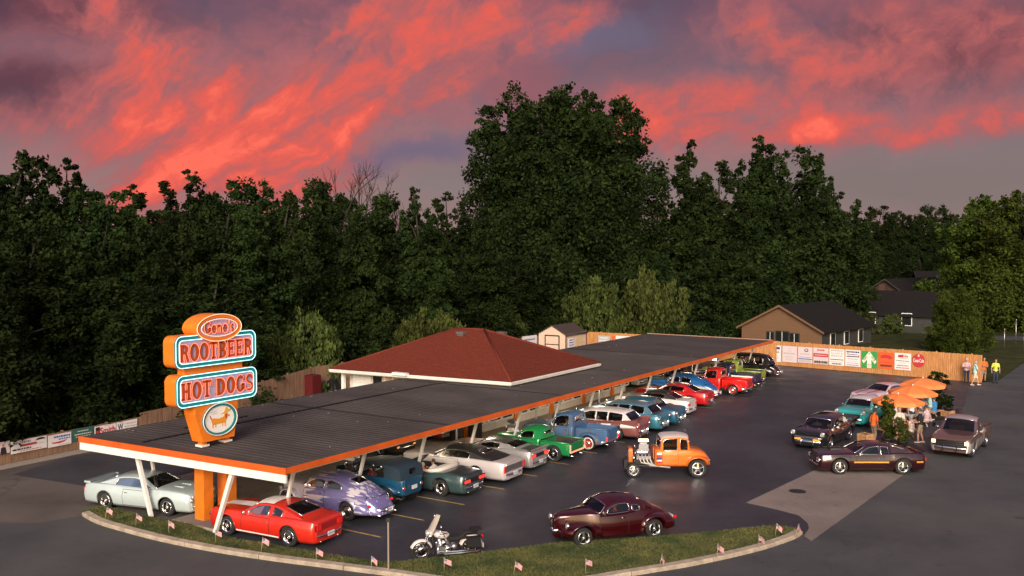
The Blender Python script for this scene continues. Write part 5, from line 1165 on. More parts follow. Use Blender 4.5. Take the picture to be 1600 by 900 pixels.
# lavender fat fender fastback with pale flames
def flame_mat():
    m = mat('lavender_flames', (.17, .155, .36), .3, .2, .9); nt = m.node_tree; N, L = nt.nodes, nt.links; p_ = N['Principled BSDF']
    tc = N.new('ShaderNodeTexCoord'); mp = N.new('ShaderNodeMapping'); L.new(tc.outputs['Object'], mp.inputs[0]); mp.inputs['Scale'].default_value = (.8, 8.5, 8.5)
    n = N.new('ShaderNodeTexNoise'); n.inputs['Scale'].default_value = 1.2; n.inputs['Detail'].default_value = 1.5; n.inputs['Distortion'].default_value = .7; L.new(mp.outputs[0], n.inputs['Vector'])
    sp = N.new('ShaderNodeSeparateXYZ'); L.new(tc.outputs['Object'], sp.inputs[0])
    # licks: strong toward the nose, again behind the cabin
    cv = N.new('ShaderNodeFloatCurve'); mr = N.new('ShaderNodeMapRange'); L.new(sp.outputs[0], mr.inputs[0]); mr.inputs[1].default_value = -2.6; mr.inputs[2].default_value = 2.3; L.new(mr.outputs[0], cv.inputs[1])
    k = cv.mapping.curves[0]; k.points[0].location = (0, .0); k.points[1].location = (1, 1); [k.points.new(*q) for q in ((.1, .2), (.2, .5), (.27, .1), (.4, .0), (.52, .3), (.64, .55), (.76, 1.0))]; cv.mapping.update()
    ad = N.new('ShaderNodeMath'); ad.operation = 'MULTIPLY_ADD'; L.new(cv.outputs[0], ad.inputs[0]); ad.inputs[1].default_value = .34; L.new(n.outputs[0], ad.inputs[2])
    rm = N.new('ShaderNodeMapRange'); L.new(ad.outputs[0], rm.inputs[0]); rm.inputs[1].default_value = .655; rm.inputs[2].default_value = .675
    mx = N.new('ShaderNodeMix'); mx.data_type = 'RGBA'; L.new(rm.outputs[0], mx.inputs[0]); mx.inputs[6].default_value = (.17, .155, .36, 1); mx.inputs[7].default_value = (.62, .58, .66, 1); L.new(mx.outputs[2], p_.inputs['Base Color']); return m
P = flame_mat()
c = forties(paint=P, ro=1.25, track=.74, plan=[(-2.7, .42), (-2.4, .62), (-1.7, .78), (-.8, .84), (.7, .80), (1.3, .66), (1.9, .48), (2.2, .36)])
c['cab'].update(prof=[(.82, 1.02), (.45, 1.40), (.1, 1.53), (-.5, 1.55), (-1.05, 1.43), (-2.15, .90)], rg=(0, 2), wins=[(-.28, .66), (-1.05, -.4)])
root = reg('lavender', car('parked_car', 'lavender fat fendered fastback with pale painted flames', 'car', c, row_pos(26.4, 22.5, c), HV, GR), c); fat_fenders(root, c, P)

# ---- hot rods
def engine(root, x, z, hood=False):
    b = MB(); b.box((x, 0, z+.1), (.62, .42, .42), mi=0)
    for sy in (1, -1):
        M = Matrix.Translation((x, sy*.2, z+.33)) @ Matrix.Rotation(sy*R(-38), 4, 'X'); b.box((0, 0, 0), (.58, .2, .12), mi=1, M=M)
    b.box((x+.02, 0, z+.45), (.5, .26, .12), mi=1); b.box((x, 0, z+.62), (.42, .3, .2), mi=1); b.box((x, 0, z+.78), (.3, .2, .1), mi=0)
    for k in range(5): b.box((x-.16+k*.08, 0, z+.725), (.02, .31, .02), mi=0)
    e = b.build('engine', [MT['steel'], MT['chrome']], root)
    b = MB(); b.box((x+.02, 0, z+.92), (.46, .44, .12), taper=.9); b.box((x+.24, 0, z+.92), (.03, .4, .09), mi=1); b.build('intake_scoop', [MT['chrome'], MT['black']], e)
    for sy in (1, -1):
        b = MB()
        for k in range(4):
            xx = x+.24-k*.15; b.tube([(xx, sy*.2, z+.22), (xx-.02, sy*.38, z+.18), (xx-.1, sy*.42, z-.02), (x-.42, sy*.44, z-.14)], .025, 6)
        b.tube([(x-.2, sy*.44, z-.12), (x-.75, sy*.48, z-.17), (x-1.1, sy*.56, z-.19)], .05, 8); b.build('exhaust_header', MT['white_pipe'], e)
    b = MB(); M = Matrix.Translation((x+.34, 0, z+.3)) @ Matrix.Rotation(R(90), 4, 'Y'); b.lathe([(.0, 0), (.12, 0), (.12, .03), (0, .03)], 14, 0, M); M = Matrix.Translation((x+.36, 0, z+.62)) @ Matrix.Rotation(R(90), 4, 'Y'); b.lathe([(0, 0), (.09, 0), (.09, .04), (0, .04)], 14, 0, M)
    b.box((x+.38, 0, z+.46), (.03, .16, .34), mi=1); b.build('belt_drive', [MT['chrome'], MT['black']], e)
MT['white_pipe'] = mat('ceramic_white_pipe', (.6, .58, .55), .3, .3)
def rod_chassis(root, c, P, gx, zf=.42, shell=True, rail=True):
    b = MB(); hwb = c['wb']/2
    for sy in (1, -1): b.tube([(-hwb-.5, sy*.36, zf+.1), (-hwb+.3, sy*.38, zf-.02), (hwb-.4, sy*.34, zf-.02), (hwb+.2, sy*.3, zf+.04)], .05, 6)
    b.tube([(hwb, -.68, .34), (hwb+.03, 0, .28), (hwb, .68, .34)], .03, 8); b.box((hwb+.02, 0, zf+.04), (.06, .8, .05))
    b.tube([(hwb-.2, .5, .38), (-.2, .42, .36)], .018, 6); b.tube([(hwb-.2, -.5, .38), (-.2, -.42, .36)], .018, 6); b.build('frame', MT['black'], root)
    if shell:
        b = MB(); b.prism([(p[0], p[1]) for p in rrect(.56, .66, .12)], frame_mat(Vector((gx-.06, 0, .82)), Vector((0, 1, 0)), Vector((0, 0, 1)), Vector((1, 0, 0))), .16); g = b.build('grille_shell', P, root)
        b = MB(); b.prism(rrect(.44, .52, .08), frame_mat(Vector((gx+.1, 0, .82)), Vector((0, 1, 0)), Vector((0, 0, 1)), Vector((1, 0, 0))), .012, 1)
        for k in range(9): b.box((gx+.118, -.18+k*.045, .82), (.012, .012, .5), mi=0)
        b.build('radiator_grille', [MT['chrome'], MT['black']], g)
        for sy in (1, -1): lamp(root, 'headlight', gx-.05, sy*.46, .78, r=.10); 
        b = MB(); b.tube([(gx-.12, -.5, .66), (gx-.12, .5, .66)], .02, 6); b.build('lamp_bar', MT['chrome'], root)

# orange five window hot rod
P = paint('hot_rod_orange', (.78, .17, .012), .05, .28)
c = dict(wb=2.75, fo=.05, ro=.62, r=.31, tw=.15, rr=.40, trr=.34, sill=.46, paint=P, roof=mat('pale_roof_insert', (.55, .48, .46), .5, var=.06), noarch=True, rim='spoke5', er=.06, ef=.02, efac=.9, bx1=.42, n=2.6,
    plan=[(-1.98, .42), (-1.6, .58), (-1.0, .70), (-.3, .72), (.2, .66), (.5, .46)], top=[(-1.98, .72), (-1.8, .98), (-1.5, 1.12), (-1.05, 1.20), (-.3, 1.2), (.2, 1.2), (.45, 1.15)],
    sh=[(-1.98, .62), (-1.8, .82), (-1.5, .96), (-1.0, 1.10), (-.3, 1.12), (.2, 1.12), (.45, 1.05)], zm=.5, tl=.04, tu=.05, doors=[(-.56, .12)], mirror=False, track=.78, trackr=.74, fb=False, rb=False, plate=False, exh=False, seats=[-.45],
    cab=dict(prof=[(.20, 1.16), (.16, 1.66), (.0, 1.76), (-.6, 1.79), (-1.0, 1.72), (-1.08, 1.14)], wb=.66, wr=.60, wins=[(-.52, .08), (-.98, -.66)], crown=.09, bow=.02, rbow=.06, taper=.08, rg=(2, 4), rgw=.45, margin=.06, wlow=.03, pw=4, trimw=.01))
p, h = mid_wheels((988, 746), (1090, 747), .85); root = reg('rod', car('hot_rod', 'orange hot rod coupe with exposed chrome engine, driving across the lot', 'car', c, p, R(180), GF), c)
engine(root, .86, .58); rod_chassis(root, c, P, 1.42)
for sy in (1, -1): fender(MB(), sy, -1.375, -1.92, -.86, .52, .97, .92, (-1.375, .40, .46), .62, .5, sq=2.3).build('fender', P, root); lamp(root, 'tail_light', -1.98, sy*.4, .66, r=.05, front=False)
b = MB(); b.box((.47, 0, .98), (.03, .9, .5)); b.build('firewall', P, root)
b = MB()
for sy in (1, -1):
    for k, (z, h_) in enumerate(((1.0, .09), (.9, .06), (.8, .08), (.7, .05), (.62, .06))): b.box((.25, sy*.668, z), (.22, .012, h_), mi=k % 3)
b.build('sponsor_decal', [MT['white'], pr['red'], pr['navy']], root)

# blue phaeton with dark folding top up
P = paint('phaeton_blue', (.010, .075, .155), .2, .3)
c = dict(wb=2.75, fo=.05, ro=.7, r=.33, tw=.16, rr=.40, trr=.3, sill=.44, paint=P, noarch=True, rim='spoke5', er=.06, ef=.02, efac=.85, bx1=.5, n=3,
    plan=[(-2.05, .62), (-1.6, .72), (-.8, .75), (.0, .72), (.5, .5)], top=[(-2.05, 1.08), (-1.7, 1.14), (-.9, 1.10), (.5, 1.08)], sh=[(-2.05, 1.02), (-1.7, 1.08), (-.9, 1.05), (.5, 1.02)],
    zm=.6, tl=.06, tu=.03, doors=[(-.3, .15)], track=.78, trackr=.76, fb=False, rb=False, exh=False, conv=dict(open=(-1.75, .2), ws=(.3, 1.06, .22, 1.5, .62)), seats=[-.3, -1.2], rz=.72, heads=[], tails=[('r', .55, .74, .06)])
root = reg('phaeton', car('hot_rod', 'deep blue open sided phaeton with its dark cloth top raised', 'car', c, row_pos(28.6, 23.1, c), HV, GR), c)
engine(root, .92, .55); rod_chassis(root, c, P, 1.45)
MTOP = mat('dark_blue_canvas', (.012, .03, .05), .8, bump=.3, scale=30)
b = MB(); prof = [(.3, 1.52), (0, 1.60), (-.6, 1.66), (-1.2, 1.66), (-1.7, 1.60), (-1.98, 1.50), (-2.06, 1.08)]
b.grid([[Vector((x, .72*s, z-.05*abs(s)**3-(.0 if x > -1.9 else 0))) for s in (-1, -.9, -.6, -.3, 0, .3, .6, .9, 1)] for x, z in prof])
b.grid([[Vector((x, .68*s, z-.07)) for s in (1, .6, 0, -.6, -1)] for x, z in prof[:6]])
for sy in (1, -1):
    b.add([(x, sy*.72, z-.05) for x, z in prof[3:]]+[(-1.25, sy*.73, 1.1)], [(0, 1, 2, 3, 4)][::1]); b.add([(x, sy*.715, z-.05) for x, z in prof[:4]]+[(x, sy*.715, z-.13) for x, z in prof[3::-1]], [tuple(range(8))])
    b.tube([(.26, sy*.64, 1.05), (.3, sy*.7, 1.5)], .015, 5); b.tube([(-.5, sy*.7, 1.05), (-.6, sy*.71, 1.6)], .015, 5)
b.build('cloth_top', MTOP, root)
b = MB(); b.box((-2.045, 0, 1.32), (.02, .34, .2)); b.build('rear_window', MT['darkglass'], root)
for sy in (1, -1): fender(MB(), sy, -1.375, -1.95, -.8, .6, .98, .9, (-1.375, .40, .45), .6, .5).build('fender', P, root)

# teal convertible with a pale boot
P = paint('teal_grey_paint', (.045, .085, .09), .3, .3)
c = muscle(paint=P, cab=None, conv=dict(open=(-1.15, .55), ws=(.72, .9, .28, 1.24, .76), boot=mat('cream_vinyl', (.62, .58, .52), .6)), im=MT['inter_white'], rim='slot', stripe=mat('navy_stripe', (.01, .016, .035), .3, .1, 1.0), pf=lambda x, y, z: 2 if (x < -1.1 and z > .87 and abs(y) < .62) else 0, tails=[('b', .52, .66, .36, .10)], panel=(.78, .66, .18, MT['black']), lit=True, arr=.42, mirror=False)
root = reg('conv', car('parked_car', 'dark teal open convertible with a cream boot cover', 'car', c, row_pos(31.0, 21.9, c), HV, GR), c)
# long silver white hardtop with black vinyl roof
P = paint('silver_white_paint', (.58, .54, .55), .2, .3)
c = muscle(paint=P, roof=MT['vinyl'], wb=2.97, fo=1.0, ro=1.35, arr=.38,
    plan=[(-2.84, .84), (-2.2, .93), (-1.2, .96), (0, .95), (1.6, .93), (2.2, .9), (2.49, .84)], top=[(-2.84, .90), (-2.6, .95), (-1.8, .97), (-.9, .98), (.6, .97), (.9, .97), (1.8, .93), (2.3, .87), (2.49, .80)], sh=[(-2.84, .86), (-2.5, .92), (-1.3, .93), (-.5, .88), (.6, .88), (1.8, .86), (2.49, .78)],
    tails=[('b', .78, .66, .1, .26)], panel=(.7, .66, .26, MT['steel']), rim='slot')
c['cab'].update(prof=[(.86, .92), (.22, 1.27), (-.2, 1.325), (-.8, 1.30), (-1.15, 1.24), (-2.25, .96)], allroof=True, wins=[(-1.05, .72)], rg=(0, 2), rgw=.5, wb=.84, wr=.58, taper=.08)
root = reg('charger', car('parked_car', 'long silver white hardtop with a black vinyl roof and a driver in blue', 'car', c, row_pos(33.7, 21.75, c), HV, GR), c)
# silver coupe with ducktail and two lit lamps
P = paint('silver_paint', (.42, .41, .42), .5, .3); PB = mat('dark_bonnet', (.06, .058, .06), .35, .2, .6)
c = fastback(paint=P, roof=PB, stripe=PB, pf=lambda x, y, z: 2 if (x < -1.2 and z > .88 and abs(y) < .55) else 0, tails=[('b', .58, .70, .34, .12)], panel=(.74, .70, .16, MT['black']), lit=True, rim='slot')
c['cab'].update(prof=[(.8, .9), (.1, 1.2), (-.25, 1.25), (-.7, 1.22), (-.95, 1.17), (-1.7, .94)], wins=[(-.7, .7)], allroof=False, rgw=.8)
root = reg('camaro', car('parked_car', 'silver ducktail coupe with grey roof and lit red tail lights', 'car', c, row_pos(36.2, 22.0, c), HV, GR), c)
b = MB(); b.grid([[Vector((-2.2+.02*abs(t), .8*t, .94)), Vector((-2.42, .8*t, 1.02)), Vector((-2.42, .8*t, .98)), Vector((-2.36, .8*t, .9))] for t in (-1, -.5, 0, .5, 1)]); b.build('rear_spoiler', P, root)
# green rounded pickup
P = paint('kelly_green_paint', (.008, .22, .06), .1, .28)
c = pickup(paint=P, wb=2.8, r=.33, sill=.28, fo=.7, ro=.85, pl=0, plan=[(-.62, .80), (-.1, .82), (.5, .74), (1.0, .60), (1.6, .44), (2.1, .32)], top=[(-.62, 1.05), (.4, 1.04), (.75, 1.06), (1.5, 1.02), (2.0, .92), (2.1, .84)], sh=[(-.62, .96), (.5, .95), (1.4, .9), (2.0, .80), (2.1, .7)],
    n=2.4, fb=False, heads=[], grille=None, rim='slot', ffz=.84, rr=.40, trr=.3, trackr=.7)
c['cab'] = dict(prof=[(.62, 1.0), (.38, 1.38), (.1, 1.50), (-.3, 1.52), (-.6, 1.38), (-.68, .98)], wb=.74, wr=.58, wins=[(-.30, .56)], crown=.16, pw=2.2, bow=.08, rbow=.1, taper=.04, round=True, rg=(1, 3), rgw=.42, rearbody=True, margin=.06, wlow=.03)
root = reg('green', car('pickup_truck', 'bright green rounded pickup truck with a red underglow', 'truck', c, row_pos(38.6, 21.4, c), HV, GR), c)
add_bed(root, c, P, step=False, w=.76, zt=.92, tg='tailgate', lit=False, x0=-2.2)
hwb = c['wb']/2
for sy in (1, -1): fender(MB(), sy, hwb, hwb-.9, hwb+.6, .42, .86, .82, (hwb, .33, .39), .32, .42).build('fender', P, root)
b = MB(); b.box((-2.23, 0, .50), (.03, 1.4, .05)); [b.box((-2.25, sy*.72, .68), (.03, .05, .36)) for sy in (1, -1)]; b.build('light_strip', mat('red_light_strip', (.9, .3, .2), .3, emit=(1, .16, .1), es=1.6), root)
engine(root, 1.2, .62)
# rusty blue pickup
P = mat('rusty_blue_paint', (.045, .12, .25), .5, .0, .2, col2=(.13, .07, .045), scale=1.6, detail=8, lo=.50, hi=.68, bump=.1)
c = pickup(paint=P, ww=True, heads=[(.66, .82, .1)]); root = reg('bluepick', car('pickup_truck', 'faded blue pickup truck with rust patches and chrome rear bumper', 'truck', c, row_pos(41.7, 21.2, c), HV, GR), c)
add_bed(root, c, P, step=True, w=.84, zt=1.04, inner=P, lit=True); bumper(root, -2.42, .84, .46, .17, .12, False, False)

# wagons and sedans
P = paint('dusty_pink_paint', (.25, .085, .08), .2, .35)
wag = dict(prof=[(.95, .98), (.5, 1.36), (.1, 1.50), (-1.0, 1.52), (-1.75, 1.47), (-2.15, 1.05)], wb=.80, wr=.64, wins=[(-.2, .82), (-.88, -.28), (-1.72, -.96)], crown=.09, rgw=.86, bow=.16, rbow=.1, taper=.05, rg=(1, 6), allroof=True)
c = fifties(paint=P, roof=mat('white_gloss', (.68, .62, .62), .3, .1, .8), cab=wag, top=[(-2.6, .80), (-2.5, .95), (-2.2, 1.0), (-1.4, 1.02), (.8, 1.02), (1.0, 1.05), (1.8, 1.0), (2.31, .82)], sh=[(-2.6, 1.04), (-2.5, 1.05), (-2.0, 1.0), (-.6, .94), (.6, .94), (1.5, .97), (2.31, .92)], strips=[(-2.5, -.6, .82, .70, .2, MT['white']), (-2.5, 2.0, .93, .84, .03, MT['chrome'])])
root = reg('pinkwagon', car('station_wagon', 'dusty pink and white finned station wagon beside the rusty blue pickup', 'car', c, row_pos(44.7, 20.9, c), HV, GR), c)
for sy in (1, -1): MB().prism([(-2.62, 1.14), (-2.55, .8), (-1.3, .9), (-1.3, 1.0)], frame_mat(Vector((0, sy*.86+.03, 0)), Vector((1, 0, 0)), Vector((0, 0, 1)), Vector((0, -1, 0))), .06).build('tail_fin', P, root)
P = paint('turquoise_wagon_paint', (.035, .19, .27), .2, .3)
c = fifties(paint=P, roof=paint('steel_blue_roof', (.07, .17, .24), .2), cab=dict(wag), top=c['top'], sh=[(-2.6, .98), (-2.4, 1.0), (-.6, .94), (.6, .94), (1.5, .97), (2.31, .92)], strips=[(-2.5, .2, .95, .86, .03, MT['chrome'])])
root = reg('turqwagon', car('station_wagon', 'turquoise station wagon with a blue-grey roof and white window frames', 'car', c, row_pos(47.3, 20.9, c), HV, GR), c)
P = paint('peacock_blue_paint', (.012, .10, .18), .2, .3)
c = fifties(paint=P, roof=P); root = reg('bluesedan', car('parked_car', 'peacock blue rounded fifties sedan next to the turquoise wagon', 'car', c, row_pos(49.4, 20.8, c), HV, GR), c)
P = paint('white_car_paint', (.66, .63, .62), .05, .3)
c = muscle(paint=P, roof=MT['vinyl'], tails=[('b', .68, .68, .12, .12), ('b', .5, .68, .12, .12)]); c['cab']['allroof'] = True
root = reg('whitecar', car('parked_car', 'white hardtop with black roof and pale rear window, parked mid row', 'car', c, row_pos(52.9, 21.6, c), HV, GR), c)
P = paint('signal_red_paint', (.5, .012, .015), .1, .28)
c = muscle(paint=P, tails=[('b', .6, .66, .4, .07)]); root = reg('redcar', car('parked_car', 'plain red hardtop between the white hardtop and the blue and white coupe', 'car', c, row_pos(56.3, 21.8, c), HV, GR), c)
P = paint('royal_blue_paint', (.012, .12, .36), .2, .28)
c = forties(paint=P, stripe=paint('ivory_paint', (.6, .58, .54), .05), pf=lambda x, y, z: 2 if (x < -.3 and z < .60) else 0, fpaint=P)
root = reg('bluecoupe', car('parked_car', 'royal blue and ivory fat fendered coupe beside the red pickup', 'car', c, row_pos(59.3, 22.4, c), HV, GR), c); fat_fenders(root, c, paint('ivory_paint', (.6, .58, .54), .05))
P = paint('fire_red_paint', (.62, .012, .01), .1, .28)
c = pickup(paint=P); root = reg('redpick', car('pickup_truck', 'glossy red pickup truck with rounded rear wings and chrome rear bumper', 'truck', c, row_pos(62.0, 21.3, c), HV, GR), c); add_bed(root, c, P, step=True, w=.84, zt=1.02, inner=P); bumper(root, -2.42, .84, .46, .2, .16, False, False)
P = paint('navy_paint', (.012, .016, .07), .2, .28)
c = pickup(paint=P); root = reg('navypick', car('pickup_truck', 'navy pickup truck with white bed stripe behind the red pickup', 'truck', c, row_pos(64.9, 21.7, c), HV, GR), c); add_bed(root, c, P, step=False, w=.84, zt=1.0)
b = MB(); [b.box((-1.5, sy*.85, .92), (1.5, .02, .1)) for sy in (1, -1)]; b.build('white_stripe', MT['white'], root)
P = paint('lime_paint', (.30, .42, .04), .05, .3)
c = pickup(paint=P, wb=2.8, plan=[(-.62, .72), (0, .74), (.6, .66), (1.2, .5), (2.0, .34)], top=[(-.62, 1.1), (.6, 1.1), (1.5, 1.05), (2.0, .95)], sh=[(-.62, 1.0), (.6, 1.0), (1.4, .95), (2.0, .85)], fb=False, heads=[], grille=None)
c['cab'] = dict(prof=[(.5, 1.04), (.40, 1.60), (.2, 1.70), (-.4, 1.72), (-.58, 1.66), (-.62, 1.04)], wb=.70, wr=.64, wins=[(-.30, .42)], crown=.08, bow=.04, rbow=.02, taper=.01, rg=(1, 4), rgw=.5, margin=.07)
root = reg('lime', car('pickup_truck', 'lime green old pickup truck with a tall square cab', 'truck', c, row_pos(67.5, 22.2, c), HV, GR), c); add_bed(root, c, P, w=.7, zt=.94); engine(root, 1.15, .66)
P = paint('black_paint', (.008, .008, .009), .2, .25)
c = forties(paint=P); c['cab'].update(prof=[(.95, 1.04), (.7, 1.60), (.4, 1.74), (-.8, 1.76), (-1.5, 1.66), (-2.05, 1.0)], wins=[(-.05, .8), (-.85, -.15), (-1.5, -.95)], wr=.62, taper=.1, rg=(1, 4), rgw=.6)
root = reg('blacksedan', car('parked_car', 'black tall roofed forties sedan at the fence end of the row', 'car', c, row_pos(71.6, 22.2, c), HV, GR), c); fat_fenders(root, c, P)

# ---- out on the lot
P = paint('pale_ice_blue_paint', (.50, .60, .62), .15, .28)
c = muscle(paint=P, wb=2.84, ro=1.12, fo=1.0, plan=[(-2.54, .82), (-1.9, .92), (-1.2, .95), (0, .93), (1.4, .94), (2.0, .9), (2.42, .84)], top=[(-2.54, .84), (-2.4, .93), (-1.6, .98), (-.9, .99), (.6, .97), (.9, .99), (1.7, .96), (2.3, .88), (2.42, .8)], sh=[(-2.54, .78), (-2.2, .89), (-1.35, .94), (-.5, .87), (.6, .87), (1.4, .90), (2.1, .86), (2.42, .76)])
c['cab'].update(prof=[(.86, .93), (.22, 1.28), (-.2, 1.335), (-.7, 1.31), (-1.0, 1.26), (-1.85, .96)], wins=[(-.98, .74)], round=False, rg=(1, 5), rgw=.6)
p, h = mid_wheels((262, 806), (167, 795)); root = reg('gto', car('parked_car', 'pale ice blue muscle coupe with rear spoiler by the slanted white post', 'car', c, p, h, GF), c)
b = MB(); b.grid([[Vector((-2.2, .74*t, .97)), Vector((-2.5, .74*t, 1.0)), Vector((-2.5, .74*t, .98)), Vector((-2.3, .74*t, .94))] for t in (-1, -.6, 0, .6, 1)])
for sy in (1, -1): b.box((-2.36, sy*.74, .95), (.28, .04, .07))
b.build('rear_spoiler', P, root); b = MB(); [b.box((1.5, sy*.22, .965), (.5, .16, .05), taper=.8) for sy in (1, -1)]; b.build('bonnet_scoop', P, root)
# maroon coupe
P = mat('candy_maroon_paint', (.038, .001, .003), .2, .25, 1.0)
c = forties(paint=P, wb=2.7, r=.33, tw=.24, sill=.24, rim='spoke5', fo=.72, ro=1.05, over=False, rb=False, fbh=.16,
    plan=[(-2.4, .34), (-2.15, .54), (-1.5, .70), (-.8, .80), (0, .82), (.6, .74), (1.1, .54), (1.7, .34), (2.07, .14)],
    top=[(-2.4, .46), (-2.2, .70), (-1.8, .92), (-1.3, 1.08), (-.8, 1.12), (.6, 1.08), (.8, 1.10), (1.4, 1.07), (1.95, 1.0), (2.07, .88)], sh=[(-2.4, .42), (-2.2, .58), (-1.6, .80), (-1.1, .93), (-.5, .97), (.7, .97), (1.3, .94), (1.95, .86), (2.07, .72)])
c['cab'].update(prof=[(.66, 1.04), (.40, 1.38), (.05, 1.50), (-.3, 1.50), (-.62, 1.42), (-1.35, 1.04)], wins=[(-.42, .52), (-.84, -.52)], rg=(1, 4), rgw=.55, wb=.77, wr=.54); c['ffz'] = .78
p, h = mid_wheels((912, 856), (1023, 841), .82); root = reg('willys', car('hot_rod', 'glossy dark maroon rounded coupe with polished wheels, driven near the grass verge', 'car', c, p, h, GF), c); fat_fenders(root, c, P)
# maroon fastback with gold stripe
P = mat('dark_maroon_paint', (.024, .003, .006), .2, .15, 1.0); GOLD = mat('gold_reflective', (.75, .33, .06), .35, .2)
c = fastback(paint=P, rim='spoke5', r=.345, strips=[(-2.25, 2.0, .56, .56, .07, GOLD)], stripe=PB, pf=lambda x, y, z: 2 if (x > .8 and z > .86 and abs(y) < .4) else 0)
c['cab'].update(wins=[(-.35, .62), (-.75, -.42)])
p, h = mid_wheels((1309, 741), (1411, 742)); root = reg('mach', car('parked_car', 'dark maroon fastback with a gold side stripe across the driveway', 'car', c, p, R(180), GF), c)
b = MB(); b.box((1.35, 0, .97), (.55, .4, .1), taper=.75); b.build('bonnet_scoop', MT['black'], root)
b = MB(); b.grid([[Vector((-2.15, .76*t, .99)), Vector((-2.36, .76*t, 1.06)), Vector((-2.36, .76*t, 1.03)), Vector((-2.2, .76*t, .96))] for t in (-1, 0, 1)]); b.build('rear_spoiler', MT['black'], root)
# black finned fifties hardtop
HD = math.atan2(-.80, -.60)
P = paint('gloss_black_paint', (.010, .012, .015), .2, .2)
c = fifties(paint=P, hon=False, cab=dict(prof=[(1.0, .98), (.58, 1.36), (.1, 1.47), (-.7, 1.48), (-1.2, 1.42), (-1.8, 1.02)], wb=.80, wr=.62, wins=[(-1.35, .86)], crown=.1, rgw=.84, bow=.16, rbow=.16, taper=.08), grille=(.62, .62, .22), strips=[(-2.5, .4, .92, .66, .03, MT['chrome'])])
p, h = mid_wheels((1299, 702), (1325, 689), .82); root = reg('black57', car('parked_car', 'gloss black finned hardtop with lit amber grille lamps facing the camera', 'car', c, p, HD, GF), c)
for sy in (1, -1): MB().prism([(-2.62, 1.10), (-2.5, .85), (-1.4, .92), (-1.4, .98)], frame_mat(Vector((0, sy*.86+.03, 0)), Vector((1, 0, 0)), Vector((0, 0, 1)), Vector((0, -1, 0))), .06).build('tail_fin', P, root); bumper(root, 2.4, .84, .66, .07, .25, True, False, name='grille_bar'); b = MB(); b.prism([(-.3, .12), (0, 0), (.3, .12), (.3, .15), (0, .04), (-.3, .15)], frame_mat(Vector((2.34, 0, .80)), Vector((0, 1, 0)), Vector((0, 0, 1)), Vector((1, 0, 0))), .02); b.build('bonnet_chevron', MT['chrome'], root)
b = MB(); [b.box((2.42, sy*.45, .58), (.04, .3, .07)) for sy in (1, -1)]; b.build('parking_lamp', MT['amber'], root)
b = MB(); [b.box((1.7, sy*.35, 1.03), (.3, .05, .05), taper=.6) for sy in (1, -1)]; b.build('bonnet_ornament', MT['chrome'], root)
# turquoise and white sedan behind it
P = paint('turquoise_paint', (.03, .36, .36), .1, .28)
c = fifties(paint=P, roof=mat('white_gloss', (.68, .62, .62), .3, .1, .8), hon=False, strips=[(-2.4, .3, .88, .86, .03, MT['chrome'])])
fc = G(1327, 668); hd = Vector((math.cos(HD), math.sin(HD), 0)); root = reg('turq55', car('parked_car', 'turquoise sedan with a white roof and lit headlight behind the black hardtop', 'car', c, fc-hd*2.35, HD, GF), c)
# red, white and violet striped car behind the parasols
P = paint('pinkish_white_paint', (.66, .48, .52), .1, .3)
c = muscle(paint=P, stripe=paint('magenta_paint', (.45, .02, .12), .1), pf=lambda x, y, z: 2 if (z > .82 and (.16 < abs(y) < .42)) else 0)
root = reg('striped', car('parked_car', 'pale pink car with magenta bonnet stripes half hidden by the parasols', 'car', c, G(1388, 634)+Vector((0, .8, 0)), math.atan2(-.55, -.83), GF), c)
# brown and silver pickup
P = mat('brown_silver_paint', (.15, .085, .07), .32, .4, 1.0)
c = pickup(paint=P, stripe=paint('silver_side_paint', (.40, .37, .36), .4), pf=lambda x, y, z: 2 if z < .78 else 0, fz=.5, rim='slot', hon=True, wb=3.0, heads=[], fo=.85, grille=(.74, .72, .28), gbars=3,
    plan=[(-.62, .88), (0, .92), (1.4, .93), (2.2, .90), (2.35, .87)], top=[(-.62, 1.10), (.6, 1.08), (.8, 1.09), (1.5, 1.06), (2.2, 1.0), (2.35, .92)], sh=[(-.62, 1.03), (.6, 1.02), (1.5, 1.0), (2.2, .95), (2.35, .88)], roof=paint('pale_roof', (.36, .30, .29), .3))
c['cab'].update(prof=[(.72, 1.05), (.25, 1.58), (.0, 1.68), (-.4, 1.69), (-.56, 1.62), (-.60, 1.06)], wb=.84, wr=.68, rgw=.7)
p, h = mid_wheels((1521, 714), (1541, 699), .85); root = reg('brownpick', car('pickup_truck', 'brown and silver square fronted pickup truck with its headlights on', 'truck', c, p, HD, GF), c)
add_bed(root, c, P, w=.9, zt=1.03, inner=mat('rusty_bed', (.2, .07, .03), .7, var=.3))
for sy in (1, -1): lamp(root, 'headlight', 2.37, sy*.72, .76, w=.17, h=.17, on=True); 
b = MB(); [b.box((2.44, sy*.3, .5), (.06, .05, .3)) for sy in (1, -1)]; b.build('bumper_guard', MT['black'], root)
for sy in (1, -1): b = MB(); b.tube([(.55, sy*.9, 1.1), (.55, sy*1.1, 1.2)], .015, 5); b.box((.55, sy*1.13, 1.22), (.05, .16, .22), taper=.9); b.build('wing_mirror', MT['chrome'], root)
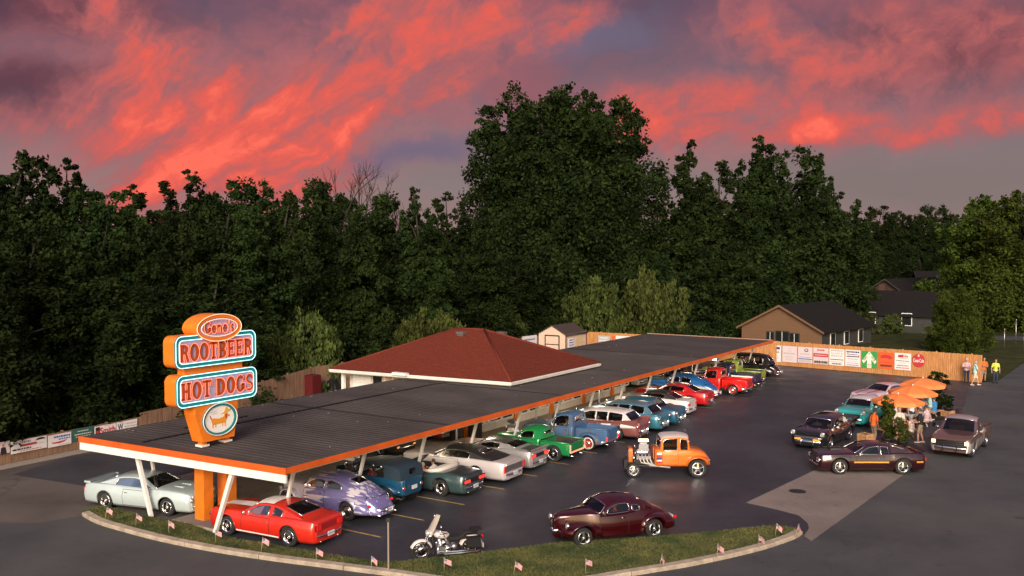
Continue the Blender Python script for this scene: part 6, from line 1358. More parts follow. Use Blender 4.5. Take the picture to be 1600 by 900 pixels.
# ---- nose-in under the far side of the canopy
def left_row(u, vn, c, **k): return car('parked_car', k['label'], 'car', c, UV(u, vn+c['fo']+c['wb']/2), ANG_V+math.pi, GU)
P = paint('dark_grey_paint', (.05, .045, .045), .3)
c = muscle(paint=P, heads=[(.66, .66, .09)], grille=(.5, .66, .16)); root = left_row(35.4, 28.9, c, label='dark grey car with chrome bumper nosing out under the canopy, nearer the sign'); b = MB(); [b.box((2.31, sy*.6, .46), (.03, .18, .07)) for sy in (1, -1)]; b.build('indicator', MT['amber'], root)
P = paint('white_lower', (.62, .6, .58), .05)
c = muscle(paint=P, stripe=paint('signal_red_paint', (.5, .012, .015)), pf=lambda x, y, z: 2 if x > 1.75 else 0, heads=[(.66, .66, .09)]); root = left_row(39.4, 29.3, c, label='white car with a red nose under the canopy beside the bins'); b = MB(); [b.box((2.31, sy*.6, .46), (.03, .18, .07)) for sy in (1, -1)]; b.build('indicator', MT['amber'], root)
P = paint('white_car_paint', (.66, .63, .62), .05)
c = muscle(paint=P); left_row(61.6, 28.8, c, label='white car under the canopy beyond the glass fronted building')
P = paint('pale_green_paint', (.3, .36, .26), .1)
c = fifties(paint=P); left_row(64.8, 28.9, c, label='pale green car under the canopy next to the white one beyond the building')
P = paint('black_paint', (.008, .008, .009), .2, .25)
c = muscle(paint=P); left_row(68.3, 28.6, c, label='black car under the far end of the canopy')
# ================================================================ MOTORCYCLE
SCR = mat('frosted_screen', (.75, .66, .56), .25, 0, .6); SCR.node_tree.nodes['Principled BSDF'].inputs['Alpha'].default_value = .55
def motorcycle():
    a, b_ = G(657, 875), G(737, 867); d = (a-b_).normalized(); root = empty('motorcycle', (a+b_)/2, math.atan2(d.y, d.x), label='white and black cruiser motorcycle with a tall windscreen, parked by the verge', cat='motorcycle')
    root.rotation_euler.x = R(-7)
    for x, w in ((.83, .11), (-.80, .15)):
        b = MB(); My = Matrix.Translation((x, 0, .33)) @ Matrix.Rotation(R(90), 4, 'X'); n = 28; ro_, ri = .33, .235
        rows = [[My @ Vector((((ro_+ri)/2+(ro_-ri)/2*math.cos(q))*math.cos(a_), ((ro_+ri)/2+(ro_-ri)/2*math.cos(q))*math.sin(a_), w/2*math.sin(q))) for q in [2*math.pi*k/10 for k in range(11)]] for a_ in [2*math.pi*k/n for k in range(n+1)]]
        b.grid(rows); wo = b.build('wheel', MT['rubber'], root); b = MB(); b.tube([(x+.225*math.cos(q), 0, .33+.225*math.sin(q)) for q in [2*math.pi*k/24 for k in range(24)]], .02, 6, closed=True, cap=False)
        for k in range(20): q = 2*math.pi*k/20; b.tube([(x+.04*math.cos(q+.5), .03*(-1)**k, .33+.04*math.sin(q+.5)), (x+.22*math.cos(q), 0, .33+.22*math.sin(q))], .004, 4)
        b.lathe([(0, -.07), (.05, -.07), (.05, .07), (0, .07)], 12, 0, My); b.lathe([(.02, -.075), (.13, -.075), (.13, -.068), (.02, -.068)], 18, 0, My); b.build('rim', MT['chrome'], wo)
    PW = mat('pearl_white', (.62, .58, .56), .3, 0, 1.0)
    def mudguard(x, r0, a0, a1, w, nm, ma=PW):
        b = MB(); b.grid([[Vector((x+(r0-.02*abs(t)**2*3)*math.cos(R(q)), w*t, .33+(r0-.06*abs(t)**2)*math.sin(R(q)))) for t in (-1, -.9, -.6, -.2, .2, .6, .9, 1)] for q in [a0+(a1-a0)*k/14 for k in range(15)]]); return b.build(nm, ma, root)
    mudguard(.83, .375, 20, 165, .09, 'front_fender'); mudguard(-.80, .40, 15, 185, .13, 'rear_fender')
    b = MB(); b.box((-1.2, 0, .33), (.03, .16, .14)); b.build('fender_tip', PW, root)
    b = MB()
    for sy in (1, -1): b.tube([(.83, sy*.1, .33), (.5, sy*.1, 1.0)], [.03, .028], 8); b.tube([(.64, sy*.1, .72), (.49, sy*.1, 1.03)], .045, 8)
    b.box((.52, 0, .98), (.1, .26, .05)); b.build('fork', MT['chrome'], root)
    b = MB(); b.tube([(.2, .42, 1.02), (.34, .38, 1.10), (.48, .16, 1.06), (.48, -.16, 1.06), (.34, -.38, 1.10), (.2, -.42, 1.02)], .014, 8); hb = b.build('handlebar', MT['chrome'], root)
    [MB().tube([(.2, sy*.42, 1.02), (.1, sy*.46, 1.0)], .02, 8).build('grip', MT['black'], hb) for sy in (1, -1)]
    for sy in (1, -1): b = MB(); b.tube([(.34, sy*.4, 1.1), (.3, sy*.44, 1.22)], .007, 5); M = Matrix.Translation((.3, sy*.46, 1.24)) @ Matrix.Rotation(R(90), 4, 'Y'); b.lathe([(0, 0), (.06, 0), (.05, .03), (0, .04)], 12, 0, M); b.build('mirror', MT['chrome'], root)
    b = MB(); disc_x(b, .66, 0, .88, .10, .1, True); b.build('headlight', MT['head'], root); b = MB(); [disc_x(b, .62, sy*.2, .86, .06, .07, True) for sy in (1, -1)]; b.build('spot_lamp', MT['chrome'], root)
    b = MB(); b.grid([[Vector((.56-.30*t+.10*(1-s*s), s*.27*(1-.55*t**2.2), .88+.62*t)) for s in (-1, -.6, -.2, .2, .6, 1)] for t in [k/8 for k in range(9)]]); b.build('windscreen', SCR, root)
    b = MB(); b.lathe([(.0, -.26), (.05, -.25), (.12, -.16), (.15, 0), (.14, .12), (.1, .22), (0, .28)], 16, 0, Matrix.Translation((.18, 0, .80)) @ Matrix.Rotation(R(82), 4, 'Y') @ Matrix.Diagonal((.85, 1, 1, 1))); b.build('fuel_tank', PW, root)
    b = MB(); b.box((.2, .125, .82), (.22, .03, .1), taper=.6); b.box((.2, -.125, .82), (.22, .03, .1), taper=.6); b.box((.16, 0, .93), (.3, .08, .03)); b.build('tank_emblem', MT['black'], root)
    b = MB(); b.grid([[Vector((x, w*t, z-.05*abs(t)**3)) for t in (-1, -.7, -.3, .3, .7, 1)] for x, w, z in ((.02, .09, .72), (-.1, .14, .74), (-.35, .18, .73), (-.5, .16, .80), (-.62, .12, .86), (-.85, .12, .86), (-.95, .08, .82))]); b.grid([[Vector((x, w*t, z-.1)) for t in (1, 0, -1)] for x, w, z in ((.02, .09, .72), (-.35, .18, .73), (-.62, .12, .86), (-.95, .08, .84))]); b.box((-.3, 0, .68), (.6, .26, .1)); b.build('seat', MT['vinyl'], root)
    b = MB()
    for sy in (1, -1): b.box((-.82, sy*.26, .56), (.5, .14, .3), taper=.85); b.box((-.82, sy*.26, .72), (.52, .15, .04))
    b.box((-.95, 0, .90), (.36, .24, .05)); b.build('saddlebag', MT['black'], root)
    b = MB(); b.box((.12, 0, .36), (.46, .26, .22)); 
    for an, x in ((22, .22), (-22, .02)):
        M = Matrix.Translation((x, 0, .55)) @ Matrix.Rotation(R(an), 4, 'Y'); b.lathe([(.0, -.12), (.07, -.12)]+[(q, -.1+k*.03+dz) for k in range(6) for q, dz in ((.085, 0), (.085, .012), (.065, .016))]+[(.07, .12), (0, .13)], 14, 1, M)
    b.lathe([(0, 0), (.11, 0), (.11, .04), (.05, .07), (0, .07)], 16, 1, Matrix.Translation((.12, .13, .55)) @ Matrix.Rotation(R(-90), 4, 'X')); b.lathe([(0, 0), (.12, 0), (.12, .04), (.05, .07), (0, .07)], 16, 1, Matrix.Translation((-.02, .15, .36)) @ Matrix.Rotation(R(-90), 4, 'X'))
    b.lathe([(0, -.1), (.1, -.1), (.1, .1), (0, .1)], 14, 0, Matrix.Translation((-.24, 0, .36)) @ Matrix.Rotation(R(90), 4, 'X')); b.build('engine', [MT['steel'], MT['chrome']], root)
    for dz, xe in ((0, -1.05), (.07, -.9)):
      MB().tube([(.3, .14, .5), (.34, .2, .3+dz*.5), (.1, .22, .22+dz), (-.4, .24, .22+dz), (xe, .25, .24+dz)], [.025, .025, .03, .04, .045], 8).build('exhaust_pipe', MT['chrome'], root); MB().tube([(.3, -.14, .5), (.34, -.2, .3+dz*.5), (.1, -.22, .22+dz), (xe, -.25, .24+dz)], [.025, .025, .035, .045], 8).build('exhaust_pipe', MT['chrome'], root)
    b = MB(); b.tube([(.5, 0, .95), (.42, .0, .3), (.1, .12, .22), (-.5, .12, .26), (-.8, .16, .34)], .025, 6); b.tube([(.5, 0, .95), (.42, 0, .3), (.1, -.12, .22), (-.5, -.12, .26), (-.8, -.16, .34)], .025, 6); b.tube([(.46, .0, .9), (-.1, 0, .68), (-.8, .1, .6)], .025, 6)
    for sy in (1, -1): b.box((.32, sy*.28, .28), (.3, .12, .03)); b.tube([(.44, sy*.1, .5), (.5, sy*.26, .3), (.36, sy*.3, .24)], .015, 6)
    b.build('frame', MT['black'], root)
    b = MB(); b.tube([(-.1, .12, .22), (-.2, .42, -.02)], .014, 6); b.build('side_stand', MT['steel'], root)
    b = MB(); disc_x(b, -1.19, 0, .62, .05, .05, False); b.build('tail_light', MT['tail'], root)
motorcycle()

# ================================================================ PEOPLE
def tubes_to_mesh(name, segs, blobs, vox, mats, smooth=True):
    b = MB()
    for pts, rs in segs: b.tube(pts, rs, 10)
    for c_, r_ in blobs:
        rows = [(r_[2] if False else 1, 0)]
        n, m = 10, 8; vs = []; 
        M = Matrix.Translation(c_) @ Matrix.Diagonal((*r_, 1)); b.lathe([(max(.001, math.sin(math.pi*k/m)), -math.cos(math.pi*k/m)) for k in range(m+1)], n, 0, M)
    for pts, rs in segs:
        rl = rs if isinstance(rs, (list, tuple)) else [rs]*len(pts)
        for p_, r_ in zip(pts, rl): M = Matrix.Translation(p_) @ Matrix.Scale(r_*.98, 4); b.lathe([(max(.001, math.sin(math.pi*k/6)), -math.cos(math.pi*k/6)) for k in range(7)], 8, 0, M)
    me = b.mesh(name, mats); o = bpy.data.objects.new('t', me); COL.objects.link(o)
    m = o.modifiers.new('r', 'REMESH'); m.mode = 'VOXEL'; m.voxel_size = vox; m.use_smooth_shade = True
    s = o.modifiers.new('s', 'SMOOTH'); s.iterations = 3; s.factor = .5
    dg = bpy.context.evaluated_depsgraph_get(); out = bpy.data.meshes.new_from_object(o.evaluated_get(dg)); out.name = name; bpy.data.objects.remove(o); bpy.data.meshes.remove(me)
    return out
def hand(segs, w, d, side):       # five curled fingers off the palm; w wrist, d direction
    d = Vector(d).normalized(); s = Vector((0, side, 0)); s = (s-d*s.dot(d)); s = s.normalized() if s.length > .1 else Vector((1, 0, 0)); f = d.cross(s).normalized()
    segs.append(([w, w+d*.05, w+d*.085], [.025, .033, .03]))
    for k, (o, l) in enumerate(((-.03, .06), (-.01, .075), (.01, .07), (.03, .055))): 
        a = w+d*.08+f*o; segs.append(([a, a+d*l*.6, a+d*l*.9-s*l*.35], [.010, .009, .008]))
    segs.append(([w+d*.03+f*.03, w+d*.06+f*.055, w+d*.09+f*.055], [.012, .010, .009]))
POSES = {
 'stand': dict(hip=.92, lf=(.05, .1), rf=(-.05, -.1), la=((.0, .27, 1.12), (.06, .27, .86)), ra=((.0, -.27, 1.12), (.06, -.27, .86))),
 'crossed': dict(hip=.92, lf=(.0, .12), rf=(.0, -.12), la=((.10, .26, 1.14), (.24, -.06, 1.18)), ra=((.10, -.26, 1.14), (.22, .08, 1.14))),
 'lean': dict(hip=.90, lf=(.1, .11), rf=(-.12, -.1), la=((.05, .27, 1.10), (.26, .2, 1.04)), ra=((.05, -.27, 1.12), (.24, -.18, 1.10))),
 'walk': dict(hip=.9, lf=(.26, .09), rf=(-.24, -.09), la=((-.08, .26, 1.12), (-.10, .28, .86)), ra=((.1, -.26, 1.12), (.26, -.24, .96))),
 'sit': dict(hip=.46, sit=True, la=((.12, .25, .76), (.36, .16, .70)), ra=((.12, -.25, .76), (.36, -.16, .72))),
 'drive': dict(hip=.30, sit=True, la=((.16, .25, .64), (.42, .14, .70)), ra=((.16, -.25, .64), (.42, -.12, .70))),
}
_PB = {}
def body_parts(pose, shorts):
    key = (pose, shorts)
    if key in _PB: return _PB[key]
    P_ = POSES[pose]; h = P_['hip']; V = Vector; up = h+.0
    sh = h+.50; nk = h+.60; hd = h+.74; lean = .03 if pose != 'sit' else -.02
    S_ = []; legs = []
    for s, key_ in ((1, 'lf'), (-1, 'rf')):
        if P_.get('sit'): hipj, kn, an = V((0, s*.10, h)), V((.42, s*.14, h+.03)), V((.50 if pose == 'sit' else .75, s*.14, max(.08, h-.38)))
        else:
            fx, fy = P_[key_]; hipj, an = V((0, s*.10, h)), V((fx, fy, .09)); kn = (hipj+an)/2+V((.05, 0, 0))
        legs.append((hipj, kn, an))
        S_.append(([hipj, kn, kn.lerp(an, .35), an], [.085, .056, .054, .036])); S_.append(([an+V((-.03, 0, -.05)), an+V((.08, 0, -.055)), an+V((.15, 0, -.06))], [.034, .034, .026]))
    S_.append(([V((0, 0, h)), V((lean*.4, 0, h+.15)), V((lean, 0, h+.36)), V((lean, 0, sh))], [.13, .115, .14, .10])); S_.append(([V((lean, -.15, sh-.01)), V((lean, .15, sh-.01))], [.062, .062])); S_.append(([V((0, -.07, h)), V((0, .07, h))], [.11, .11]))
    S_.append(([V((lean, 0, sh)), V((lean+.02, 0, nk+.02))], [.06, .052]))
    arms = []
    for s, k_ in ((1, 'la'), (-1, 'ra')):
        so_ = V((lean, s*.19, sh-.02)); e, w = (V(q) for q in P_[k_]); arms.append((so_, e, w)); S_.append(([so_, e, e.lerp(w, .4), w], [.05, .038, .036, .025])); hand(S_, w, w-e, s)
    head = V((lean+.03, 0, hd))
    B_ = [(head, (.095, .078, .118)), (head+V((.02, 0, -.06)), (.07, .062, .07)), (head+V((.098, 0, -.015)), (.022, .014, .024)), (head+V((.088, 0, -.065)), (.012, .026, .009)), (head+V((.0, .08, -.01)), (.022, .01, .03)), (head+V((.0, -.08, -.01)), (.022, .01, .03)), (head+V((.088, .03, .015)), (.012, .016, .009)), (head+V((.088, -.03, .015)), (.012, .016, .009))]
    body = tubes_to_mesh('body', S_, B_, .012, [MT['skin']])
    T = [([V((0, 0, h+.0)), V((lean*.4, 0, h+.15)), V((lean, 0, h+.36)), V((lean, 0, sh+.01))], [.155, .145, .165, .115]), ([V((lean, -.16, sh-.01)), V((lean, .16, sh-.01))], [.078, .078]), ([V((0, -.07, h+.02)), V((0, .07, h+.02))], [.13, .13])]
    for so_, e, w in arms: T.append(([so_, so_.lerp(e, .75)], [.068, .062]))
    shirt = tubes_to_mesh('shirt', T, [], .02, [MT['white']])
    T = [([V((0, -.07, h-.02)), V((0, .07, h-.02))], [.138, .138])]
    for hj, kn, an in legs:
        T.append(([hj, kn.lerp(hj, .12) if shorts else kn], [.108, .088 if shorts else .075]))
        if not shorts: T.append(([kn, an+V((0, 0, .0))], [.075, .06]))
    tr = tubes_to_mesh('trousers', T, [], .02, [MT['white']])
    sho = tubes_to_mesh('shoes', [([an+V((-.05, 0, -.05)), an+V((.08, 0, -.055)), an+V((.17, 0, -.062))], [.046, .044, .032]) for _, _, an in legs], [], .015, [MT['white']])
    hair = MB(); rows = []
    for i in range(7):
        th = math.pi*(.04+.56*i/6); rows.append([head+V((-.006+.103*math.sin(th)*math.cos(q)*(1 if math.cos(q) < .5 or th < .9 else .86), .087*math.sin(th)*math.sin(q), .126*math.cos(th)+.006)) for q in [2*math.pi*j/16 for j in range(17)] ])
    rows = [[p_ if not (i > 3 and (p_-head).x > .035) else head+V(((p_-head).x*.75, (p_-head).y*.8, (p_-head).z)) for p_ in r] for i, r in enumerate(rows)]
    hair.grid(rows); hm = hair.mesh('hair', [MT['hair']])
    capm = MB(); capm.lathe([(.0, .13), (.05, .125), (.09, .09), (.1, .045)], 16, 0, Matrix.Translation(head+V((-.005, 0, .01))) @ Matrix.Diagonal((1.04, .88, 1, 1))); capm.add([head+V(q) for q in ((.07, -.07, .055), (.17, -.04, .05), (.19, 0, .05), (.17, .04, .05), (.07, .07, .055))], [(0, 1, 2, 3, 4)]); cm = capm.mesh('cap', [MT['white']])
    _PB[key] = (body, shirt, tr, sho, hm, cm); return _PB[key]
def cloth(n, col): return mat('cloth_'+n, col, .85, var=.15, scale=12, bump=.2)
CL = {k: cloth(k, v) for k, v in dict(orange=(.75, .14, .02), white=(.68, .64, .62), yellow=(.55, .62, .08), aqua=(.35, .62, .62), black=(.012, .012, .014), khaki=(.26, .19, .13), jeans=(.02, .03, .06), maroon=(.25, .03, .05), blue=(.03, .18, .4), pinkplaid=(.55, .38, .42), grey=(.22, .21, .23), red=(.55, .04, .03), shoe=(.5, .45, .42), cream=(.6, .52, .45), darkshoe=(.03, .025, .02)).items()}
def person(pos, rz, pose, shirt, trous, label, shorts=False, cap=None, hair='hair', scale=1.0, group=None, shoe='darkshoe'):
    pr_ = body_parts(pose, shorts); root = empty('person', pos, rz, label=label, cat='person', group=group); root.scale = (scale,)*3
    for me, ma, nm in ((pr_[0], None, 'body'), (pr_[1], CL[shirt], 'shirt'), (pr_[2], CL[trous], 'trousers'), (pr_[3], CL[shoe], 'shoes')):
        if ma: me = me.copy(); me.materials.clear(); me.materials.append(ma)
        link(bpy.data.objects.new(nm, me), root)
    me = (pr_[5] if cap else pr_[4]).copy(); me.materials.clear(); me.materials.append(CL[cap] if cap else MT[hair]); link(bpy.data.objects.new('cap' if cap else 'hair', me), root)
    return root
def occupant(key, x, y, z, shirt, label, **k):
    bpy.context.view_layer.update()
    r_, c = CARS[key]; M = Matrix.Translation(r_.location) @ Matrix.Rotation(r_.rotation_euler.z, 4, 'Z'); p = M @ Vector((x, y, z))
    return person(p, r_.rotation_euler.z, 'drive', shirt, 'jeans', label, scale=.9, group='people sitting in cars', **k)
occupant('conv', -.20, .36, .10, 'orange', 'person in an orange shirt in the teal convertible', hair='hair_grey')
occupant('conv', -.20, -.36, .10, 'white', 'person in a white shirt in the teal convertible')
occupant('charger', -.35, .38, .05, 'blue', 'person in a blue shirt driving the long silver white hardtop')
occupant('camaro', -.35, .36, .0, 'maroon', 'person in a maroon shirt in the silver ducktail coupe')
occupant('phaeton', -.3, .28, .36, 'maroon', 'person in a dark red shirt in the blue phaeton')
occupant('willys', -.1, .36, .22, 'red', 'person in red at the wheel of the maroon rounded coupe', cap='red')
occupant('black57', -.15, .38, .22, 'cream', 'person in a cream shirt driving the black finned hardtop')
occupant('black57', -.15, -.38, .22, 'grey', 'passenger in a grey shirt in the black finned hardtop')
occupant('mustang', -.1, .36, .06, 'black', 'person in black inside the red striped fastback')
occupant('green', -.15, .3, .28, 'grey', 'person in grey in the green rounded pickup')
occupant('bluepick', -.12, .34, .42, 'cream', 'person in cream in the rusty blue pickup')
occupant('pinkwagon', -.2, .38, .25, 'white', 'person in white in the pink station wagon')
# the four by the fence end
GE = 'bystanders by the end of the cedar fence'
person(G(1510, 598), R(-120), 'crossed', 'pinkplaid', 'jeans', 'person in a pale plaid shirt and dark trousers at the fence corner', cap='pinkplaid', group=GE)
person(G(1523, 602), R(-10), 'walk', 'aqua', 'cream', 'person in a pale aqua top and cream shorts walking past the fence', shorts=True, group=GE, hair='hair_grey', shoe='shoe')
person(G(1536.5, 596), R(-90), 'crossed', 'orange', 'khaki', 'person in a bright orange shirt with folded arms on the street corner', shorts=True, group=GE)
person(G(1555, 599), R(-100), 'stand', 'yellow', 'jeans', 'person in a yellow-green shirt and dark trousers, farthest right', group=GE)
GT = 'people round the parasol tables'
person(G(1365, 692), R(20), 'stand', 'orange', 'khaki', 'person in an orange shirt beside the wooden planter box', group=GT, scale=.98)
person(G(1438, 692), R(150), 'lean', 'black', 'khaki', 'person in a black shirt and khaki shorts standing by the tables', shorts=True, group=GT, shoe='shoe')
person(G(1424, 668), R(-70), 'stand', 'white', 'jeans', 'person in a white T-shirt standing under the middle parasol', group=GT)
person(G(1442, 667), R(-150), 'stand', 'grey', 'black', 'person in grey and black standing between the tables and the aqua shirt', group=GT)
person(G(1452, 661), R(160), 'lean', 'aqua', 'khaki', 'person in an aqua sleeveless top below the farthest parasol', group=GT, shorts=True)
# ================================================================ PARASOLS, TABLES, PLANTERS
MPO = mat('parasol_orange', (.80, .22, .06), .7, var=.06, scale=2)
def parasol(p, r_, label, zt=2.3, drop=.36, tilt=0):
    root = empty('parasol', p, R(rng.uniform(0, 40)), label=label, cat='parasol', group='orange parasols'); n = 8
    for k in range(n):
        b = MB(); a0, a1 = 2*math.pi*k/n, 2*math.pi*(k+1)/n; rows = []
        for i in range(7):
            t = i/6; rows.append([])
            for j in range(5):
                q = a0+(a1-a0)*j/4; c_ = (a0+a1)/2; rad = r_*t*math.cos(math.pi/n)/math.cos(q-c_); sag = .035*t*math.sin(math.pi*j/4)
                rows[-1].append(Vector((rad*math.cos(q), rad*math.sin(q), zt-drop*t**1.5-sag)))
        rows.append([Vector((v.x, v.y, v.z-.13)) for v in rows[-1]]); b.grid(rows[::-1]); b.build('panel', MPO, root)
    b = MB(); b.tube([(0, 0, .05), (0, 0, zt+.04)], .028, 8); b.lathe([(0, zt+.08), (.04, zt+.04), (.02, zt)], 8); b.build('pole', MT['white'], root)
    b = MB()
    for k in range(n): a0 = 2*math.pi*k/n; b.tube([(r_*.98*math.cos(a0), r_*.98*math.sin(a0), zt-drop-.01), (0, 0, zt-.03)], .008, 4); b.tube([(r_*.5*math.cos(a0), r_*.5*math.sin(a0), zt-drop*.36-.03), (0, 0, zt-.6)], .007, 4)
    b.build('rib', MT['white'], root)
    b = MB(); b.lathe([(0, 0), (.24, 0), (.22, .07), (.05, .1), (0, .1)], 16); b.build('base', MT['black'], root)
T1, T2, T3 = G(1402, 684), G(1425, 667), G(1441, 652)
parasol(T1, 1.3, 'orange parasol nearest the planter box and leafy potted plant'); parasol(T2, 1.3, 'orange parasol in the middle of the three, with its white pole showing'); parasol(T3, 1.3, 'orange parasol farthest from the maroon fastback')
MTB = mat('table_plank', (.42, .22, .10), .7, var=.25, scale=5, stretch=(1, 5, 1)); MTC = mat('white_tabletop', (.65, .62, .6), .5)
def picnic(p, rz, label, top):
    root = empty('picnic_table', p, rz, label=label, cat='table', group='picnic tables')
    for k in range(5): b = MB(); b.box((0, -.3+k*.15, .74), (1.7, .14, .035)); b.build('table_plank', top, root)
    for sy in (1, -1):
        b = MB(); b.box((0, sy*.68, .44), (1.7, .26, .04)); b.build('bench_seat', top, root)
    for sx in (1, -1):
        b = MB()
        for sy in (1, -1): b.tube([(sx*.6, sy*.14, .73), (sx*.6, sy*.55, 0.02)], .035, 6)
        b.box((sx*.6, 0, .4), (.06, 1.5, .07)); b.build('leg_frame', top, root)
picnic(T1+Vector((.0, .0, 0)), R(35), 'picnic table under the parasol by the leafy plant', MTB); picnic(T2, R(35), 'white topped picnic table under the middle parasol', MTC); picnic(T3, R(35), 'picnic table under the farthest orange parasol', MTB)
person(G(1404, 690), R(-100), 'stand', 'cream', 'khaki', 'standing person in a cream shirt and shorts left of the one in black', shorts=True, group=GT, hair='hair_grey')
person(G(1410, 663), R(60), 'lean', 'red', 'jeans', 'person in a red top standing behind the nearest table', group=GT)
for (T, dx, sh, lb, hr, cp) in ((T2, (-.4, .68), 'white', 'seated person in white on the far bench of the middle table', 'hair', None), (T2, (-.4, -.68), 'grey', 'seated person in grey on the near bench of the middle table', 'hair_grey', None), (T3, (0, -.68), 'blue', 'seated person in blue at the farthest table', 'hair', None), (T1, (.1, -.68), 'cream', 'seated person in a cream top with long fair hair at the nearest table', 'hair_grey', None), (T1, (-.45, -.68), 'red', 'seated person in a red top at the nearest table', 'hair', None), (T1, (.1, .68), 'grey', 'seated person in grey on the far bench of the nearest table', 'hair', None), (T2, (.2, -.68), 'pinkplaid', 'seated person in a pale pink shirt at the middle table', 'hair', None)):
    o = Matrix.Rotation(R(35), 4, 'Z') @ Vector((dx[0], dx[1]*1.06, 0)); person(T+o+Vector((0, 0, -.02)), R(35)+(math.pi/2 if dx[1] < 0 else -math.pi/2), 'sit', sh, 'khaki', lb, hair=hr, group=GT)
def planter(p, rz, w, h, label, plant=True):
    root = empty('planter', p, rz, label=label, cat='planter', group='wooden planters'); 
    for k in range(5):
        for sy in (1, -1): b = MB(); b.box((0, sy*w/2, h*(k+.5)/5), (w+.03, .03, h/5-.012)); b.build('board', MTB, root)
        for sx in (1, -1): b = MB(); b.box((sx*w/2, 0, h*(k+.5)/5), (.03, w-.03, h/5-.012)); b.build('board', MTB, root)
    b = MB(); [b.box((sx*(w/2+.02), sy*(w/2+.02), h/2), (.05, .05, h)) for sx in (1, -1) for sy in (1, -1)]; b.build('corner_post', MTB, root); b = MB(); b.box((0, 0, h-.06), (w-.02, w-.02, .04)); b.build('soil', MT['inter'], root)
planter(G(1352, 702), R(30), .46, .78, 'tall pale wooden planter box beside the person in orange'); planter(G(1481, 652), R(30), .46, .40, 'low wooden planter with a small shrub near the parking kerb')
poly_sheet('planter_bed', GP([(1450, 648), (1498, 640), (1498, 652), (1455, 658)]), .06, mat('dark_mulch', (.012, .010, .009), .9, bump=.5, scale=20), kind='structure')
# ================================================================ TREES
def leaf_mat(name, a, b_, sc=.35, tr=.12):
    if name in _M: return _M[name]
    m = bpy.data.materials.new(name); m.use_nodes = True; nt = m.node_tree; N, L = nt.nodes, nt.links; p = N['Principled BSDF']; p.inputs['Roughness'].default_value = .9; p.inputs['Specular IOR Level'].default_value = .06
    g = N.new('ShaderNodeNewGeometry'); oi = N.new('ShaderNodeObjectInfo'); n = N.new('ShaderNodeTexNoise'); n.inputs['Scale'].default_value = sc; n.inputs['Detail'].default_value = 3; L.new(g.outputs['Position'], n.inputs['Vector'])
    r = N.new('ShaderNodeMapRange'); r.inputs[1].default_value = .35; r.inputs[2].default_value = .65; L.new(n.outputs[0], r.inputs[0])
    ad = N.new('ShaderNodeMath'); ad.operation = 'MULTIPLY_ADD'; L.new(g.outputs['Random Per Island'], ad.inputs[0]); ad.inputs[1].default_value = .28; s2 = N.new('ShaderNodeMath'); s2.operation = 'MULTIPLY'; L.new(r.outputs[0], s2.inputs[0]); s2.inputs[1].default_value = .45
    n4 = N.new('ShaderNodeTexNoise'); n4.inputs['Scale'].default_value = sc*4; n4.inputs['Detail'].default_value = 2; L.new(g.outputs['Position'], n4.inputs['Vector']); r4 = N.new('ShaderNodeMapRange'); r4.inputs[1].default_value = .42; r4.inputs[2].default_value = .62; r4.inputs[4].default_value = .5; L.new(n4.outputs[0], r4.inputs[0])  # noise puts the crown's light and dark masses into the leaf colour
    s4 = N.new('ShaderNodeMath'); s4.operation = 'ADD'; L.new(s2.outputs[0], s4.inputs[0]); L.new(r4.outputs[0], s4.inputs[1]); L.new(s4.outputs[0], ad.inputs[2])
    mx = N.new('ShaderNodeMix'); mx.data_type = 'RGBA'; L.new(ad.outputs[0], mx.inputs[0]); mx.inputs[6].default_value = (*a, 1); mx.inputs[7].default_value = (*b_, 1)
    hs = N.new('ShaderNodeHueSaturation'); L.new(mx.outputs[2], hs.inputs['Color']); q = N.new('ShaderNodeMapRange'); L.new(oi.outputs['Random'], q.inputs[0]); q.inputs[3].default_value = .75; q.inputs[4].default_value = 1.25; L.new(q.outputs[0], hs.inputs['Value'])
    q2 = N.new('ShaderNodeMapRange'); L.new(oi.outputs['Random'], q2.inputs[0]); q2.inputs[3].default_value = .485; q2.inputs[4].default_value = .515; L.new(q2.outputs[0], hs.inputs['Hue']); L.new(hs.outputs[0], p.inputs['Base Color']); _M[name] = m; return m
ML1 = leaf_mat('leaf_dark', (.003, .007, .003), (.024, .039, .010), .2); ML2 = leaf_mat('leaf_olive', (.012, .019, .006), (.075, .095, .024)); ML3 = leaf_mat('leaf_maple', (.010, .020, .004), (.062, .085, .014)); MBK = mat('bark', (.03, .023, .018), .9, var=.3, scale=6, bump=.8)
